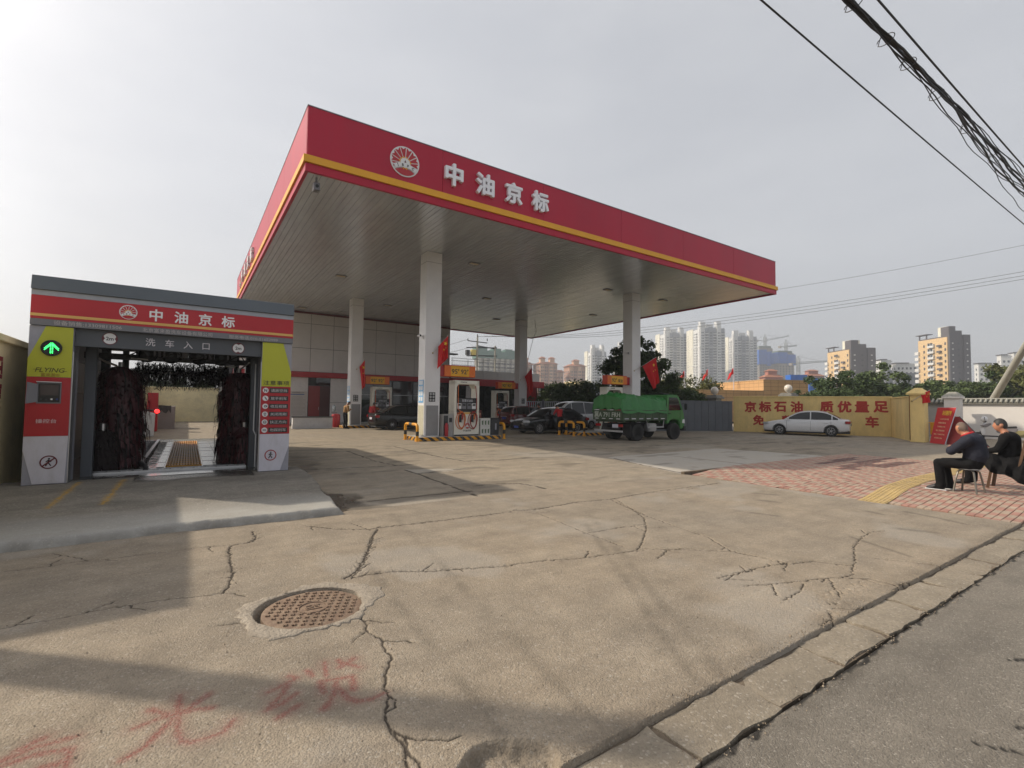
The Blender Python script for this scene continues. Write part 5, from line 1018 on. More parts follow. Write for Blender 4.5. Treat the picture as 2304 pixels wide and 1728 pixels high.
flag((21.95, 31.48, 3.60), (22.18, 31.2, 3.85), (22.78, 31.05, 4.63), (22.75, 31.2, 2.4), (22.92, 31.1, 2.75), 'red flag on the far right canopy column', fold=0.06, stars=False)
# ------------------------------------------------------------------ small things on the nearest island
ec = thing('extinguisher_cabinet', 'small grey cabinet with red fire extinguisher beside the nearest column', 'cabinet', (9.42, 19.45, 0.17))
MB().box(0, 0.50, 0.02, 0.45, 0, 0.98).build('body', mat('cabinet_grey', RGB(150, 148, 146), rough=0.5, var=0.06), ec, bevel=0.01); MB().box(0.03, 0.24, 0.012, 0.02, 0.03, 0.92).build('door', M_DARK, ec); MB().box(0.30, 0.44, 0.008, 0.02, 0.62, 0.82).build('latch_plate', M_BLACK, ec)
fe = thing('fire_extinguisher', 'red fire extinguisher standing before the small grey cabinet', 'extinguisher', (9.55, 19.38, 0.17))
b = MB(); b.lathe([(0.001, 0), (0.075, 0), (0.08, 0.03), (0.08, 0.48), (0.05, 0.56), (0.025, 0.60), (0.001, 0.60)], (0, 0, 0), 16); b.build('cylinder', M_REDP, fe, smooth=40); MB().box(-0.05, 0.03, -0.015, 0.015, 0.60, 0.66).build('handle', M_BLACK, fe); MB().tube([(0.03, 0, 0.62), (0.09, 0, 0.5), (0.09, 0, 0.25)], 0.01, 6).build('hose', M_BLACK, fe, smooth=50)
M_CT = mat('white_carton', RGB(206, 204, 198), rough=0.7, var=0.06, dirt=0.2); M_CTG = mat('carton_green', RGB(92, 110, 84), rough=0.7, var=0.2, scale=8)
for k, nm in enumerate(('lower', 'upper')):
    t = thing('white_carton', f'{nm} of the two white cartons beside the nearest dispenser', 'carton', (11.33, 19.45, 0.172 + k*0.395), 0, 'white cartons')
    MB().box(0, 0.54, 0, 0.40, 0, 0.39).build('box', M_CT, t, bevel=0.008); MB().box(-0.002, 0.542, 0.18, 0.22, 0.389, 0.392).build('tape', M_GOLD, t)
    for q in range(3): b = MB(); b.prism([(0.08 + q*0.16, 0.10), (0.15 + q*0.16, 0.08), (0.16 + q*0.16, 0.30), (0.07 + q*0.16, 0.27)], lambda u, v, w: (u, w, v), -0.003, -0.0005); b.build('print_mark', M_CTG, t)
t = thing('waste_bin', 'square black bin at the right end of the nearest island', 'bin', (11.89, 19.42, 0.17)); b = MB(); b.prism([(0.02, 0), (0.44, 0), (0.48, 0.74), (-0.01, 0.74)], lambda u, v, w: (u, w, v), 0, 0.42); b.build('body', M_DARK, t, bevel=0.015); MB().box(-0.025, 0.495, -0.015, 0.435, 0.742, 0.80).build('lid', M_BLACK, t, bevel=0.01); MB().box(0.22, 0.30, -0.008, -0.001, 0.25, 0.55).build('label_strip', M_GRYL, t)
M_MC = mat('maroon_carton', RGB(104, 48, 44), rough=0.7, var=0.25, scale=5)
for k in range(6):
    t = thing('maroon_carton', ('maroon carton in the pile behind the white cartons, row %s, %s' % (('bottom', 'middle', 'top')[k//2], ('left', 'right')[k % 2])), 'carton', (11.55 + (k % 2)*0.55, 21.6, 0.0 + (k//2)*0.44), random.uniform(-0.05, 0.05), 'maroon cartons')
    MB().box(0, 0.52, 0, 0.42, 0, 0.43).build('box', M_MC, t, bevel=0.008); MB().box(0.04, 0.48, -0.003, -0.0005, 0.16, 0.28).build('print_band', mat('print_pale', RGB(170, 120, 96), var=0.3, scale=20), t)

# ================================================================== STORE
YS = 38.6
M_PAN = mat('wall_panel_grey', RGB(212, 207, 204), rough=0.45, var=0.05, scale=0.6, dirt=0.1); M_PAN2 = mat('wall_lower_white', RGB(216, 211, 208), rough=0.55, var=0.05, dirt=0.12)
st = wthing('store_building', 'grey panelled station store with red band and red door under the canopy', 'building', (10.5, 38.6, 0))
MB().box(2.0, 19.2, YS + 0.04, 46.5, 0.0, 8.42).build('core', M_DARK, st); MB().box(19.205, 19.24, YS + 0.06, 46.5, 0.0, 8.4).build('side_wall', mat('side_wall_grey', RGB(120, 118, 118), rough=0.6, var=0.06), st)
xsj = [2.54 + 1.668*i for i in range(11)]; zs = [3.90, 5.68, 7.55, 8.40]
for i in range(len(xsj) - 1):
    for z0, z1 in zip(zs[:-1], zs[1:]): MB().box(xsj[i] + 0.014, min(xsj[i + 1], 19.2) - 0.014, YS, YS + 0.035, z0 + 0.014, z1 - 0.014).build('wall_panel', M_PAN, st)
MB().box(2.5, 19.25, YS - 0.28, YS - 0.002, 3.48, 3.88).build('red_band', M_REDP, st, bevel=0.01)
MB().box(2.5, 19.2, YS - 0.05, YS - 0.002, 8.28, 8.42).build('top_trim', M_MAROON, st)
for x0, x1 in ((2.6, 4.4), (4.42, 6.0), (6.02, 7.44), (9.07, 10.85)): MB().box(x0, x1, YS, YS + 0.035, 1.62, 3.475).build('lower_panel', M_PAN2, st); MB().box(x0, x1, YS, YS + 0.035, 0.0, 1.60).build('lower_panel', M_PAN2, st)
tr_ = MB().box(7.46, 9.05, YS + 0.02, YS + 0.035, 2.92, 3.475).build('transom', M_GLASSD, st); MB().box(7.44, 9.07, YS - 0.02, YS + 0.03, 2.86, 2.92).build('transom_bar', M_DARK, st)
d_ = MB().box(7.48, 8.30, YS - 0.02, YS + 0.02, 0.05, 2.85).build('door', mat('door_red', RGB(132, 38, 40), rough=0.4, var=0.06), st, bevel=0.005); MB().tube([(8.22, YS - 0.03, 1.25), (8.22, YS - 0.09, 1.25), (8.22, YS - 0.09, 1.05), (8.22, YS - 0.03, 1.05)], 0.012, 6).build('handle', M_SILV, d_)
d2 = MB().box(8.31, 9.03, YS + 0.022, YS + 0.035, 0.05, 2.85).build('door', mat('door_maroon', RGB(70, 26, 28), rough=0.4, var=0.06), st)
M_GLW = glassy('shop_glass', (0.02, 0.022, 0.025), rough=0.05, spec=0.8)
x = 10.9
for wd_ in (1.55, 1.55, 1.8, 1.8, 1.5):
    w_ = MB().box(x + 0.04, x + wd_ - 0.04, YS + 0.02, YS + 0.034, 0.12, 3.42).build('window', M_GLW, st)
    for a in (x, x + wd_ - 0.045): MB().box(a, a + 0.045, YS - 0.012, YS + 0.036, 0.10, 3.47).build('mullion', M_DARK, w_)
    MB().box(x + 0.046, x + wd_ - 0.046, YS - 0.006, YS + 0.019, 2.25, 2.31).build('rail', M_GALV, w_); x += wd_ + 0.003
MB().box(2.0, 19.2, YS - 1.3, YS + 0.04, 0.0, 0.10).build('step', M_ISL, st)
MB().box(19.25, 20.0, YS - 0.1, YS + 0.6, 6.05, 6.15).build('ledge', M_DARK, st)
ax = wthing('store_annex', 'low store annex with roof railing and red corner pier right of the tall block', 'building', (24.5, 38.6, 0))
MB().box(19.26, 29.0, YS + 0.05, 46.0, 0, 4.65).build('core', M_DARK, ax)
xa = [19.26 + 1.63*i for i in range(7)]
for a, c in zip(xa[:-1], xa[1:]): MB().box(a + 0.012, min(c, 29.0) - 0.012, YS - 0.3, YS - 0.26, 3.92, 4.70).build('parapet_panel', M_PAN, ax)
MB().box(19.26, 29.0, YS - 0.255, YS + 0.045, 3.92, 4.66).build('parapet_back', M_GRYM, ax); MB().box(29.01, 29.04, YS - 0.29, 45.9, 3.92, 4.70).build('parapet_side', mat('pale_panel', RGB(200, 200, 204), rough=0.5, var=0.04), ax)
MB().box(19.26, 29.45, YS - 0.55, YS - 0.3, 3.30, 3.915).build('red_band', M_REDP, ax, bevel=0.01)
MB().box(27.45, 28.75, YS - 0.2, YS + 0.045, 0, 3.295).build('red_pier', M_REDP, ax); MB().box(28.85, 29.02, YS - 0.5, YS - 0.32, 0, 3.295).build('white_post', WHITE, ax)
for i, (x0, x1) in enumerate(((19.4, 20.9), (21.4, 22.9), (22.95, 24.4), (24.45, 25.9), (25.95, 27.4))): MB().box(x0, x1, YS + 0.02, YS + 0.045, 0.1, 3.28).build('window', M_GLW, ax)
MB().box(20.92, 21.38, YS - 0.02, YS + 0.045, 0.0, 3.29).build('wall_strip', M_PAN2, ax)
for z0 in (5.12, 5.5, 5.72): MB().tube([(19.3, YS - 0.2, z0), (28.95, YS - 0.2, z0)], 0.022, 6).build('handrail', M_GALV, ax)
for k in range(7): MB().cyl((19.35 + k*1.6, YS - 0.2, 4.7), (19.35 + k*1.6, YS - 0.2, 5.72), 0.025, n=6).build('rail_post', M_GALV, ax)
for k in range(60): MB().cyl((19.45 + k*0.158, YS - 0.2, 4.72), (19.45 + k*0.158, YS - 0.2, 5.11 + 0.38), 0.010, n=5).build('baluster', M_GALV, ax)
b = MB(); b.tube([(24.3, YS - 0.2, 4.78), (29.0, YS - 0.25, 5.15)], 0.03, 6); b.build('white_pipe', WHITE, ax); b = MB(); b.tube([(24.3, YS - 0.25, 4.95), (29.0, YS - 0.3, 5.33)], 0.02, 6); b.build('white_pipe', WHITE, ax)
# poster and notice
nt_ = wthing('notice_board', 'pale notice board with blue strip on the store wall left of the red door', 'notice', (6.8, 38.5, 0.6)); MB().box(6.22, 7.38, YS - 0.03, YS - 0.003, 0.58, 2.42).build('board', mat('notice_paper', RGB(196, 188, 182), rough=0.6, var=0.05), nt_); MB().box(6.24, 7.20, YS - 0.036, YS - 0.031, 2.16, 2.22).build('blue_strip', mat('strip_blue', RGB(60, 96, 150), var=0), nt_)
for r_ in range(14): MB().box(6.32, 6.32 + (0.95 if r_ % 3 else 0.8), YS - 0.034, YS - 0.031, 0.72 + r_*0.098, 0.735 + r_*0.098).build('text_line', mat('line_grey', RGB(150, 138, 130), var=0), nt_)
text('加油站管理制度公示栏', 0.085, M_INK, nt_, (6.75, YS - 0.034, 2.33), PX, PZ, ext=0.001, bold=0.004, width=0.85)
ps = wthing('poster', 'orange poster with brown characters in the store window', 'poster', (17.0, 38.5, 1.4)); MB().box(16.72, 17.62, YS - 0.03, YS - 0.015, 0.95, 2.85).build('sheet', mat('poster_orange', RGB(170, 96, 34), rough=0.6, var=0.1), ps)
for r_ in range(4):
    for c_ in range(2): MB().box(16.80 + c_*0.40, 17.10 + c_*0.40, YS - 0.035, YS - 0.031, 2.42 - r_*0.36, 2.70 - r_*0.36).build('poster_block', mat('poster_brown', RGB(88, 46, 22), var=0.2, scale=30), ps)
# low wall, red barrel, water bottle
lw2 = wthing('low_wall', 'low white wall with dark cap in front of the store door', 'low wall', (6.4, 31.5, 0)); MB().box(5.25, 7.55, 31.35, 31.75, 0, 0.68).build('body', mat('low_wall_white', RGB(206, 204, 204), rough=0.6, var=0.05, dirt=0.2), lw2); MB().box(5.20, 7.60, 31.30, 31.80, 0.68, 0.74).build('cap', M_DARK, lw2)
b = MB(); b.lathe([(0.001, 0), (0.26, 0), (0.27, 0.05), (0.27, 0.75), (0.24, 0.85), (0.001, 0.88)], (8.05, 32.6, 0), 20); tag(b.build('red_barrel', M_REDP, smooth=40), 'red plastic barrel beside the low white wall', 'barrel')
ws = wthing('water_dispenser', 'dull steel water stand with clear bottle on top near the red barrel', 'water dispenser', (8.4, 34.6, 0)); MB().box(8.25, 8.60, 34.5, 34.85, 0, 0.95).build('body', M_GALV, ws, bevel=0.02); b = MB(); b.lathe([(0.06, 0.95), (0.06, 1.0), (0.13, 1.06), (0.13, 1.34), (0.06, 1.40), (0.03, 1.46), (0.001, 1.47)], (8.42, 34.67, 0), 16); b.build('bottle', mat('bottle_clear', (0.45, 0.5, 0.52), rough=0.1, var=0), ws, smooth=50)

# ================================================================== VEHICLES
M_TYRE = mat('tyre_rubber', (0.018, 0.018, 0.018), rough=0.85, var=0.25, scale=12, dirt=0.35, dirtcol=(0.10, 0.09, 0.075)); M_RIM = mat('alloy_rim', (0.48, 0.48, 0.49), rough=0.35, metal=0.7, var=0.05); M_STEELR = mat('painted_steel_rim', (0.20, 0.20, 0.20), rough=0.6, var=0.2, dirt=0.4)
M_CGL = glassy('car_glass', (0.012, 0.014, 0.016), rough=0.04, spec=0.45); M_CHR = mat('chrome', (0.65, 0.65, 0.66), rough=0.12, metal=1.0, var=0); M_TAIL = mat('tail_lamp_red', (0.32, 0.012, 0.015), rough=0.15, var=0.1, coat=0.5); M_HEADL = mat('head_lamp', (0.55, 0.57, 0.6), rough=0.1, var=0.1, coat=0.6); M_TRIM = mat('black_trim', (0.015, 0.015, 0.016), rough=0.6, var=0.1)
M_PLB = mat('plate_blue', RGB(34, 60, 140), rough=0.4, var=0); M_PLW = mat('plate_white', RGB(190, 190, 200), rough=0.4, var=0)
def wheel(parent, x, y, r, w, side, rim_m, spokes=10, name='wheel', steel=False):
    """side = +1: outer face towards +y"""
    t = bpy.data.objects.new(name, None); COL.objects.link(t); t.parent = parent; t.location = (x, y, r)
    b = MB(); hw = w/2; b.lathe([(r*0.62, -hw*0.9), (r*0.80, -hw), (r*0.95, -hw*0.92), (r, -hw*0.6), (r, hw*0.6), (r*0.95, hw*0.92), (r*0.80, hw), (r*0.64, hw*0.95), (r*0.62, hw*0.5), (r*0.62, -hw*0.9)], (0, 0, 0), 32, 'Y'); b.build('tyre', M_TYRE, t, smooth=40)
    b = MB(); ring_f = hw*0.80*side
    b.lathe([(r*0.63, -hw*0.8), (r*0.63, hw*0.9), (r*0.585, hw*0.92), (r*0.56, hw*0.3), (r*0.56, -hw*0.8)], (0, 0, 0), 32, 'Y'); rim = b.build('rim', rim_m, t, smooth=35)
    b = MB(); b.lathe([(0.001, -0.01), (r*0.56, -0.01), (r*0.56, 0.01), (0.001, 0.01)], (0, hw*0.1*side, 0), 24, 'Y'); b.build('back_disc', M_TRIM, rim)
    if steel:
        b = MB(); b.lathe([(0.001, hw*0.2*side), (r*0.22, hw*0.25*side), (r*0.30, hw*0.62*side), (r*0.50, hw*0.30*side), (r*0.57, hw*0.55*side)], (0, 0, 0), 28, 'Y'); b.build('wheel_centre', rim_m, rim, smooth=50)
        for k in range(8): a = R(45*k); b = MB(); b.cyl((r*0.40*math.cos(a), hw*0.36*side, r*0.40*math.sin(a)), (r*0.40*math.cos(a), hw*0.56*side, r*0.40*math.sin(a)), r*0.075, n=8); b.build('hand_hole', M_TRIM, rim)
    else:
        for k in range(spokes):
            a = 2*math.pi*k/spokes; b = MB(); b.bar((r*0.10*math.cos(a), ring_f, r*0.10*math.sin(a)), (r*0.58*math.cos(a), ring_f*0.96, r*0.58*math.sin(a)), r*0.075, r*0.06); b.build('spoke', rim_m, rim)
        b = MB(); b.lathe([(0.001, 0), (r*0.14, 0), (r*0.13, 0.02*side), (0.001, 0.022*side)], (0, ring_f, 0), 16, 'Y'); b.build('hub_cap', rim_m, rim, smooth=50)
    return t
def loft_body(stations, wheels, wr):
    """stations: (x, z_low, z_mid, z_top, half width) -> smooth closed shell with wheel arches cut"""
    vs, fs = [], []; prof = None; n = 14
    for (x, zl, zm, zt, hw) in stations:
        half = [(0.0, zl), (hw*0.82, zl), (hw*0.96, zl + 0.05), (hw, zm - 0.10), (hw, zm + 0.02), (hw*0.965, zt - 0.06), (hw*0.86, zt - 0.004), (0.0, zt + 0.025)]
        ring = half + [(-y, z) for y, z in half[-2:0:-1]]; n = len(ring); vs += [(x, y, z) for y, z in ring]
    k = len(stations); fs = [(i*n + j, i*n + (j + 1) % n, (i + 1)*n + (j + 1) % n, (i + 1)*n + j) for i in range(k - 1) for j in range(n)]
    fs += [tuple(range(n - 1, -1, -1)), tuple(range((k - 1)*n, k*n))]
    b = MB(); b.add(vs, fs); me = b.mesh('body'); o = bpy.data.objects.new('tmp', me); COL.objects.link(o); sm = o.modifiers.new('s', 'SUBSURF'); sm.levels = 2; sm.render_levels = 2
    cut = MB()
    for (wx, hw) in wheels:
        for s_ in (-1, 1): cut.cyl((wx, s_*(hw - 0.26), wr), (wx, s_*(hw + 0.25), wr), wr*1.17, n=28)
    co = bpy.data.objects.new('cut', cut.mesh('cut')); COL.objects.link(co); bo = o.modifiers.new('b', 'BOOLEAN'); bo.object = co; bo.operation = 'DIFFERENCE'; bo.solver = 'EXACT'
    bpy.context.view_layer.update(); res = evalmesh(o); bpy.data.objects.remove(o); bpy.data.objects.remove(co)
    res.polygons.foreach_set('use_smooth', [True]*len(res.polygons)); res.set_sharp_from_angle(angle=R(38)); return res
def catmull(P, m):
    out = []
    for i in range(len(P) - 1):
        p0, p1, p2, p3 = P[max(i - 1, 0)], P[i], P[i + 1], P[min(i + 2, len(P) - 1)]
        for j in range(m):
            t = j/m; out.append(tuple(0.5*((2*b_) + (-a + c)*t + (2*a - 5*b_ + 4*c - d)*t*t + (-a + 3*b_ - 3*c + d)*t**3) for a, b_, c, d in zip(p0, p1, p2, p3)))
    out.append(P[-1]); return out
def car(name, label, loc, rz, paint, stations, cab, wx, wr=0.315, rim=None, spokes=10, lights=None, plate='blue', group='cars at the station', suv=False, sidelights=True):
    """cab: list of (x, z) from windscreen base over the roof to the rear base; stations x runs rear -> front"""
    t = thing(name, label, 'car', loc, rz, group); hwm = max(s[4] for s in stations); L = stations[-1][0]
    body = link('body', loft_body(stations, [(w, hwm) for w in wx], wr), paint, t)
    zb = cab[0][1]; zr = max(z for x, z in cab); wb, wt = hwm*0.90, hwm*0.66
    def yw(z): return wb + (wt - wb)*max(0, (z - zb))/(zr - zb)
    cv = catmull(cab, 6); n = len(cv)
    def sweep(i0, i1, nm, m, parent, off=0.0, inset=0.0):
        b = MB(); vs = []; cr_ = 9
        for i in range(i0, i1 + 1):
            x, z = cv[i]; w = yw(z) - inset
            for j in range(cr_): u = -1 + 2*j/(cr_ - 1); vs.append((x + (0.05*(1 - u*u) if x > cab[0][0]*0.6 else -0.03*(1 - u*u))*(1 if z < zr - 0.1 else 0.2), u*w, z + 0.03*(1 - u*u) + off))
        q = i1 - i0; fs = [(a*cr_ + j, a*cr_ + j + 1, (a + 1)*cr_ + j + 1, (a + 1)*cr_ + j) for a in range(q) for j in range(cr_ - 1)]
        b.add(vs, fs); return b.build(nm, m, parent, smooth=50)
    iz = [i for i in range(n) if cv[i][1] > zr - 0.10]; ia, ic = iz[0], iz[-1]
    sweep(0, n - 1, 'roof', paint, t); sweep(1, ia, 'windscreen', M_CGL, t, 0.006, 0.05); sweep(ic, n - 2, 'rear_window', M_CGL, t, 0.006, 0.05)
    for s_ in (-1, 1):
        poly = [(x, z) for x, z in cv]; b = MB(); m_ = len(poly); vs = [(x, s_*(yw(z)), z) for x, z in poly] + [(x, s_*(yw(zb)), zb - 0.06) for x, z in poly]
        b.add(vs, [(i, i + 1, m_ + i + 1, m_ + i) for i in range(m_ - 1)]); b.build('side_frame', paint, t)
        # glass panes: inset outline cut at pillars
        x_f, x_r = cab[0][0], cab[-1][0]; zg0 = zb + 0.035
        def ztop(x):
            best = zb
            for i in range(n - 1):
                (x0, z0), (x1, z1) = cv[i], cv[i + 1]
                if min(x0, x1) <= x <= max(x0, x1) and abs(x1 - x0) > 1e-6: best = max(best, z0 + (z1 - z0)*(x - x0)/(x1 - x0))
            return best - 0.055
        mids = lights.get('pillars') if lights and 'pillars' in lights else [x_f - 0.12, x_r + (x_f - x_r)*0.52, x_r + 0.42, x_r + 0.10]
        for a, c in zip(mids[:-1], mids[1:]):
            k = 9; top = [(c + 0.03 + (a - c - 0.06)*i/k) for i in range(k + 1)]; pts = [(x, max(zg0 + 0.001, ztop(x))) for x in top]
            pts = [(top[0], zg0)] + pts + [(top[-1], zg0)]
            b = MB(); b.add([(x, s_*(yw(z) + 0.006), z) for x, z in pts], [tuple(range(len(pts)))]); b.build('side_window', M_CGL, t)
        for xs_ in (mids[0] - 0.02, mids[1], mids[-2] + 0.05):
            b = MB(); b.box(xs_ - 0.004, xs_ + 0.004, s_*hwm*0.985 - 0.012, s_*hwm*0.985 + 0.012, 0.34, zb - 0.06); b.build('door_seam', M_TRIM, t)
        for xs_ in (mids[1] + 0.16, mids[-2] + 0.20): b = MB(); b.bar((xs_, s_*(hwm*0.985), zb - 0.16), (xs_ + 0.2, s_*(hwm*0.985), zb - 0.155), 0.04, 0.03); b.build('door_handle', paint, t)
        b = MB(); b.obox((x_f - 0.22, s_*(hwm + 0.06), zb + 0.06), (0.10, 0.17, 0.12)); b.build('mirror', paint, t, bevel=0.025)
        b = MB(); b.box(wx[0] + wr*1.2, wx[1] - wr*1.2, s_*hwm*0.93 - 0.02, s_*hwm*0.93 + 0.02, stations[4][1] - 0.02, stations[4][1] + 0.05); b.build('sill', M_TRIM, t)
        xf, zf = L - 0.22, stations[-3][3] - 0.10
        b = MB(); b.obox((xf, s_*hwm*0.72, zf), (0.42, 0.30, 0.13), Matrix.Rotation(s_*R(-32), 3, 'Z')); b.build('headlight', M_HEADL, t, bevel=0.04, seg=2)
        xr, zt_ = 0.16, stations[1][3] - 0.17
        b = MB(); b.obox((xr, s_*hwm*0.80, zt_), (0.26, 0.30, 0.16), Matrix.Rotation(s_*R(22), 3, 'Z')); b.build('tail_light', M_TAIL, t, bevel=0.03, seg=2)
        for w_ in wx: wheel(t, w_, s_*(hwm - 0.115), wr, 0.20, s_, rim or M_RIM, spokes)
    b = MB(); b.box(L - 0.03, L + 0.012, -0.34, 0.34, 0.42, 0.56); b.build('grille', M_TRIM, t, bevel=0.01)
    b = MB(); b.box(L - 0.02, L + 0.018, -0.36, 0.36, 0.565, 0.60); b.build('grille_bar', M_CHR, t, bevel=0.006)
    b = MB(); b.box(L + 0.013, L + 0.022, -0.22, 0.22, 0.33, 0.45); b.build('number_plate', M_PLB, t)
    b = MB(); b.box(-0.022, -0.012, -0.22, 0.22, 0.62, 0.76); b.build('number_plate', M_PLB if plate == 'blue' else M_PLW, t)
    b = MB(); b.box(-0.02, 0.03, -0.40, 0.40, 0.785, 0.81); b.build('boot_trim', M_CHR, t)
    b = MB(); b.box(0.05, L - 0.08, -hwm*0.8, hwm*0.8, 0.17, 0.26); b.build('underbody', M_TRIM, t)
    return t
P_BLK = mat('car_paint_black', (0.005, 0.005, 0.006), rough=0.25, var=0.1, coat=0.35, spec=0.35); P_WHT = mat('car_paint_white', (0.66, 0.66, 0.67), rough=0.28, var=0.03, coat=0.6, dirt=0.06, dirtcol=(0.4, 0.36, 0.3)); P_RED = mat('car_paint_maroon', (0.10, 0.012, 0.012), rough=0.25, var=0.1, coat=0.8)
SED = [(0.0, 0.36, 0.62, 0.90, 0.70), (0.05, 0.28, 0.62, 0.99, 0.79), (0.45, 0.24, 0.62, 1.015, 0.86), (0.95, 0.20, 0.60, 0.985, 0.885), (1.8, 0.18, 0.58, 0.955, 0.89), (2.6, 0.18, 0.58, 0.945, 0.89), (3.2, 0.18, 0.57, 0.935, 0.885), (3.7, 0.20, 0.56, 0.885, 0.875), (4.15, 0.22, 0.52, 0.79, 0.83), (4.42, 0.24, 0.48, 0.68, 0.74), (4.48, 0.30, 0.46, 0.60, 0.66)]
SCAB = [(3.30, 0.93), (2.95, 1.16), (2.55, 1.37), (2.1, 1.445), (1.6, 1.45), (1.2, 1.39), (0.85, 1.24), (0.45, 1.00)]
def sc(st, k): return [(x*k, a, b, c, d) for x, a, b, c, d in st]
car('white_saloon', 'white saloon car parked along the yellow wall with red characters', (31.93, 12.23, 0), R(109.3), P_WHT, SED, SCAB, (0.92, 3.56), spokes=7)
k = 4.68/4.48; BL = [(x, a, b, c, w*1.01) for x, a, b, c, w in sc(SED, k)]; BC = [(x*k, z + 0.02) for x, z in SCAB]
car('black_saloon', 'black saloon facing left, with attendant in red beside its door', (19.95, 22.15, 0), R(179), P_BLK, BL, BC, (0.98, 3.70), wr=0.325, spokes=9)
car('black_saloon', 'black saloon seen from behind, red tail light, left of the nearest column', (9.25, 29.08, 0), R(1), P_BLK, BL, BC, (1.02, 3.74), wr=0.325, spokes=12, plate='white')
HB = [(0.0, 0.36, 0.66, 0.98, 0.74), (0.04, 0.28, 0.66, 1.06, 0.80), (0.4, 0.24, 0.64, 1.06, 0.86), (0.8, 0.20, 0.62, 1.03, 0.885), (1.5, 0.19, 0.6, 0.99, 0.89), (2.3, 0.19, 0.6, 0.97, 0.89), (2.9, 0.19, 0.58, 0.96, 0.885), (3.4, 0.20, 0.56, 0.90, 0.87), (3.8, 0.22, 0.52, 0.80, 0.82), (4.06, 0.24, 0.48, 0.70, 0.74), (4.1, 0.3, 0.46, 0.62, 0.66)]
HC = [(3.05, 0.95), (2.7, 1.2), (2.3, 1.44), (1.8, 1.51), (1.1, 1.52), (0.5, 1.46), (0.25, 1.28), (0.12, 1.05)]
car('maroon_hatchback', 'dark maroon hatchback partly hidden behind the black saloon', (18.0, 27.7, 0), R(2), P_RED, HB, HC, (0.75, 3.28), wr=0.32)
VB = [(0.0, 0.36, 0.7, 1.06, 0.74), (0.03, 0.28, 0.7, 1.12, 0.79), (0.35, 0.24, 0.68, 1.12, 0.80), (0.75, 0.22, 0.66, 1.10, 0.81), (1.4, 0.22, 0.64, 1.08, 0.81), (2.1, 0.22, 0.64, 1.06, 0.81), (2.7, 0.22, 0.62, 1.05, 0.81), (3.1, 0.24, 0.6, 1.00, 0.80), (3.4, 0.26, 0.56, 0.90, 0.76), (3.56, 0.28, 0.5, 0.78, 0.70), (3.6, 0.32, 0.48, 0.7, 0.62)]
VC = [(3.3, 1.02), (3.05, 1.30), (2.7, 1.66), (2.2, 1.84), (1.5, 1.88), (0.6, 1.86), (0.10, 1.76), (0.02, 1.15)]
car('white_minivan', 'white minivan partly hidden behind the black saloon and the truck', (23.7, 25.2, 0), R(178), P_WHT, VB, VC, (0.62, 2.95), wr=0.29, lights={'pillars': [3.15, 2.25, 1.15, 0.12]})

# ------------------------------------------------------------------ green truck
trk = thing('tipper_truck', 'small green dump truck with a green tarpaulin over its load', 'truck', (16.2, 16.15, 0), R(-0.6))
M_TG = mat('truck_green', RGB(42, 112, 46), rough=0.42, var=0.10, scale=2, coat=0.2, dirt=0.35, dirtcol=(0.12, 0.11, 0.085)); M_TGD = mat('bed_green', RGB(50, 72, 46), rough=0.6, var=0.2, scale=3, dirt=0.6, dirtcol=(0.11, 0.10, 0.08)); M_TARP = mat('tarpaulin_green', RGB(34, 108, 44), rough=0.5, var=0.18, scale=2.0, bump=1.0, bscale=4)
for y0 in (-0.42, 0.34): MB().box(0.35, 4.35, y0, y0 + 0.08, 0.62, 0.80).build('chassis_rail', M_TRIM, trk)
MB().box(0.55, 4.1, -0.3, 0.3, 0.50, 0.61).build('drivetrain', M_TRIM, trk); MB().cyl((1.25, -0.75, 0.42), (1.25, 0.75, 0.42), 0.09, n=12).build('rear_axle', M_TRIM, trk)
for x in (0.15, 0.9, 1.7, 2.5): MB().box(x, x + 0.09, -0.92, 0.92, 0.86, 0.945).build('bed_cross_member', M_TGD, trk)
MB().box(0.03, 3.02, -0.95, 0.95, 0.946, 1.0).build('bed_floor', M_TGD, trk)
tg = MB().box(0.0, 0.035, -0.95, 0.95, 0.96, 1.47).build('tailgate', M_TGD, trk); MB().box(3.03, 3.07, -0.95, 0.95, 0.96, 1.75).build('bulkhead', M_TGD, trk)
for y0 in (-0.96, 0.925):
    sd = MB().box(0.04, 3.025, y0, y0 + 0.035, 0.96, 1.42).build('side_board', M_TGD, trk); yo = -0.975 if y0 < 0 else 0.961
    for x in (0.02, 0.52, 1.02, 1.52, 2.02, 2.52, 2.98): MB().box(x, x + 0.05, yo, yo + 0.014, 0.95, 1.44).build('side_post', M_TGD, sd)
    MB().box(0.03, 3.03, yo - 0.004, yo + 0.018, 1.40, 1.44).build('top_rail', M_TGD, sd)
    for i, x in enumerate((0.14, 0.60, 1.10, 1.60, 2.10, 2.60)): MB().box(x, x + 0.26, yo - 0.002 if y0 < 0 else yo + 0.012, yo + 0.002 if y0 < 0 else yo + 0.016, 1.02, 1.05).build('reflector_strip', WHITE if i % 2 else M_PLW, sd)
MB().box(-0.012, 0.0, -0.93, 0.93, 1.40, 1.46).build('tailgate_rail', M_TGD, tg)
for i, y in enumerate((-0.88, -0.42, 0.05, 0.5)): MB().box(-0.016, -0.0125, y, y + 0.36, 1.415, 1.445).build('reflector_strip', WHITE if i % 2 else M_PRED, tg); MB().box(-0.004, -0.0005, y + 0.05, y + 0.28, 1.01, 1.04).build('reflector_strip', WHITE, tg)
text('冀A 791 FRH', 0.30, mat('worn_white_print', RGB(176, 182, 170), rough=0.7, var=0.3, scale=25), tg, (-0.004, 0.0, 1.22), -PY, PZ, ext=0.002, bold=0.012, width=1.66)
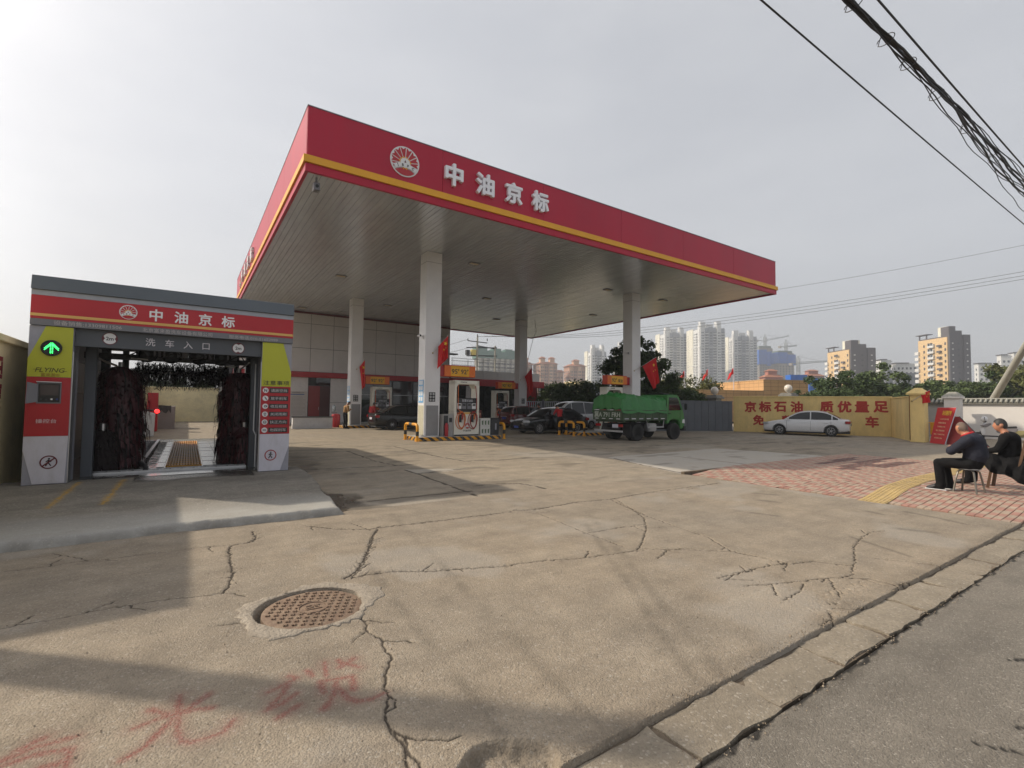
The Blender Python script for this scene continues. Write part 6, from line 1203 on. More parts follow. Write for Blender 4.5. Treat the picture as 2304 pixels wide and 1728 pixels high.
# tarpaulin: sagging heap
vs = []; nx_, ny_ = 26, 20; rt2 = random.Random(9)
for i in range(nx_ + 1):
    u = i/nx_; x = -0.03 + u*3.09
    for j in range(ny_ + 1):
        v = -1 + 2*j/ny_; rise = (1 - abs(v)**16); end = min(1, u/0.05)*0.6 + 0.4 if u < 0.05 else 1
        z = 1.47 + (0.54 + 0.05*math.sin(u*5 + 0.6) + 0.03*math.sin(u*17 + v*4) + 0.14*(1 - abs(v)) - 0.03*u)*rise*end + 0.025*math.sin(u*33 + j*1.7)*rise + rt2.uniform(-0.038, 0.038)*rise + 0.03*abs(math.sin(u*19 + 2*math.sin(v*3)))*rise; y = v*0.985; x += rt2.uniform(-0.03, 0.03)*(0 < i < nx_)
        if abs(v) > 0.99: z = 1.40 - 0.13*(0.4 + 0.6*abs(math.sin(u*7.5 + 0.5))) + rt2.uniform(-0.01, 0.01); y = v*1.0
        if i == 0: z = min(z, 1.47 + 0.05*math.sin(j*1.3)); x = -0.03 if abs(v) < 0.99 else 0.0
        vs.append((x, y, z))
fs = [(i*(ny_ + 1) + j, (i + 1)*(ny_ + 1) + j, (i + 1)*(ny_ + 1) + j + 1, i*(ny_ + 1) + j + 1) for i in range(nx_) for j in range(ny_)]
b = MB(); b.add(vs, fs); tarp = b.build('tarpaulin', M_TARP, trk, smooth=24)
# cab
cabp = [(3.14, 0.78), (3.14, 2.10), (3.28, 2.20), (3.95, 2.20), (4.10, 2.12), (4.42, 1.42), (4.50, 1.22), (4.52, 0.62), (4.38, 0.52), (4.14, 0.52), (4.13, 0.80), (3.98, 0.96), (3.70, 1.00), (3.45, 0.96), (3.30, 0.78)]
b = MB(); b.prism(cabp, lambda u, v, w: (u, w, v), -0.86, 0.86); cabo = b.build('cab', M_TG, trk, bevel=0.035, seg=2)
for s_ in (-1, 1):
    y = s_*0.862
    b = MB(); b.prism([(3.30, 1.42), (3.32, 2.06), (3.90, 2.06), (4.02, 1.98), (4.24, 1.45)], lambda u, v, w: (u, y + s_*w, v), 0.0, 0.006); b.build('side_window', M_CGL, cabo)
    for x in (3.24, 4.16): MB().box(x, x + 0.008, min(y, y + s_*0.006), max(y, y + s_*0.006), 1.02 if x < 4 else 0.86, 1.42).build('door_seam', M_TRIM, cabo)
    MB().obox((3.36, y + s_*0.012, 1.28), (0.14, 0.02, 0.04)).build('door_handle', M_TRIM, cabo)
    b = MB(); b.tube([(4.28, s_*0.86, 1.75), (4.42, s_*0.98, 1.80), (4.42, s_*1.0, 1.45)], 0.014, 6); mm = b.build('mirror_arm', M_TRIM, cabo); MB().obox((4.42, s_*1.0, 1.62), (0.05, 0.16, 0.30)).build('mirror', M_TRIM, cabo, bevel=0.02)
    b = MB(); b.prism([(4.30, 0.80), (4.525, 0.78), (4.525, 0.98), (4.36, 1.0)], lambda u, v, w: (u, s_*(0.62 + w), v), 0.0, 0.247); b.build('headlight', M_HEADL, cabo, bevel=0.015)
b = MB(); n_ = 10; b.add([(4.435 - 0.335*q/n_ + 0.012, y, 1.43 + 0.64*q/n_) for q in range(n_ + 1) for y in (-0.76, 0.76)], [(2*q, 2*q + 1, 2*q + 3, 2*q + 2) for q in range(n_)]); b.build('windscreen', M_CGL, cabo)
MB().box(4.40, 4.60, -0.90, 0.90, 0.42, 0.66).build('bumper', M_TRIM, trk, bevel=0.03)
MB().box(3.4, 3.9, -0.45, 0.45, 2.205, 2.27).build('roof_deflector', M_TRIM, trk, bevel=0.02)
for x, steel_, dual in ((1.1, True, True), (3.72, True, False)):
    for s_ in (-1, 1):
        wheel(trk, x, s_*0.80, 0.405, 0.22, s_, M_STEELR, steel=True)
        if dual: wheel(trk, x, s_*0.54, 0.405, 0.22, s_, M_STEELR, steel=True)
for s_ in (-1, 1):
    MB().box(1.75, 2.9, s_*0.88 - 0.02, s_*0.88 + 0.02, 0.60, 0.66).build('side_guard', M_GALV, trk); MB().bar((1.78, s_*0.88, 0.6), (1.70, s_*0.88, 0.95), 0.03).build('guard_bracket', M_GALV, trk); MB().bar((2.85, s_*0.88, 0.6), (2.92, s_*0.88, 0.95), 0.03).build('guard_bracket', M_GALV, trk)
    MB().box(0.60, 0.62, s_*0.66 - 0.25, s_*0.66 + 0.25, 0.25, 0.80).build('mud_flap', M_TRIM, trk)
MB().box(1.95, 2.55, -0.78, -0.45, 0.42, 0.80).build('fuel_tank', M_GALV, trk, bevel=0.05, seg=2); MB().box(1.95, 2.4, 0.45, 0.78, 0.45, 0.80).build('battery_box', M_TRIM, trk)
MB().box(0.04, 0.10, -0.90, 0.90, 0.42, 0.50).build('rear_guard_bar', M_GALV, trk)
for y in (-0.7, 0.7): MB().bar((0.08, y*0.6, 0.5), (0.2, y*0.6, 0.86), 0.05).build('guard_bracket', M_TRIM, trk); MB().box(0.10, 0.13, y - 0.18, y + 0.18, 0.66, 0.78).build('tail_light', M_TAIL, trk)
MB().box(0.08, 0.095, -0.62, -0.26, 0.62, 0.78).build('number_plate', M_PLW, trk)

# ================================================================== RIGHT SIDE WALLS
M_YW2 = mat('yellow_wall_right', RGB(228, 200, 134), rough=0.85, var=0.14, scale=0.9, bump=0.4, bscale=20, dirt=0.45, dirtcol=(0.36, 0.28, 0.16), stretch=(1, 1, 0.45))
W0, WDIR = (30.75, 18.75), math.atan2(-0.90125, 0.43329)
yw_ = thing('boundary_wall', 'yellow wall with large red characters behind the white saloon', 'wall', (W0[0], W0[1], 0), WDIR)
MB().box(0, 8.55, 0, 0.25, 0, 2.30).build('wall_body', M_YW2, yw_); MB().box(-0.02, 8.56, -0.03, 0.28, 2.30, 2.38).build('coping', M_YW2, yw_, bevel=0.01)
M_WR2 = mat('wall_letter_red', RGB(172, 46, 40), rough=0.8, var=0.12, scale=8, dirt=0.25, dirtcol=(0.45, 0.33, 0.17))
for ch, u in zip('京标石油质优量足', (1.03, 1.90, 2.77, 3.69, 5.30, 6.22, 7.09, 8.01)): text(ch, 0.72, M_WR2, yw_, (u, -0.010, 1.66 + 0.012*u), PX, PZ, ext=0.004, bold=0.008, fat=0.035, name='character')
for ch, u, z in (('免', 1.51, 0.80), ('费', 3.15, 0.80), ('洗', 5.5, 0.82), ('车', 7.57, 0.85)): text(ch, 0.68, M_WR2, yw_, (u, -0.010, z), PX, PZ, ext=0.004, bold=0.008, fat=0.035, name='character')
iw = wthing('boundary_wall', 'short yellow return wall between the character wall and the gate pier', 'wall', (32.4, 10, 0)); i0_, i1_ = Vector((34.42, 11.02, 0)), Vector((30.66, 8.98, 0)); idr = (i1_ - i0_); IM = Matrix.Rotation(math.atan2(idr.y, idr.x), 3, 'Z'); mc = (i0_ + i1_)/2
MB().obox((mc.x, mc.y, 1.12), (idr.length, 0.18, 2.24), IM).build('wall_body', M_YW2, iw)
for q in range(14): p = i0_ + idr*((q + 0.5)/14); MB().obox((p.x, p.y, 2.28), (0.22, 0.26, 0.07), IM).build('cap_tile', M_YW2, iw)
pr = wthing('gate_pier', 'yellow gate pier with hipped cap at the right end of the yellow wall', 'pier', (30.4, 8.65, 0)); MB().box(30.08, 30.68, 8.36, 8.94, 0, 2.36).build('shaft', M_YW2, pr, bevel=0.01)
b = MB(); b.add([(29.98, 8.26, 2.361), (30.78, 8.26, 2.361), (30.78, 9.04, 2.361), (29.98, 9.04, 2.361), (29.98, 8.26, 2.44), (30.78, 8.26, 2.44), (30.78, 9.04, 2.44), (29.98, 9.04, 2.44), (30.26, 8.54, 2.70), (30.5, 8.54, 2.70), (30.5, 8.76, 2.70), (30.26, 8.76, 2.70)], [(0, 3, 2, 1), (0, 1, 5, 4), (1, 2, 6, 5), (2, 3, 7, 6), (3, 0, 4, 7), (4, 5, 9, 8), (5, 6, 10, 9), (6, 7, 11, 10), (7, 4, 8, 11), (8, 9, 10, 11)]); b.build('cap', M_YW2, pr)
MB().cyl((30.06, 8.93, 0.1), (30.06, 8.93, 2.3), 0.02, n=6).build('drain_pipe', mat('rust_pipe', RGB(120, 84, 40), rough=0.8, var=0.3), pr)
flag((30.07, 8.83, 2.03), (30.0, 8.45, 2.36), (30.0, 8.10, 2.58), (30.02, 8.42, 1.92), (30.0, 8.06, 1.98), 'red flag on the yellow gate pier', fold=0.05)
# grey sheet gate
gt = wthing('sheet_gate', 'dark grey ribbed sheet metal gate between truck and yellow wall', 'gate', (26.4, 20.2, 0)); M_GATE = mat('gate_grey', RGB(92, 96, 102), rough=0.5, metal=0.2, var=0.08, dirt=0.25)
g0, g1 = Vector((22.6, 22.0, 0)), Vector((30.2, 18.52, 0)); gd = (g1 - g0).normalized(); gn = Vector((gd.y, -gd.x, 0)); gl = (g1 - g0).length; ang = math.atan2(gd.y, gd.x); GM = Matrix.Rotation(ang, 3, 'Z'); ns = 34; sw = gl/ns
for i in range(ns): c_ = g0 + gd*(i + 0.5)*sw; MB().obox((c_.x, c_.y, 1.04), (sw - 0.008, 0.03 + 0.03*(i % 2), 1.94), GM).build('gate_slat', M_GATE, gt)
for z in (0.08, 1.02, 2.0): c_ = (g0 + g1)/2 + gn*0.045; MB().obox((c_.x, c_.y, z), (gl, 0.02, 0.07), GM).build('gate_rail', M_GATE, gt)
c_ = g0 + gd*4.6 + gn*0.08; MB().tube([(c_.x, c_.y, 1.75), (c_.x - 0.03, c_.y - 0.05, 1.65), (c_.x, c_.y, 1.45)], 0.015, 6).build('handle', M_SILV, gt)
# globe lamp piers and the stone-faced building behind
M_STN = mat('pier_stone', RGB(136, 134, 128), rough=0.8, var=0.15, scale=4, dirt=0.3); M_GLB = mat('globe_opal', (0.72, 0.66, 0.58), rough=0.2, var=0.05)
for (gx, gy, gz), lab in (((37.25, 18.34, 2.75), 'white globe lamp on grey stone pier above the yellow wall'), ((32.68, 21.42, 2.52), 'pale globe lamp on ornate pier above the grey gate')):
    t = wthing('globe_lamp', lab, 'lamp', (gx, gy, 0), 'globe lamps on piers'); MB().box(gx - 0.35, gx + 0.35, gy - 0.35, gy + 0.35, 0, gz - 0.28).build('pier', M_STN, t, bevel=0.02); MB().box(gx - 0.5, gx + 0.5, gy - 0.5, gy + 0.5, gz - 0.279, gz - 0.12).build('capstone', M_STN, t, bevel=0.03); MB().box(gx - 0.4, gx + 0.4, gy - 0.4, gy + 0.4, gz - 0.119, gz).build('capstone_step', M_STN, t, bevel=0.02)
    b = MB(); b.lathe([(0.08, 0), (0.10, 0.05), (0.20, 0.12), (0.27, 0.25), (0.28, 0.36), (0.24, 0.50), (0.14, 0.60), (0.001, 0.63)], (gx, gy, gz), 20); b.build('globe', M_GLB, t, smooth=60)
def brick_mat(name, c1, c2, mort, sx, sy, rot=0.0):
    m = bpy.data.materials.new(name); m.use_nodes = True; n = m.node_tree.nodes; l = m.node_tree.links; tcn = n.new('ShaderNodeTexCoord'); bt = n.new('ShaderNodeTexBrick'); ge = n.new('ShaderNodeMapping'); sp = n.new('ShaderNodeSeparateXYZ'); cb = n.new('ShaderNodeCombineXYZ'); ad = n.new('ShaderNodeMath'); ad.operation = 'ADD'
    l.new(tcn.outputs['Object'], sp.inputs[0]); l.new(sp.outputs['X'], ad.inputs[0]); l.new(sp.outputs['Y'], ad.inputs[1]); l.new(ad.outputs[0], cb.inputs[0]); l.new(sp.outputs['Z'], cb.inputs[1]); l.new(cb.outputs[0], bt.inputs['Vector'])
    bt.offset = 0.0; bt.inputs['Color1'].default_value = (*c1, 1); bt.inputs['Color2'].default_value = (*c2, 1); bt.inputs['Mortar'].default_value = (*mort, 1); bt.inputs['Scale'].default_value = 1; bt.inputs['Mortar Size'].default_value = 0.02; bt.inputs['Brick Width'].default_value = sx; bt.inputs['Row Height'].default_value = sy
    l.new(bt.outputs['Color'], n['Principled BSDF'].inputs['Base Color']); n['Principled BSDF'].inputs['Roughness'].default_value = 0.75; return m
M_TILEW = brick_mat('tan_tile_cladding', RGB(196, 158, 112), RGB(188, 150, 106), RGB(130, 100, 70), 0.9, 0.45)
def oriented(name, label, cat, corner, rot, group=None): return thing(name, label, cat, (corner[0], corner[1], 0), R(rot), group)
sbd = oriented('stone_clad_building', 'tan tiled flat-roofed building behind the grey gate', 'building', (54.6, 29.6), -26.6)
MB().box(0, 5.6, 0, 11.5, 0, 4.8).build('main_block', M_TILEW, sbd); MB().box(-0.05, 5.65, -0.05, 11.55, 4.8, 4.88).build('parapet', mat('parapet_tan', RGB(190, 160, 120), var=0.05), sbd)
MB().box(-8.0, -0.06, -0.5, 12.2, 0, 3.5).build('front_block', M_TILEW, sbd); MB().box(-8.05, -0.06, -0.55, 12.25, 3.5, 3.57).build('front_parapet', MATS['parapet_tan'], sbd)
# red boards
M_BRD2 = mat('board_red', RGB(186, 44, 44), rough=0.55, var=0.06)
def slab_quad(pts, th):
    pts = [Vector(p) for p in pts]; nrm = (pts[1] - pts[0]).cross(pts[3] - pts[0]).normalized(); b = MB(); b.add(pts + [p + nrm*th for p in pts], [(0, 3, 2, 1), (4, 5, 6, 7), (0, 1, 5, 4), (1, 2, 6, 5), (2, 3, 7, 6), (3, 0, 4, 7)]); return b, nrm
bl, br_, tl, tr2 = Vector((29.72, 8.05, 0.02)), Vector((29.28, 7.40, 0.0)), Vector((30.02, 7.80, 1.72)), Vector((29.58, 7.02, 1.72))
sgn = wthing('recruitment_board', 'upright red board with yellow heading leaning by the white wall', 'sign board', bl); b, nr = slab_quad([bl, br_, tr2, tl], 0.03); bd = b.build('panel', M_BRD2, sgn)
rt_ = (br_ - bl).normalized(); up_ = (tl - bl).normalized(); fnv = rt_.cross(up_).normalized(); 
def onb(u, v): return bl.lerp(br_, u).lerp(tl.lerp(tr2, u), v) + fnv*0.034
M_BY = mat('board_yellow', RGB(232, 190, 60), var=0); M_BP = mat('board_pale', RGB(226, 190, 150), var=0)
b = MB(); [b.bar(bl.lerp(tl, 0) + fnv*0.0, tl, 0.03, 0.035)]; b.bar(br_, tr2, 0.03, 0.035); b.bar(tl, tr2, 0.03, 0.035); b.build('frame', M_PLW, sgn)
text('加油站长期招聘', 0.24, M_BY, bd, onb(0.5, 0.85), rt_, up_, ext=0.001, bold=0.02, width=0.66)
for i, (tx, w_, m) in enumerate((('要求: 18-45岁 男女不限', 0.58, M_BP), ('待遇面议缴社保', 0.40, M_BP), ('工作时间八小时', 0.42, M_BP), ('地点: 京标加油站', 0.46, M_BP), ('电话: 13200077961', 0.56, M_BP), ('13309811506', 0.40, M_BP))): text(tx, 0.085, m, bd, onb(0.48, 0.68 - i*0.105), rt_, up_, ext=0.001, bold=0.008, width=w_)
sg2 = wthing('leaning_board', 'dull red board slanting to the ground right of the recruitment board', 'sign board', (29.4, 6.8, 0)); b, nr = slab_quad([(29.52, 7.38, 0.0), (28.90, 5.82, 0.0), (29.92, 7.02, 1.30), (30.02, 7.44, 1.32)], 0.03); lb = b.build('panel', mat('board_red_dull', RGB(146, 52, 50), rough=0.6, var=0.12), sg2); MB().bar((28.90, 5.82, 0.02), (29.92, 7.02, 1.31), 0.03).build('frame_edge', M_TRIM, sg2)
for i in range(4): MB().bar((29.5 + i*0.05, 6.6 + i*0.13, 0.22 + i*0.24), (29.36 + i*0.10, 6.25 + i*0.22, 0.2 + i*0.24), 0.06, 0.012).build('print_line', M_BP, sg2)
yc = wthing('plastic_crate', 'yellow plastic crate behind the yellow gate pier', 'crate', (31.0, 8.2, 0)); MB().box(30.75, 31.2, 7.75, 8.33, 0.38, 0.96).build('tub', M_YEL, yc, bevel=0.02); MB().box(30.72, 31.23, 7.72, 8.36, 0.965, 1.0).build('rim', M_YEL, yc); MB().box(30.78, 31.17, 7.78, 8.3, 0.0, 0.375).build('stand', M_DARK, yc)
for i in range(4): MB().box(30.74, 30.749, 7.82 + i*0.13, 7.88 + i*0.13, 0.44, 0.90).build('rib', M_YEL, yc)
# white wall with tiled coping and pier
M_WW = mat('white_render', RGB(214, 210, 206), rough=0.8, var=0.04, scale=0.8, dirt=0.12, dirtcol=(0.42, 0.40, 0.36)); M_TILEG = mat('grey_roof_tile', RGB(150, 148, 138), rough=0.7, var=0.15, dirt=0.3)
ww = wthing('tiled_wall', 'white rendered wall with grey tiled coping at the right edge', 'wall', (38.1, 3, 0)); MB().box(38.0, 38.25, -8, 9.9, 0, 1.98).build('wall_body', M_WW, ww); MB().box(37.86, 38.4, -8, 9.9, 1.985, 2.03).build('eaves', M_TILEG, ww); b = MB(); b.prism([(37.84, 2.035), (38.42, 2.035), (38.13, 2.24)], lambda u, v, w: (u, w, v), -8, 9.9); b.build('tile_bed', mat('tile_bed_dark', RGB(84, 84, 78), rough=0.8, var=0.1), ww)
b = MB(); b.cyl((37.82, 0, 2.07), (38.13, 0, 2.275), 0.062, n=8); mtl = b.mesh('coping_tile', smooth=50); mtl.materials.append(M_TILEG); y = -7.8
while y < 9.8: link('coping_tile', mtl, None, ww, (0, y, 0)); y += 0.21
MB().tube([(38.13, -8, 2.28), (38.13, 9.9, 2.28)], 0.06, 6).build('ridge', M_TILEG, ww)
wp = wthing('wall_pier', 'white square pier with grey hipped cap before the tiled wall', 'pier', (36.6, 8.84, 0)); MB().box(36.3, 36.95, 8.5, 9.18, 0, 2.28).build('shaft', M_WW, wp, bevel=0.01); MB().box(36.22, 37.03, 8.42, 9.26, 2.282, 2.40).build('neck', M_WW, wp, bevel=0.01)
b = MB(); b.add([(36.22, 8.42, 2.402), (37.03, 8.42, 2.402), (37.03, 9.26, 2.402), (36.22, 9.26, 2.402), (36.45, 8.68, 2.66), (36.8, 8.68, 2.66), (36.8, 9.0, 2.66), (36.45, 9.0, 2.66)], [(0, 3, 2, 1), (4, 5, 6, 7), (0, 1, 5, 4), (1, 2, 6, 5), (2, 3, 7, 6), (3, 0, 4, 7)]); b.build('cap', M_TILEG, wp)
rw = wthing('tiled_wall', 'short grey tiled wall between the yellow gate pier and the white pier', 'wall', (36.6, 11, 0)); MB().box(36.5, 36.75, 9.2, 13.5, 0, 1.98).build('wall_body', mat('shaded_wall_grey', RGB(150, 148, 146), rough=0.8, var=0.06), rw); b = MB(); b.prism([(36.34, 1.985), (36.91, 1.985), (36.62, 2.2)], lambda u, v, w: (u, w, v), 9.2, 13.5); b.build('tile_bed', MATS['tile_bed_dark'], rw)
y = 9.3
while y < 13.4: link('coping_tile', mtl, None, rw, (-1.51, y, -0.03)); y += 0.21
lp = wthing('leaning_pole', 'grey concrete pole leaning right behind the tiled wall', 'pole', (50.2, 10.95, 0)); MB().cyl((50.2, 10.95, 0), (41.0, 5.74, 7.3), 0.24, 0.17, n=14).build('shaft', mat('pole_concrete', RGB(160, 158, 148), rough=0.8, var=0.08), lp, smooth=40); MB().bar((41.6, 6.1, 6.6), (42.2, 6.35, 6.9), 0.2).build('fitting', M_TRIM, lp)
# scooter
sco = thing('scooter', 'white and grey scooter parked by the white wall behind the seated men', 'scooter', (34.6, 6.75, 0), R(100)); M_SCG = mat('scooter_grey', RGB(126, 122, 124), rough=0.35, var=0.05, coat=0.3)
wheel(sco, 0.62, 0, 0.24, 0.10, 1, M_RIM, 5); wheel(sco, -0.62, 0, 0.24, 0.10, 1, M_RIM, 5)
b = MB(); b.prism([(0.38, 0.32), (0.46, 0.30), (0.56, 0.62), (0.40, 0.98), (0.30, 1.0), (0.34, 0.66)], lambda u, v, w: (u, w, v), -0.17, 0.17); b.build('leg_shield', WHITE, sco, bevel=0.04, seg=2); MB().tube([(0.62, 0, 0.24), (0.42, 0, 0.85), (0.36, 0, 1.02)], 0.035, 8).build('steering_column', M_TRIM, sco, smooth=50)
MB().tube([(0.30, -0.34, 1.06), (0.36, -0.12, 1.02), (0.36, 0.12, 1.02), (0.30, 0.34, 1.06)], 0.022, 8).build('handlebar', M_TRIM, sco, smooth=50); MB().obox((0.40, 0, 1.06), (0.16, 0.26, 0.16)).build('headlight', WHITE, sco, bevel=0.05, seg=2)
b = MB(); b.prism([(-0.78, 0.52), (-0.10, 0.44), (-0.02, 0.62), (-0.30, 0.72), (-0.85, 0.74)], lambda u, v, w: (u, w, v), -0.14, 0.14); b.build('tail_body', M_SCG, sco, bevel=0.04, seg=2); b = MB(); b.prism([(-0.80, 0.745), (-0.05, 0.68), (-0.08, 0.76), (-0.45, 0.80), (-0.80, 0.84)], lambda u, v, w: (u, w, v), -0.13, 0.13); b.build('seat', M_TRIM, sco, bevel=0.03)
MB().box(-0.12, 0.40, -0.14, 0.14, 0.26, 0.32).build('floorboard', M_TRIM, sco); b = MB(); b.prism([(0.44, 0.78), (0.56, 0.84), (0.16, 0.98), (0.10, 0.92), (0.30, 0.74)], lambda u, v, w: (u, w, v), -0.24, 0.24); b.build('wind_apron', M_SCG, sco, bevel=0.02)
for s_ in (-1, 1): MB().tube([(0.34, s_*0.26, 1.05), (0.36, s_*0.30, 1.20)], 0.008, 6).build('mirror_stem', M_TRIM, sco); MB().obox((0.36, s_*0.30, 1.24), (0.03, 0.12, 0.08)).build('mirror', M_TRIM, sco, bevel=0.015)
b = MB(); b.lathe([(0.001, 0), (0.11, 0), (0.14, 0.08), (0.13, 0.16), (0.08, 0.23), (0.001, 0.25)], (34.45, 7.1, 1.06), 14); tag(b.build('helmet', WHITE, smooth=60), 'white helmet hung on the scooter handlebar', 'helmet')
b = MB(); b.prism([(0, 0), (0.9, 0), (0.95, 0.28), (0.75, 0.36), (0.1, 0.34), (-0.04, 0.2)], lambda u, v, w: (35.2 + w, 6.2 - u, v + 0.25), 0, 0.5); tag(b.build('sack', mat('sack_olive', RGB(150, 142, 100), rough=0.9, var=0.15), bevel=0.05, seg=2), 'pale olive sack beside the scooter at the white wall', 'sack')
ps_ = wthing('lamp_post', 'round concrete post standing off the left edge that casts the long strip shadow', 'post', (-3.05, 6.15, 0)); MB().cyl((-3.05, 6.15, 0), (-3.05, 6.15, 5.2), 0.17, 0.15, n=16).build('shaft', MATS['pole_concrete'], ps_, smooth=40)

# ================================================================== TREES
def leaf_mat(name, col): 
    m = mat(name, col, rough=0.65, var=0.45, scale=1.7, world=True, spec=0.25); return m
M_LF = [leaf_mat('leaves_dark', (0.058, 0.090, 0.032)), leaf_mat('leaves_mid', (0.085, 0.120, 0.042)), leaf_mat('leaves_olive', (0.105, 0.115, 0.036))]; M_BARK = mat('bark', (0.09, 0.07, 0.05), rough=0.9, var=0.3, scale=6, bump=0.5, bscale=30)
def tree_meshes(seed, h, cr_, ch, n_cl, n_leaf, leaf, base_z):
    rn = random.Random(seed); b = MB(); tr_ = MB(); C = Vector((0, 0, base_z + ch/2))
    tr_.tube([(0, 0, 0), (rn.uniform(-.08, .08), rn.uniform(-.08, .08), base_z*0.5 + 0.3), (rn.uniform(-.15, .15), rn.uniform(-.15, .15), base_z + ch*0.45), (0.05, 0.0, base_z + ch*0.8)], 0.1, 8, rs=[0.05*h**0.8, 0.04*h**0.8, 0.025*h**0.8, 0.01])
    cl = []
    for i in range(n_cl):
        for _ in range(30):
            d = Vector((rn.gauss(0, 1), rn.gauss(0, 1), rn.gauss(0, 1))).normalized()*(rn.random()**0.45); p = C + Vector((d.x*cr_, d.y*cr_, d.z*ch/2))
            f_ = 1.0 - 0.35*max(0, -d.z) 
            if rn.random() < f_: break
        cl.append((p, rn.uniform(0.16, 0.30)*cr_*rn.uniform(0.8, 1.3)))
    for p, r in cl[:14]:
        s_ = Vector((0, 0, base_z*0.6 + rn.random()*ch*0.4)); tr_.tube([s_, s_.lerp(p, 0.55) + Vector((0, 0, 0.1*ch*rn.random())), p], 0.03, 5, rs=[0.018*h**0.8, 0.012*h**0.8, 0.004])
    per = n_leaf//n_cl; vs = []; fs = []
    for p, r in cl:
        for k in range(per):
            d = Vector((rn.gauss(0, 1), rn.gauss(0, 1), rn.gauss(0, 1))).normalized()*(r*rn.random()**0.5); d.z *= 0.75; q = p + d
            if q.z < 0.15: q.z = 0.15 + rn.random()*0.2
            a = Vector((rn.gauss(0, 1), rn.gauss(0, 1), rn.gauss(0, 0.7))).normalized(); c_ = a.cross(Vector((rn.gauss(0, 1), rn.gauss(0, 1), rn.gauss(0, 1)))).normalized(); s_ = leaf*rn.uniform(0.6, 1.3); o = len(vs)
            vs += [q - a*s_, q + c_*s_*0.5, q + a*s_, q - c_*s_*0.5]; fs.append((o, o + 1, o + 2, o + 3))
    b.add(vs, fs); return tr_.mesh('trunk', smooth=50), b.mesh('crown', fix=False)
TV = [tree_meshes(1, 6, 2.3, 4.2, 60, 9000, 0.13, 2.2), tree_meshes(2, 5, 2.6, 4.2, 55, 7000, 0.15, 1.0), tree_meshes(3, 5, 2.2, 4.4, 50, 6500, 0.15, 0.8), tree_meshes(4, 3, 1.9, 2.9, 40, 6000, 0.11, 0.25), tree_meshes(5, 3, 2.2, 2.6, 40, 6000, 0.11, 0.2)]
TC = {}
def tree(v, m, loc, s_, rz, label, name='tree', group='trees beyond the walls', sz=None):
    t = thing(name, label, 'tree' if name != 'shrub' else 'shrub', loc, rz, group); sz = sz or s_; t.scale = (s_, s_, sz)
    trk_ = TV[v][0] if len(TV[v][0].materials) else TV[v][0]; key = (v, m)
    if key not in TC: c_ = TV[v][1].copy(); c_.materials.append(M_LF[m]); TC[key] = c_
    if not len(trk_.materials): trk_.materials.append(M_BARK)
    link('trunk', trk_, None, t); link('crown', TC[key], None, t); return t
tree(0, 0, (27.9, 25.1, 0), 1.06, 0.4, 'tall dark leafy tree behind the green truck', 'leafy_tree', 'trees beside the forecourt')
tree(2, 0, (29.6, 24.4, 0), 0.95, 1.4, 'dark bushy tree right of the column behind the truck', 'leafy_tree', 'trees beside the forecourt', 1.0)
for i, (x, y, s_, v, m, lab) in enumerate(((30.2, 38.6, 1.2, 3, 0, 'dark shrub nearest the red store pier'), (29.6, 36.6, 1.15, 4, 1, 'rounded shrub second from the red store pier'), (29.0, 34.4, 1.2, 3, 1, 'rounded shrub beneath the brown towers'), (28.6, 32.2, 1.15, 4, 0, 'dark shrub above the white minivan'), (28.2, 30.2, 1.2, 3, 0, 'shrub in front of the cream shed'), (28.3, 28.0, 1.15, 4, 1, 'shrub at the foot of the tall tree'), (31.4, 25.0, 1.05, 4, 0, 'dark shrub above the truck cab'), (32.0, 23.6, 0.95, 3, 0, 'low dark shrub left of the ornate globe pier'), (33.2, 24.2, 0.9, 4, 1, 'low shrub behind the grey gate'))):
    tree(v, m, (x, y, 0), s_, i*1.7, lab, 'shrub', 'shrubs along the side fence')
RT = [(50.8, 20.6, 1.02, 'tree at the foot of the dark tower behind the yellow wall'), (54.0, 18.2, 1.12, 'broad rounded tree between the two orange towers'), (57.2, 15.2, 0.82, 'lower tree left of the right orange tower'), (59.0, 14.9, 0.80, 'tree above the yellow gate pier'), (61.0, 13.2, 0.86, 'tree above the white pier'), (62.6, 11.6, 0.98, 'tree left of the leaning pole'), (64.5, 10.0, 1.30, 'tall olive tree at the right edge'), (66.0, 8.2, 1.25, 'olive tree cut by the right edge'), (52.5, 22.4, 0.7, 'small tree beside the blue hoarding'), (56.0, 17.4, 0.9, 'dark tree behind the rounded tree'), (60.5, 15.5, 0.9, 'tree in the second row above the tiled wall'), (48.5, 22.5, 0.62, 'low tree left of the dark tower')]
for i, (x, y, s_, lab) in enumerate(RT): tree(1 + i % 2, (0, 1, 1, 0, 1, 0, 2, 2, 1, 0, 1, 0)[i], (x, y, 0), s_*1.05, i*2.1, lab, 'leafy_tree', sz=s_*1.02)
for i in range(7): tree(1 + i % 2, i % 2, (-8 + i*3.4, 64 + (i % 3), 0), 0.86, i*1.3, ('first', 'second', 'third', 'fourth', 'fifth', 'sixth', 'seventh')[i] + ' tree from the left beyond the far yellow wall', 'leafy_tree', 'trees beyond the far yellow wall')
for i, (x, y) in enumerate(((47.0, 36.0), (49.0, 34.6))): tree(4, 2, (x, y, 0), 1.35, i*2, ('left', 'right')[i] + ' of two pale green shrubs below the middle white tower', 'shrub', 'shrubs below the white towers', 1.7)
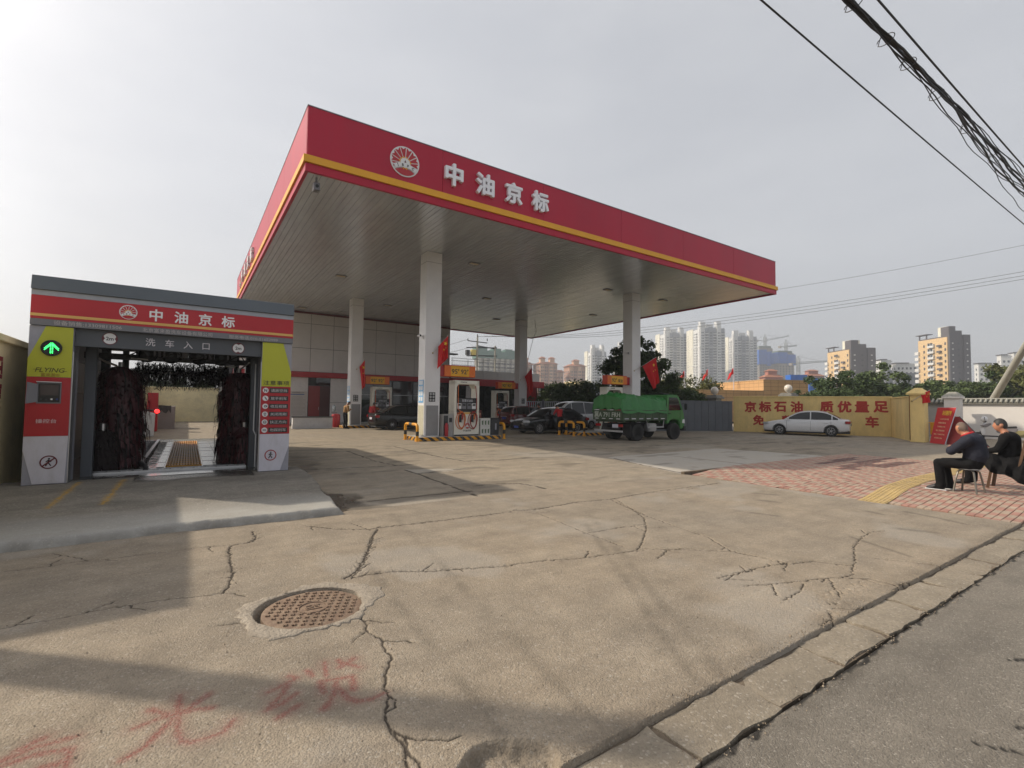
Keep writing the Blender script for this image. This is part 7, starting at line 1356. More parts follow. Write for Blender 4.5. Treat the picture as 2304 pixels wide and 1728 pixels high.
# side fence
fe_ = wthing('picket_fence', 'white picket fence behind the white minivan', 'fence', (25.5, 31.3, 0)); f0_, f1_ = Vector((22.6, 33.3, 0)), Vector((28.6, 29.2, 0)); fd = (f1_ - f0_)
for i in range(46): p = f0_ + fd*(i/45); MB().cyl((p.x, p.y, 0.9), (p.x, p.y, 1.86), 0.035, n=5).build('picket', M_PLW, fe_)
for z in (0.95, 1.9): MB().bar(f0_ + Vector((0, 0, z)), f1_ + Vector((0, 0, z)), 0.06).build('rail', M_PLW, fe_)
for i in range(4): p = f0_ + fd*(i/3); MB().box(p.x - 0.08, p.x + 0.08, p.y - 0.08, p.y + 0.08, 0, 2.08).build('post', M_GRYM, fe_)
MB().bar(f0_ + Vector((0, 0.05, 0.45)), f1_ + Vector((0, 0.05, 0.45)), 0.08, 0.9).build('base_wall', M_DARK, fe_)

# ================================================================== PEOPLE AND SEATS
M_SKIN = mat('skin', RGB(176, 122, 96), rough=0.55, var=0.08, scale=8); M_NAVY = mat('navy_cloth', (0.010, 0.012, 0.024), rough=0.85, var=0.25, scale=6, bump=0.9, bscale=9); M_BLKC = mat('black_cloth', (0.0075, 0.0075, 0.0085), rough=0.9, spec=0.2, var=0.25, scale=6, bump=0.9, bscale=9); M_TANC = mat('tan_jacket', RGB(150, 112, 66), rough=0.8, var=0.15, scale=6); M_REDC = mat('red_workwear', RGB(176, 30, 36), rough=0.75, var=0.12, scale=6); M_SHOE = mat('dark_shoe', (0.016, 0.016, 0.02), rough=0.55, var=0.1); M_SOLE = mat('white_sole', (0.6, 0.6, 0.6), rough=0.6, var=0.05); M_HAIRG = mat('grey_stubble', RGB(104, 88, 78), rough=0.8, var=0.15, scale=20); M_HAIR = mat('dark_hair', (0.022, 0.020, 0.019), rough=0.6, var=0.3, scale=30)
PM = [M_SKIN, M_NAVY, M_BLKC, M_SHOE, M_SOLE, M_HAIRG, M_REDC, M_TANC, M_HAIR]; SKIN_, NAVY_, BLKC_, SHOE_, SOLE_, HAIRG_, REDC_, TANC_, HAIR_ = range(9)
def body(name, label, J, E_, reg, head, loc=(0, 0, 0), rz=0, voxel=0.013, scalp=None, group=None, hands=(), hair=None, collar=None):
    """J: joint -> (x, y, z, r); E_: edges; reg: joint -> material; head: (centre, forward, up, size)"""
    src = []; vs = []; fs = []
    for a, b_ in E_:                                    # one tapered, round-ended limb per bone; the remesh below fuses them into one skin
        A0, A1 = Vector(J[a][:3]), Vector(J[b_][:3]); ra, rb = J[a][3], J[b_][3]; dr = (A1 - A0); L_ = dr.length; dr.normalize(); k = 6
        pts = [A0 - dr*ra*math.cos(q/k*math.pi/2) for q in range(k)] + [A0.lerp(A1, q/6) for q in range(7)] + [A1 + dr*rb*math.sin((q + 1)/k*math.pi/2) for q in range(k)]
        rs_ = [max(0.002, ra*math.sin(q/k*math.pi/2)) for q in range(k)] + [ra + (rb - ra)*q/6 for q in range(7)] + [max(0.002, rb*math.cos((q + 1)/k*math.pi/2)) for q in range(k)]
        tb = MB(); tb.tube(pts, 0.1, 14, rs=rs_); o1 = len(vs); n_ = 14
        for i, v in enumerate(tb.v):
            t = ((Vector(v) - A0).dot(dr))/max(L_, 1e-6); vs.append(Vector(v)); src.append(reg[a] if t < 0.5 else reg[b_])
        fs += [tuple(i + o1 for i in f) for f in tb.f]
    # head
    c, fw, up, sz = Vector(head[0]), Vector(head[1]).normalized(), Vector(head[2]).normalized(), head[3]; rt_ = fw.cross(up).normalized(); up = rt_.cross(fw).normalized()
    nu, nv = 20, 16; o0 = len(vs)
    for j in range(nv + 1):
        th = math.pi*j/nv
        for i in range(nu):
            ph = 2*math.pi*i/nu; x, y, z = math.sin(th)*math.cos(ph), math.sin(th)*math.sin(ph), math.cos(th)   # x forward, y right
            w = 0.075*(1 - 0.22*max(0, -z)); dp = 0.095*(1 - 0.10*max(0, -z)*(1 if x < 0 else 0.3)); px, py, pz = x*dp, y*w, z*0.122
            if x > 0.8 and -0.35 < z < 0.15 and abs(y) < 0.25: px += 0.022
            if x > 0.75 and -0.85 < z < -0.55: px += 0.010
            if x > 0.7 and 0.05 < z < 0.3 and 0.2 < abs(y) < 0.5: px -= 0.006
            if abs(y) > 0.93 and -0.25 < z < 0.25 and x < 0.2: py *= 1.22
            vs.append(c + fw*px*sz + rt_*py*sz + up*pz*sz); sc_ = scalp is not None and (z > 0.42 or (x < 0.05 and z > -0.35 and abs(y) < 0.9) or (x < -0.3 and z > -0.5)); src.append(scalp if sc_ else SKIN_)
    fs += [(o0 + j*nu + i, o0 + j*nu + (i + 1) % nu, o0 + (j + 1)*nu + (i + 1) % nu, o0 + (j + 1)*nu + i) for j in range(nv) for i in range(nu)]
    # hands: palm and five fingers
    for wr_, d, nrm_ in hands:
        wr_, d, nr = Vector(wr_), Vector(d).normalized(), Vector(nrm_).normalized(); sd = d.cross(nr).normalized(); hb = MB(); hb.obox(wr_ + d*0.045, (0.09, 0.075, 0.03), Matrix((d, sd, nr)).transposed())
        for q, (so, ln) in enumerate(((-0.030, 0.062), (-0.010, 0.075), (0.011, 0.070), (0.031, 0.055))): p = wr_ + d*0.085 + sd*so; hb.tube([p, p + d*ln*0.5 - nr*0.008, p + d*ln*0.85 - nr*0.03], 0.0095, 6)
        p = wr_ + d*0.03 - sd*0.035; hb.tube([p, p - sd*0.025 + d*0.02, p - sd*0.03 + d*0.05 - nr*0.012], 0.011, 6); o1 = len(vs); vs += [Vector(v) for v in hb.v]; src += [SKIN_]*len(hb.v); fs += [tuple(i + o1 for i in f) for f in hb.f]
    m2 = bpy.data.meshes.new('j'); m2.from_pydata([v[:] for v in vs], [], fs); o2 = bpy.data.objects.new('j', m2); COL.objects.link(o2); rm = o2.modifiers.new('r', 'REMESH'); rm.mode = 'VOXEL'; rm.voxel_size = voxel; rm.use_smooth_shade = True; smo = o2.modifiers.new('m', 'SMOOTH'); smo.factor = 0.6; smo.iterations = 5
    bpy.context.view_layer.update(); F = evalmesh(o2); bpy.data.objects.remove(o2)
    kd = kdtree.KDTree(len(vs)); [kd.insert(v, i) for i, v in enumerate(vs)]; kd.balance()
    for m in PM: F.materials.append(m)
    F.polygons.foreach_set('material_index', [src[kd.find(p.center)[1]] for p in F.polygons]); F.polygons.foreach_set('use_smooth', [True]*len(F.polygons))
    ob = bpy.data.objects.new(name, F); COL.objects.link(ob); ob.location = loc; ob.rotation_euler = (0, 0, rz); tag(ob, label, 'person', group)
    if hair is not None:
        b = MB(); hv = []; k1, k2 = 18, 9
        for j in range(k2 + 1):
            for i in range(k1):
                ph = 2*math.pi*i/k1; lim = math.pi*(0.36 if math.cos(ph) > 0.5 else 0.50 if math.cos(ph) > -0.2 else 0.66); th = lim*j/k2; x, y, z = math.sin(th)*math.cos(ph), math.sin(th)*math.sin(ph), math.cos(th); g = 1.09 - 0.05*(j/k2)
                hv.append(c + (fw*x*0.098 + rt_*y*0.079 + up*z*0.126)*sz*g)
        b.add(hv, [(j*k1 + i, j*k1 + (i + 1) % k1, (j + 1)*k1 + (i + 1) % k1, (j + 1)*k1 + i) for j in range(k2) for i in range(k1)]); hl = b.build('hair', hair, ob, smooth=70)
    if collar:
        b = MB(); cc, r_, up2 = Vector(collar[0]), collar[1], Vector(collar[2]).normalized(); a_ = up2.orthogonal().normalized(); b_ = up2.cross(a_); b.tube([cc + (a_*math.cos(q) + b_*math.sin(q))*r_ for q in np.linspace(0, 2*math.pi, 17)], 0.022, 8, cap=False); b.build('collar', collar[3], ob, smooth=60)
    return ob
SEAT_E = [('pelvis', 'waist'), ('waist', 'chest'), ('chest', 'neck'), ('neck', 'skull'), ('chest', 'shl'), ('chest', 'shr'), ('shl', 'ell'), ('shr', 'elr'), ('ell', 'wrl'), ('elr', 'wrr'), ('pelvis', 'hil'), ('pelvis', 'hir'), ('hil', 'knl'), ('hir', 'knr'), ('knl', 'anl'), ('knr', 'anr'), ('anl', 'tol'), ('anr', 'tor')]
def reg_of(top, trouser, shoe=SHOE_): 
    d = {k: top for k in ('waist', 'chest', 'shl', 'shr', 'ell', 'elr', 'wrl', 'wrr')}; d.update({k: trouser for k in ('pelvis', 'hil', 'hir', 'knl', 'knr')}); d.update({'neck': SKIN_, 'skull': SKIN_, 'anl': trouser, 'anr': trouser, 'tol': shoe, 'tor': shoe}); return d
zg = 0.099
# first seated man, hunched on the stool, looking away to the left
J1 = {'pelvis': (0, 0, 0.555, 0.155), 'waist': (0, -0.05, 0.72, 0.180), 'chest': (0, -0.01, 0.93, 0.185), 'neck': (0, 0.07, 1.06, 0.070), 'skull': (0, 0.10, 1.11, 0.060), 'shl': (-0.19, 0.0, 0.985, 0.095), 'shr': (0.19, 0.01, 0.985, 0.095), 'ell': (-0.25, 0.235, 0.765, 0.075), 'elr': (0.25, 0.24, 0.765, 0.075), 'wrl': (-0.03, 0.300, 0.80, 0.052), 'wrr': (0.04, 0.31, 0.80, 0.048),
      'hil': (-0.10, 0.03, 0.535, 0.105), 'hir': (0.10, 0.03, 0.535, 0.105), 'knl': (-0.12, 0.45, 0.525, 0.080), 'knr': (0.12, 0.43, 0.525, 0.080), 'anl': (-0.125, 0.42, 0.09, 0.072), 'anr': (0.125, 0.36, 0.09, 0.072), 'tol': (-0.13, 0.60, 0.035, 0.042), 'tor': (0.13, 0.54, 0.035, 0.042)}
man1 = body('person', 'seated person in navy jacket with red collar, shaved head, on the stool', J1, SEAT_E, reg_of(NAVY_, BLKC_), ((0.01, 0.135, 1.175), (0.5, 0.85, -0.12), (0, 0.12, 1), 1.04), (11.95, 2.64, zg - 0.012), 0, 0.012, scalp=HAIRG_, group='seated people', hands=(((-0.02, 0.300, 0.80), (1, 0.1, 0.05), (0, 1, 0.2)), ((0.03, 0.31, 0.80), (-1, 0.1, 0.05), (0, 1, 0.2))), collar=((0.0, 0.055, 1.075), 0.085, (0, 0.5, 1), M_REDC))
for s_ in (-1, 1): MB().box(s_*0.13 - 0.052, s_*0.13 + 0.052, (0.33 if s_ < 0 else 0.27), (0.65 if s_ < 0 else 0.59), 0.012, 0.03).build('shoe_sole', M_SOLE, man1, bevel=0.006)
stl = thing('stool', 'low metal stool with padded seat under the person in navy', 'stool', (11.97, 2.70, zg - 0.003), R(-8)); MB().lathe([(0.001, 0.415), (0.15, 0.415), (0.165, 0.43), (0.165, 0.455), (0.15, 0.465), (0.001, 0.468)], (0, 0, 0), 24).build('seat', M_BLKC, stl, smooth=40)
M_STM = mat('stool_metal', (0.22, 0.20, 0.17), rough=0.4, metal=0.7, var=0.2)
b = MB(); b.lathe([(0.166, 0.425), (0.172, 0.425), (0.172, 0.445), (0.166, 0.445)], (0, 0, 0), 24); b.build('seat_rim', M_SILV, stl)
for a in (45, 135, 225, 315): c_, s_ = math.cos(R(a)), math.sin(R(a)); MB().tube([(c_*0.11, s_*0.11, 0.41), (c_*0.16, s_*0.16, 0.38), (c_*0.19, s_*0.19, 0.25), (c_*0.235, s_*0.235, 0.0)], 0.016, 7).build('leg', M_STM, stl, smooth=50)
# second seated man, upright on the wooden chair, in profile
J2 = {'pelvis': (0, 0, 0.56, 0.150), 'waist': (0, -0.06, 0.73, 0.155), 'chest': (0, -0.05, 0.95, 0.165), 'neck': (0, 0.01, 1.085, 0.060), 'skull': (0, 0.035, 1.15, 0.055), 'shl': (-0.18, -0.04, 1.01, 0.080), 'shr': (0.18, -0.04, 1.01, 0.080), 'ell': (-0.225, 0.08, 0.76, 0.064), 'elr': (0.225, 0.08, 0.76, 0.064), 'wrl': (-0.10, 0.30, 0.70, 0.044), 'wrr': (0.10, 0.30, 0.69, 0.044),
      'hil': (-0.10, 0.05, 0.545, 0.100), 'hir': (0.10, 0.05, 0.545, 0.100), 'knl': (-0.11, 0.50, 0.555, 0.075), 'knr': (0.12, 0.50, 0.53, 0.075), 'anl': (-0.03, 0.55, 0.10, 0.066), 'anr': (0.15, 0.52, 0.10, 0.066), 'tol': (-0.03, 0.74, 0.035, 0.042), 'tor': (0.16, 0.70, 0.035, 0.042)}
man2 = body('person', 'seated person in black, dark hair, sitting upright on the wooden chair', J2, SEAT_E, reg_of(BLKC_, BLKC_), ((0.0, 0.075, 1.225), (-0.25, 1, -0.02), (0, 0.0, 1), 1.04), (13.28, 2.44, zg - 0.008), 0, 0.012, group='seated people', hands=(((-0.10, 0.30, 0.70), (0.5, 0.8, 0.1), (0, -0.2, 1)), ((0.10, 0.30, 0.69), (-0.5, 0.8, 0.1), (0, -0.2, 1))), hair=M_HAIR)
M_WOOD = mat('chair_wood', RGB(92, 68, 48), rough=0.5, var=0.25, scale=3, stretch=(1, 1, 0.2)); chr_ = thing('wooden_chair', 'brown wooden chair with splayed rear legs under the person in black', 'chair', (13.28, 2.42, zg - 0.003), 0)
MB().box(-0.22, 0.22, -0.21, 0.24, 0.405, 0.45).build('seat', M_WOOD, chr_, bevel=0.012)
for s_ in (-1, 1):
    MB().bar((s_*0.18, 0.20, 0.405), (s_*0.20, 0.26, 0.0), 0.045, 0.04).build('leg', M_WOOD, chr_); MB().bar((s_*0.19, -0.17, 0.42), (s_*0.20, -0.32, 0.0), 0.045, 0.04).build('leg', M_WOOD, chr_); MB().bar((s_*0.19, -0.18, 0.42), (s_*0.18, -0.27, 0.92), 0.045, 0.04).build('back_post', M_WOOD, chr_)
MB().bar((-0.20, -0.265, 0.86), (0.20, -0.265, 0.86), 0.035, 0.16).build('back_rail', M_WOOD, chr_); MB().bar((-0.19, -0.225, 0.64), (0.19, -0.225, 0.64), 0.03, 0.07).build('back_rail', M_WOOD, chr_)
# coat hanging over the chair side
vs = []; n1, n2 = 18, 10
for i in range(n1 + 1):
    u = i/n1; yy = 2.92 - u*0.78
    for j in range(n2 + 1):
        v = j/n2; bot = 0.56 - 0.28*max(0, min(1, (u - 0.15)/0.6))**1.3 + 0.06*math.sin(u*11); top = 0.73 + 0.05*math.sin(u*5) + (0.10*max(0, u - 0.7)/0.3)
        z = top + (bot - top)*v; vs.append((13.12 - 0.10*math.sin(v*2.2) + 0.035*math.sin(u*23 + v*3) + 0.02*math.sin(u*41 - v*6) - 0.03*v, yy + 0.02*math.sin(v*5 + u*4), z))
fs = [(i*(n2 + 1) + j, (i + 1)*(n2 + 1) + j, (i + 1)*(n2 + 1) + j + 1, i*(n2 + 1) + j + 1) for i in range(n1) for j in range(n2)]
b = MB(); b.add(vs, fs); b.add([(v[0] + 0.02, v[1], v[2]) for v in vs], [f[::-1] for f in fs]); tag(b.build('draped_coat', M_BLKC, smooth=60, fix=False), 'black coat draped over the lap and side of the wooden chair', 'coat')
# standing people
def standing(label, loc, rz, top, trouser, arms, bend=0.0, hair=M_HAIR, s_=1.0, head_down=0.0, group='people on the forecourt'):
    J = {'pelvis': (0, 0, 0.93, 0.135), 'waist': (0, 0.02*bend, 1.08, 0.14), 'chest': (0, 0.10*bend, 1.30, 0.15), 'neck': (0, 0.18*bend, 1.46, 0.058), 'skull': (0, 0.22*bend, 1.52, 0.052), 'shl': (-0.18, 0.11*bend, 1.38, 0.078), 'shr': (0.18, 0.11*bend, 1.38, 0.078), 'hil': (-0.095, 0, 0.90, 0.10), 'hir': (0.095, 0, 0.90, 0.10), 'knl': (-0.10, 0.03, 0.49, 0.072), 'knr': (0.10, 0.05, 0.49, 0.072), 'anl': (-0.105, -0.02, 0.08, 0.058), 'anr': (0.105, 0.02, 0.08, 0.058), 'tol': (-0.12, 0.15, 0.035, 0.042), 'tor': (0.12, 0.19, 0.035, 0.042)}
    (J['ell'], J['wrl']), (J['elr'], J['wrr']) = arms
    hd = []
    for k, e in (('wrl', 'ell'), ('wrr', 'elr')):
        w_, e_ = Vector(J[k][:3]), Vector(J[e][:3]); hd.append((w_, w_ - e_, (0.2, 0.3, 1)))
    o = body('person', label, J, SEAT_E, reg_of(top, trouser), ((0, 0.25*bend + 0.02 + 0.06*head_down, 1.60 - 0.03*head_down), (0, 1, -0.6*head_down), (0, 0.5*head_down, 1), 1.0), loc, rz, 0.018, group=group, hands=hd, hair=hair); o.scale = (s_, s_, s_); return o
fwd = ((-0.24, 0.06, 1.10, 0.058), (-0.10, 0.30, 1.18, 0.042)), ((0.24, 0.06, 1.10, 0.058), (0.10, 0.30, 1.20, 0.042)); dn = ((-0.25, 0.0, 1.12, 0.058), (-0.26, 0.06, 0.88, 0.042)), ((0.25, 0.0, 1.12, 0.058), (0.26, 0.06, 0.88, 0.042)); lean = ((-0.26, 0.22, 1.18, 0.058), (-0.12, 0.42, 1.10, 0.042)), ((0.26, 0.22, 1.18, 0.058), (0.12, 0.42, 1.10, 0.042))
sm_ = standing('person in tan jacket standing by the column looking at a phone', (8.08, 30.45, 0), R(-75), TANC_, BLKC_, fwd, 0.6, head_down=1.0)
b = MB(); b.box(-0.04, 0.04, -0.005, 0.005, 0, 0.15); ph_ = tag(b.build('phone', M_INK), 'phone held by the person in the tan jacket', 'phone'); ph_.location = (8.46, 30.54, 1.20); ph_.rotation_euler = (R(60), 0, R(-75))
standing('person in red workwear seen from behind at the black saloon door', (17.35, 20.95, 0), R(-4), REDC_, BLKC_, lean, 1.0, s_=0.97, head_down=1.0); standing('person in red workwear at the dispenser behind the black saloon boot', (9.75, 30.55, 0), R(-60), REDC_, BLKC_, fwd, 0.7, s_=0.97, head_down=0.5); standing('person in dark clothes beside the maroon hatchback', (19.9, 26.2, 0), R(20), BLKC_, BLKC_, dn, 0.3, s_=1.0)

# ================================================================== FAR BUILDINGS
def tmat(name, c, var=0.05): return mat(name, c, rough=0.75, var=var, scale=0.05)
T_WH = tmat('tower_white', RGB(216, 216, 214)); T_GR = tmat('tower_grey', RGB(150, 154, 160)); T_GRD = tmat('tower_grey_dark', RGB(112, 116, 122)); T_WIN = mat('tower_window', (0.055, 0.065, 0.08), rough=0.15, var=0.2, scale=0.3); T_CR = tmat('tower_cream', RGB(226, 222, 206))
T_BR = tmat('tower_brown', RGB(178, 136, 112)); T_BRO = tmat('tower_brown_light', RGB(208, 168, 138)); T_ROOF = tmat('tower_roof_tile', RGB(160, 104, 78)); T_NETG = mat('safety_net_green', RGB(52, 100, 86), rough=0.8, var=0.15, scale=0.4); T_NETB = mat('safety_net_blue', RGB(28, 98, 184), rough=0.8, var=0.15, scale=0.3); T_CON = tmat('raw_concrete', RGB(150, 142, 132), 0.15); T_OR = tmat('tower_orange', RGB(216, 184, 138)); T_DK = tmat('tower_charcoal', RGB(92, 88, 92), 0.08)
def hip(b, x0, x1, y0, y1, z, h, ov=0.6, flat=0.35):
    x0 -= ov; x1 += ov; y0 -= ov; y1 += ov; cx_, cy_ = (x0 + x1)/2, (y0 + y1)/2; fx, fy = (x1 - x0)/2*flat, (y1 - y0)/2*flat
    b.add([(x0, y0, z), (x1, y0, z), (x1, y1, z), (x0, y1, z), (cx_ - fx, cy_ - fy, z + h), (cx_ + fx, cy_ - fy, z + h), (cx_ + fx, cy_ + fy, z + h), (cx_ - fx, cy_ + fy, z + h)], [(0, 3, 2, 1), (4, 5, 6, 7), (0, 1, 5, 4), (1, 2, 6, 5), (2, 3, 7, 6), (3, 0, 4, 7)])
def win_grid(b, face, a0, a1, n, z0, z1, fl, ww, wh, off):
    """recess-coloured window boxes on face 'f' (y=off, facing -y) or 's' (x=off, facing -x)"""
    k = int((z1 - z0)/fl)
    for j in range(k):
        for i in range(n):
            c_ = a0 + (i + 0.5)*(a1 - a0)/n; zc = z0 + (j + 0.5)*fl
            if face == 'f': b.box(c_ - ww/2, c_ + ww/2, off - 0.06, off + 0.1, zc - wh/2, zc + wh/2)
            else: b.box(off - 0.06, off + 0.1, c_ - ww/2, c_ + ww/2, zc - wh/2, zc + wh/2)
def slabs(b, face, a0, a1, z0, z1, fl, d, off, hgt=1.0):
    k = int((z1 - z0)/fl)
    for j in range(k):
        z = z0 + j*fl
        if face == 'f': b.box(a0, a1, off - d, off + 0.1, z, z + hgt)
        else: b.box(off - d, off + 0.1, a0, a1, z, z + hgt)
def stuff(b, nm, m, t): return tag(b.build(nm, m, t, fix=False), kind='stuff')
def white_tower(label, corner, rot, lB, lA, Ht, seed, lit_blank=0.45, name='white_tower'):
    t = oriented(name, label, 'building', corner, rot, 'white apartment towers'); rn = random.Random(seed); fl = 3.0
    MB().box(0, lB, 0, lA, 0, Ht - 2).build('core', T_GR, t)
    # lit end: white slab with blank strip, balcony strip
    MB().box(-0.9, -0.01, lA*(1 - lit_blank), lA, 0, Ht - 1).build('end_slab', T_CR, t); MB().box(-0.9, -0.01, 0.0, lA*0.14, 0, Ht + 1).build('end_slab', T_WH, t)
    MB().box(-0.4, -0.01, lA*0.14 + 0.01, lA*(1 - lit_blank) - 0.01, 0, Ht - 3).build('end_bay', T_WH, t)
    b = MB(); win_grid(b, 's', lA*0.16, lA*(1 - lit_blank) - 0.3, 2, 3, Ht - 4, fl, lA*0.10, 1.7, -0.4); win_grid(b, 's', lA*(1 - lit_blank*0.5), lA*0.97, 1, 3, Ht - 4, fl, 0.7, 1.2, -0.9); stuff(b, 'end_windows', T_WIN, t)
    b = MB(); slabs(b, 's', lA*0.18, lA*0.34, 4, Ht - 4, fl, 1.3, -0.4); stuff(b, 'end_balconies', T_WH, t)
    # shaded front: alternating piers, windows and balcony stacks
    nb = 6; w = lB/nb
    for i in range(nb):
        dp = (0.9, 0.1, 1.2, 0.0, 1.1, 0.5)[i]; dh = (2.5, -3, -1, -4, 3.5, -6)[i]; x0, x1 = i*w, (i + 1)*w - 0.02
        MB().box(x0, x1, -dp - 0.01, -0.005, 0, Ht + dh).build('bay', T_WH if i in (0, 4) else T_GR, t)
        b = MB(); win_grid(b, 'f', x0 + 0.15*w, x1 - 0.15*w, 2 if i % 2 == 0 else 1, 3, Ht - 5, fl, w*(0.24 if i % 2 == 0 else 0.6), 1.5, -dp - 0.01); stuff(b, 'windows', T_WIN, t)
        if i in (1, 3, 5): b = MB(); slabs(b, 'f', x0 + 0.05*w, x1 - 0.05*w, 3.2, Ht - 5, fl, 1.4, -dp - 0.01, 0.9); stuff(b, 'balconies', T_WH, t)
    for z in (Ht*0.30, Ht*0.52, Ht*0.74): b = MB(); b.box(-1.2, 0.3, -1.5, lA*0.6, z, z + 0.9); b.box(0.31, lB, -1.6, -0.9, z, z + 0.7); stuff(b, 'belt_course', T_WH, t)
    for x0, x1, y0, y1, h in ((0.2, lB*0.22, 0.5, 5, 5), (lB*0.3, lB*0.55, 2, 8, 2.5), (lB*0.66, lB*0.84, 0.5, 5, 5.5)): MB().box(x0, x1, y0, y1, Ht - 2, Ht + h).build('roof_house', T_WH, t)
    return t
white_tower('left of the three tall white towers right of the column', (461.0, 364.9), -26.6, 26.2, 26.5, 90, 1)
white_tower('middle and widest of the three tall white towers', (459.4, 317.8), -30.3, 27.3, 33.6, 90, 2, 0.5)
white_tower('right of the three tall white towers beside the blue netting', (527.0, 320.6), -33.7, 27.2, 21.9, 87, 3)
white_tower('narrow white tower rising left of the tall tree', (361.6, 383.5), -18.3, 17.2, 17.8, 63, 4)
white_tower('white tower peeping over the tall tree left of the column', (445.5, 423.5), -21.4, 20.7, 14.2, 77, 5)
def brown_tower(label, corner, rot, lB, lA, Ht, seed, kiosks=2):
    t = oriented('brown_tower', label, 'building', corner, rot, 'brown hip-roofed towers'); fl = 2.9
    MB().box(0, lB, 0, lA, 0, Ht).build('core', T_BR, t)
    nb = 4; w = lB/nb
    for i in range(nb):
        if i in (0, 2): MB().box(i*w + 0.4, (i + 1)*w - 0.4, -0.9, -0.01, 0, Ht - 0.4).build('bay', T_BRO, t)
        b = MB(); win_grid(b, 'f', i*w + 0.5, (i + 1)*w - 0.5, 2, 1.5, Ht - 1, fl, w*0.17, 1.6, -0.9 if i in (0, 2) else 0); stuff(b, 'windows', T_WIN, t)
    b = MB(); win_grid(b, 's', 0.8, lA - 0.8, 4, 1.5, Ht - 1, fl, lA*0.09, 1.6, 0); stuff(b, 'windows', T_WIN, t)
    b = MB(); b.box(-0.8, lB*0.3, -1.6, lA*0.4, Ht*0.72, Ht*0.72 + 0.7); b.box(-0.8, lB*0.2, -1.5, lA*0.3, Ht*0.82, Ht*0.82 + 0.5); stuff(b, 'belt_balconies', T_ROOF, t)
    b = MB(); hip(b, 0, lB, 0, lA, Ht + 0.01, 2.2, 1.2, 0.55); b.build('roof', T_ROOF, t)
    for k in range(kiosks):
        x0 = lB*(0.08 if kiosks > 1 and k == 0 else 0.62 if kiosks > 1 else 0.3); y0 = 1.5; kw = lB*0.26 if kiosks > 1 else lB*0.34
        MB().box(x0, x0 + kw, y0, y0 + kw, Ht + 0.5, Ht + 5.0).build('roof_kiosk', T_BRO, t); b = MB(); hip(b, x0, x0 + kw, y0, y0 + kw, Ht + 5.0, 1.5, 0.9, 0.3); b.build('kiosk_roof', T_ROOF, t)
brown_tower('wider brown tower with two roof kiosks between the columns', (254.2, 335.2), -17.2, 16.5, 17, 38.0, 1); brown_tower('lower wing of the wide brown tower, stepping down on its right', (269.5, 330.6), -17.2, 6.5, 13, 31, 4, 0); brown_tower('narrower brown tower above the cream shed', (282.3, 328.3), -20.7, 15.3, 15.1, 37, 2, 1); brown_tower('sliver of brown tower beside the far right column', (246.8, 350.6), -15.7, 9, 12.9, 38, 3, 1)
gt_ = oriented('unfinished_tower', 'unfinished tower block with green netting round its top floors', 'building', (189.5, 330.5), -14.8)
MB().box(0, 33, 0, 12, 0, 40).build('core', T_CON, gt_); 
for i in range(7):
    x0 = i*4.7; MB().box(x0, x0 + 2.3, -1.0, -0.01, 0, 40).build('bay', tmat('tower_beige', RGB(190, 184, 172)), gt_)
    b = MB(); win_grid(b, 'f', x0 + 0.2, x0 + 2.1, 2, 1, 38.5, 2.9, 0.6, 1.5, -1.0); win_grid(b, 'f', x0 + 2.4, x0 + 4.6, 1, 1, 38.5, 2.9, 1.5, 1.7, 0); stuff(b, 'windows', T_WIN, gt_)
b = MB(); win_grid(b, 's', 1, 11, 4, 1, 38.5, 2.9, 1.0, 1.6, 0); stuff(b, 'windows', T_WIN, gt_)
for x0, x1, z1 in ((-1.6, 7, 47.5), (7.05, 12, 44.5), (12.05, 18.5, 46.5), (18.55, 22, 44), (22.05, 28, 46.3), (28.05, 34.5, 45.5)): MB().box(x0, x1, -1.7, 12.5, 38.5, z1).build('green_netting', T_NETG, gt_)
def blue_tower(label, corner, rot, lB, lA, Ht, n0, n1):
    t = oriented('unfinished_tower', label, 'building', corner, rot, 'unfinished towers in blue netting'); MB().box(0, lB, 0, lA, 0, Ht - 3).build('core', T_CON, t); b = MB(); win_grid(b, 'f', 0.5, lB - 0.5, 5, 1, n0, 3, lB*0.09, 1.7, 0); win_grid(b, 's', 0.5, lA - 0.5, 3, 1, n0, 3, lA*0.12, 1.7, 0); stuff(b, 'windows', T_WIN, t)
    MB().box(-1, lB*0.55, -1, lA + 1, n0, n1).build('blue_netting', T_NETB, t); MB().box(lB*0.55 + 0.05, lB + 1, -1.6, lA + 1, n0 - 2, n1 - 2.5).build('blue_netting', T_NETB, t); MB().box(0.5, lB*0.9, 0.5, lA - 0.5, Ht - 2.99, Ht).build('scaffold_top', mat('scaffold_mesh', RGB(110, 122, 112), var=0.2, scale=0.5), t); return t
blue_tower('left unfinished tower wrapped in blue netting', (610.9, 336.5), -36.2, 17.0, 12, 82, 58, 77); blue_tower('right unfinished tower with brighter blue netting', (570.4, 291.4), -27.9, 19.5, 13.1, 69, 54, 67)
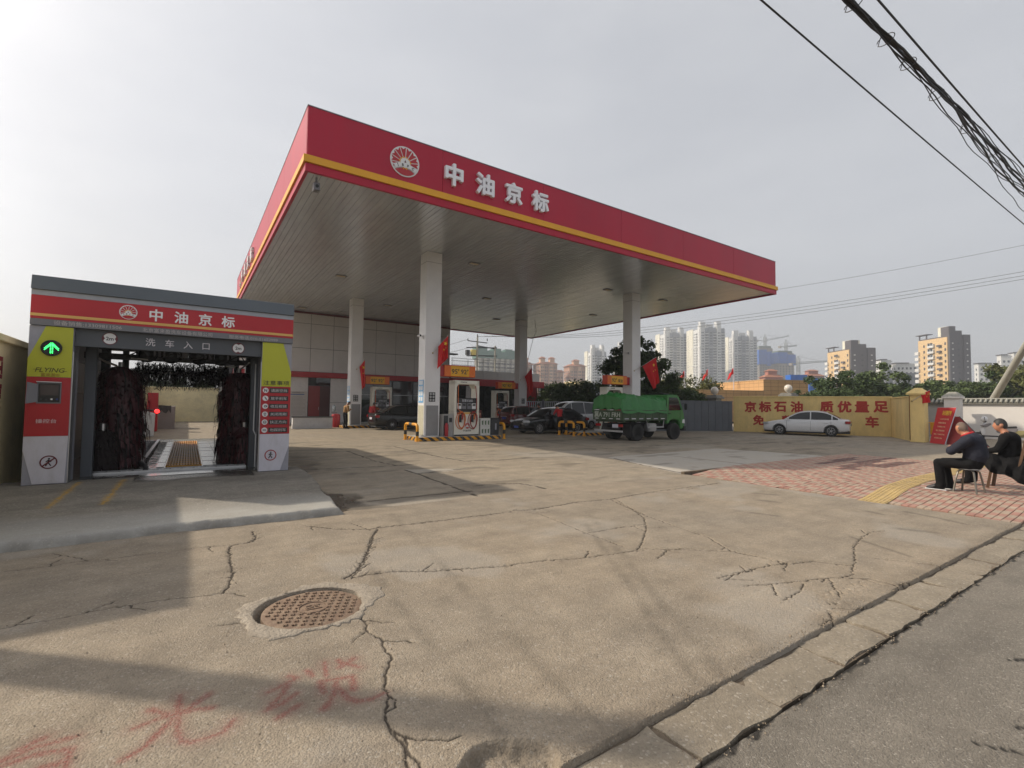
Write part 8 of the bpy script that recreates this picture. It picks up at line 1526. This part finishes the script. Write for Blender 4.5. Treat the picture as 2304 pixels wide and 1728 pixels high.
def orange_tower(label, corner, rot, lB, lA, Ht, seed):
    t = oriented('orange_tower', label, 'building', corner, rot, 'orange and charcoal towers'); fl = 2.85
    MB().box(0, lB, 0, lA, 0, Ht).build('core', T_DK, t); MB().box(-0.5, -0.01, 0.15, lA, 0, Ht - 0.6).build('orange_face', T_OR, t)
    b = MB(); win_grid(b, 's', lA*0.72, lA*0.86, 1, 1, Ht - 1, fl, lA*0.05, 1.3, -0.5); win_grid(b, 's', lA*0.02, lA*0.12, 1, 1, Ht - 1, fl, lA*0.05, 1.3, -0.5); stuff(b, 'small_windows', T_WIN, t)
    b = MB(); slabs(b, 's', lA*0.42, lA*0.62, 1.2, Ht - 2, fl, 0.9, -0.5, 1.9); stuff(b, 'window_bays', T_WH, t); b = MB(); win_grid(b, 's', lA*0.43, lA*0.61, 2, 1.5, Ht - 1.2, fl, lA*0.07, 1.2, -1.42); stuff(b, 'bay_windows', T_WIN, t)
    b = MB(); slabs(b, 's', lA*0.18, lA*0.30, 1.2, Ht - 2, fl, 1.0, -0.5, 0.9); stuff(b, 'balconies', T_DK, t); b = MB(); slabs(b, 's', lA*0.95, lA + 1.4, 1.2, Ht - 3, fl, 0.8, -0.5, 1.6); stuff(b, 'corner_bays', T_WH, t)
    nb = 3
    for i, (a, c, dp, dh) in enumerate(((0.0, 0.30, 0.6, 4.5), (0.32, 0.66, 0.0, 2.5), (0.68, 1.0, 0.7, 0.5))):
        MB().box(a*lB, c*lB, -dp - 0.01, -0.005, 0, Ht + dh).build('charcoal_bay', T_DK, t); b = MB(); win_grid(b, 'f', a*lB + 0.4, c*lB - 0.4, 1, 1, Ht - 1, fl, lB*0.07, 0.6, -dp - 0.01); stuff(b, 'slit_windows', T_WH if i != 1 else T_WIN, t); MB().box(a*lB, c*lB, -dp, 4, Ht + 0.01, Ht + dh - 0.05).build('roof_step', T_DK, t)
    MB().box(0.2, lB*0.45, 1.0, lA*0.35, Ht + 0.01, Ht + 4.6).build('roof_house', T_CR, t)
    b = MB(); b.box(-0.8, 2.2, lA*0.66, lA + 1.2, Ht + 2.0, Ht + 2.35); b.box(-0.4, 0, lA*0.7, lA*0.73, Ht, Ht + 2.0); b.box(-0.4, 0, lA*0.95, lA*0.98, Ht, Ht + 2.0); stuff(b, 'roof_pergola', T_DK, t); return t
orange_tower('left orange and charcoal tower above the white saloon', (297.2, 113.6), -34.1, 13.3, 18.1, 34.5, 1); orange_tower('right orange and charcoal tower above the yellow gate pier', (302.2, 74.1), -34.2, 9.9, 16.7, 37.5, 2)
def low_house(label, corner, rot, lB, lA, Ht, wall=None):
    t = oriented('white_house_block', label, 'building', corner, rot, 'low white blocks beyond the trees'); MB().box(0, lB, 0, lA, 0, Ht).build('wall', T_WH, t); b = MB(); win_grid(b, 'f', 0.3, lB - 0.3, max(2, int(lB/2.2)), 1, Ht - 1.5, 3, 1.0, 1.3, 0); win_grid(b, 's', 0.3, lA - 0.3, max(1, int(lA/2.5)), 1, Ht - 1.5, 3, 0.9, 1.3, 0); stuff(b, 'windows', T_WIN, t)
    MB().box(lB*0.55, lB + 0.2, -0.8, -0.01, 0, Ht*0.8).build('grey_wing', T_GRD, t); b = MB(); b.box(-0.5, lB*0.6, -0.5, lA + 0.3, Ht + 0.01, Ht + 0.5); b.box(lB*0.5, lB + 0.6, 0.5, lA, Ht - 1.2, Ht - 0.8); b.build('roof_edge', T_DK, t); return t
low_house('low white block just right of the left charcoal tower', (346.7, 116.4), -46.4, 5.5, 5.9, 31.5); low_house('low white block behind the broad rounded tree', (354.4, 111.3), -47.6, 11, 7.8, 29.5); low_house('low white block right of the right charcoal tower', (395.7, 83.5), -53.1, 9.6, 4.4, 30); low_house('taller white block left of the leaning pole top', (421.3, 78.4), -54.5, 5, 4.5, 36.5); low_house('white block cut by the right edge behind the pole', (427.9, 73.9), -55.2, 8, 5.3, 38)
def pavilion(label, corner, rot, lB, lA, Ht):
    t = oriented('brick_pavilion', label, 'building', corner, rot, 'pink brick pavilions'); MB().box(0, lB, 0, lA, 0, Ht - 3).build('wall', tmat('pink_brick', RGB(170, 110, 94)), t); b = MB(); win_grid(b, 'f', 0.4, lB - 0.4, 5, 2, Ht - 3, 3.2, lB*0.08, 2.2, 0); stuff(b, 'windows', T_WIN, t); b = MB(); hip(b, 0, lB, 0, lA, Ht - 2.99, 1.4, 0.7, 0.5); b.build('roof', T_ROOF, t); MB().box(lB*0.25, lB*0.75, lA*0.2, lA*0.8, Ht - 2.0, Ht + 0.2).build('lantern', tmat('pink_brick', RGB(170, 110, 94)), t); b = MB(); hip(b, lB*0.25, lB*0.75, lA*0.2, lA*0.8, Ht + 0.21, 1.0, 0.6, 0.3); b.build('lantern_roof', T_ROOF, t)
pavilion('pink brick pavilion roof below the blue netting', (238.8, 128.7), -36.7, 8.6, 6, 20); pavilion('distant pink roofed pavilion left of the left orange tower', (319.3, 146.9), -40.3, 11.3, 8, 25)
for (c_, rt__, l1, l2, h, lab) in (((187.1, 91.1), -39, 5.8, 4.1, 14.2, 'blue sheet hoarding left, beyond the stone-faced building'), ((182.1, 82.4), -40.6, 5.0, 3, 12.5, 'blue sheet hoarding right, near the trees')):
    t = oriented('blue_hoarding', lab, 'hoarding', c_, rt__, 'blue hoardings'); MB().box(0, l1, 0, l2, 0, h).build('core', T_GRD, t)
    for q in range(5): MB().box(q*l1/5 + 0.03, (q + 1)*l1/5 - 0.03, -0.12, -0.01, h - 5.0, h).build('blue_sheet', T_NETB, t)
    MB().box(-0.12, -0.01, 0, l2, h - 5.0, h).build('blue_sheet', T_NETB, t)
t = oriented('cream_shed', 'cream flat-roofed shed below the brown towers', 'building', (73.5, 83.1), -11.5); MB().box(0, 4.0, 0, 5.5, 0, 7.2).build('wall', mat('cream_render', RGB(226, 206, 158), rough=0.8, var=0.06), t); MB().box(-0.1, 4.1, -0.1, 5.6, 7.2, 7.35).build('roof_edge', T_CR, t); MB().box(4.1, 9.0, 0.3, 5, 0, 6.6).build('side_wing', T_GRD, t)
# tower cranes
M_CRN = mat('crane_steel', RGB(136, 140, 138), rough=0.6, var=0.05)
def crane(label, base, Hm, jib, cj, rise):
    t = wthing('tower_crane', label, 'crane', (base[0], base[1], 0), 'tower cranes'); b = MB(); x, y = base; s_ = 1.2
    for dx, dy in ((-s_, -s_), (s_, -s_), (s_, s_), (-s_, s_)): b.bar((x + dx, y + dy, 30), (x + dx, y + dy, Hm), 0.5)
    z = 30
    while z < Hm - 3: b.bar((x - s_, y - s_, z), (x + s_, y - s_, z + 3), 0.3); b.bar((x - s_, y - s_, z), (x - s_, y + s_, z + 3), 0.3); z += 3
    tag(b.build('mast', M_CRN, t), kind='stuff'); jz = Hm - 6; j = Vector(jib); c_ = Vector((x, y, jz)); b = MB(); d = j - c_; n = 14
    b.bar(c_, j, 0.6); b.bar(c_ + Vector((0, 0, 1.8)), j + Vector((0, 0, 0.8)), 0.5)
    for q in range(n): b.bar(c_ + d*q/n, c_ + d*(q + 0.5)/n + Vector((0, 0, 1.6)), 0.3)
    b.bar(c_, Vector(cj), 0.8); b.build('jib', M_CRN, t); b = MB(); top = Vector((x, y, Hm + rise)); b.bar((x, y, Hm), top, 0.8); b.bar(top, c_ + d*0.6 + Vector((0, 0, 1.6)), 0.25); b.bar(top, Vector(cj), 0.25); b.build('apex', M_CRN, t); MB().obox((Vector(cj).x, Vector(cj).y, Vector(cj).z - 1), (3, 3, 2.5)).build('counterweight', T_CON, t)
crane('left tower crane above the blue netted towers', (637.2, 342.9), 97, (663.5, 325.2, 98), (627.8, 349.2, 92), 3); crane('middle tower crane on the right blue netted tower', (619.0, 306.9), 84, (632, 300, 80), (612, 311, 79), 3); crane('right tower crane with long flat jib left of the orange tower', (526.3, 248.8), 54, (556.2, 228.6, 51.1), (520, 253, 48.5), 2)
# far flags on poles
for (x, y, z), lab in (((51.36, 37.78, 6.2), 'left of three small red flags on poles beyond the gate'), ((53.8, 36.14, 6.45), 'middle of three small red flags on poles beyond the gate'), ((56.45, 34.36, 6.65), 'right of three small red flags on poles beyond the gate')):
    t = wthing('pole_flag', lab, 'flag', (x, y, 0), 'small flags on poles'); MB().cyl((x, y, 0), (x, y, z), 0.05, n=6).build('pole', M_PLW, t); b = MB(); vs = [(x - 0.03 - 0.9*u*(0.4 + 0.6*v), y + 0.3*u + 0.08*math.sin(u*7), z - 0.05 - 0.9*v*(0.85 + 0.15*u) - 0.75*u) for u in [i/6 for i in range(7)] for v in [j/4 for j in range(5)]]; b.add(vs, [(i*5 + j, (i + 1)*5 + j, (i + 1)*5 + j + 1, i*5 + j + 1) for i in range(6) for j in range(4)]); b.build('cloth', M_FLAG, t, smooth=60)
# power pole with transformer
pp = wthing('utility_pole', 'grey utility pole with transformer in front of the green netted tower', 'utility pole', (34.8, 61, 0)); MB().cyl((34.8, 61, 0), (34.8, 61, 11.5), 0.2, 0.13, n=10).build('pole', MATS['pole_concrete'], pp); MB().cyl((37.0, 59.6, 0), (37.0, 59.6, 10.2), 0.18, 0.13, n=10).build('pole', MATS['pole_concrete'], pp)
MB().bar((33.6, 61.7, 10.9), (36.0, 60.2, 10.6), 0.12).build('cross_arm', M_DARK, pp); MB().bar((34.8, 61, 10.2), (37.1, 59.5, 9.7), 0.12).build('cross_arm', M_DARK, pp); MB().bar((33.5, 61.9, 9.9), (37.2, 59.4, 9.9), 0.14).build('platform_beam', M_DARK, pp); MB().bar((33.5, 61.9, 8.7), (37.2, 59.4, 8.7), 0.14).build('platform_beam', M_DARK, pp)
MB().box(33.9, 34.6, 60.9, 61.5, 8.78, 9.6).build('transformer', mat('transformer_yellow', RGB(206, 190, 120), var=0.05), pp, bevel=0.05); MB().box(33.2, 33.7, 61.2, 61.7, 8.78, 9.5).build('fuse_box', M_DARK, pp)
for p in ((33.6, 61.7), (34.8, 61.0), (36.0, 60.2)): MB().cyl((p[0], p[1], 10.9 if p[0] != 34.8 else 11.5), (p[0], p[1], 11.25 if p[0] != 34.8 else 11.9), 0.09, 0.05, n=8).build('insulator', M_DARK, pp)
# ================================================================== OVERHEAD CABLES
M_CAB = mat('cable_black', (0.02, 0.02, 0.024), rough=0.6, var=0.1)
def sag(a, c, s_, n=24): a, c = Vector(a), Vector(c); return [a.lerp(c, i/n) - Vector((0, 0, s_*4*(i/n)*(1 - i/n))) for i in range(n + 1)]
tag(MB().tube(sag((-25, 3.75, 7.6), (70, 2.7, 8.2), 0.7, 60), 0.014, 6).build('overhead_cable', M_CAB, smooth=60), 'single black cable crossing the sky left of the cable bundle', 'cable'); tag(MB().tube(sag((-25, 2.9, 8.1), (70, 2.2, 8.8), 0.9, 60), 0.016, 6).build('overhead_cable', M_CAB, smooth=60), 'single black cable crossing the sky right of the cable bundle', 'cable')
cb_ = wthing('cable_bundle', 'thick tangle of black cables across the top right of the sky', 'cable bundle', (8, 2.4, 6.5)); rc_ = random.Random(21)
for k in range(12):
    a0 = rc_.uniform(0, 6.28); pts = []; sp_ = rc_.uniform(0.25, 1.0); zo = rc_.choice((0, 0, 0, -0.30, 0, -0.12)); fr = rc_.uniform(0.15, 0.5)
    for i in range(140):
        x = -20 + i*0.4; spread = 0.028 + 0.12*sp_*min(1, max(0, (x - 7.0)/7.0)); lump = 0.02*math.sin(x*3.1 + k)
        pts.append((x, 2.42 - 0.005*(x - 6) + spread*math.cos(a0 + x*fr) + lump, 6.55 + 0.002*(x - 6)**2*0.2 + spread*0.9*math.sin(a0 + x*fr*0.9) + zo*min(1, max(0, (x - 8)/6.0))*(1 - min(1, max(0, (x - 16)/10))) + 0.03*math.sin(x*0.8)))
    MB().tube(pts, rc_.choice((0.007, 0.009, 0.012, 0.016)), 6).build('cable', M_CAB, cb_, smooth=60)
for x in (6.6, 7.6, 8.4, 9.6, 11.2, 13.0): MB().tube([(x + 0.05*math.sin(a), 2.42 + 0.10*math.cos(a), 6.56 + 0.10*math.sin(a)) for a in np.linspace(0, 5.6, 14)] + [(x + 0.12, 2.5, 6.75)], 0.006, 5).build('tie_wire', M_CAB, cb_, smooth=60)
M_WIRE = mat('thin_wire', (0.08, 0.08, 0.085), rough=0.6, var=0)
tag(MB().tube(sag((28.9, 39.0, 10.4), (58, -3, 16.2), 1.2, 30), 0.012, 5).build('overhead_wire', M_WIRE, smooth=60), 'faint thin wire running right from behind the canopy corner', 'wire')
for k, (za, zb_, lab) in enumerate(((15.5, 20.4, 'highest of three parallel power lines over the white towers'), (15.0, 19.85, 'middle of three parallel power lines over the white towers'), (14.5, 19.4, 'lowest of three parallel power lines over the white towers'))):
    tag(MB().tube(sag((35.6 - 0.6 + k*0.9, 61.3 - k*0.5, 11.6 + 0.05*k), (70.08, 61.3, za + 0.9), 0.5, 12) + sag((70.08, 61.3, za + 0.9), (100, -5.5, zb_ + 2.4), 1.0, 24)[1:], 0.028, 5).build('overhead_wire', M_WIRE, smooth=60), lab, 'wire', 'power lines')
for k, (a, c_) in enumerate((((33.6, 61.7, 11.1), (20, 69, 7.5)), ((34.8, 61, 10.2), (18, 70, 6.2)))): tag(MB().tube(sag(a, c_, 0.4, 12), 0.022, 5).build('overhead_wire', M_WIRE), ('upper', 'lower')[k] + ' wire running left from the utility pole', 'wire')
# ================================================================== HAZE
hz = MB(); hz.box(-60, 760, -40, 560, -1.4, 125); hzo = hz.build('haze', None); hm = bpy.data.materials.new('haze_air'); hm.use_nodes = True; _hn = hm.node_tree.nodes; _hn.remove(_hn['Principled BSDF']); pv = _hn.new('ShaderNodeVolumePrincipled'); pv.inputs['Color'].default_value = (0.80, 0.83, 0.88, 1); pv.inputs['Density'].default_value = HAZE; pv.inputs['Anisotropy'].default_value = 0.2
hm.node_tree.links.new(pv.outputs['Volume'], _hn['Material Output'].inputs['Volume']); hzo.data.materials.append(hm); tag(hzo, kind='stuff')
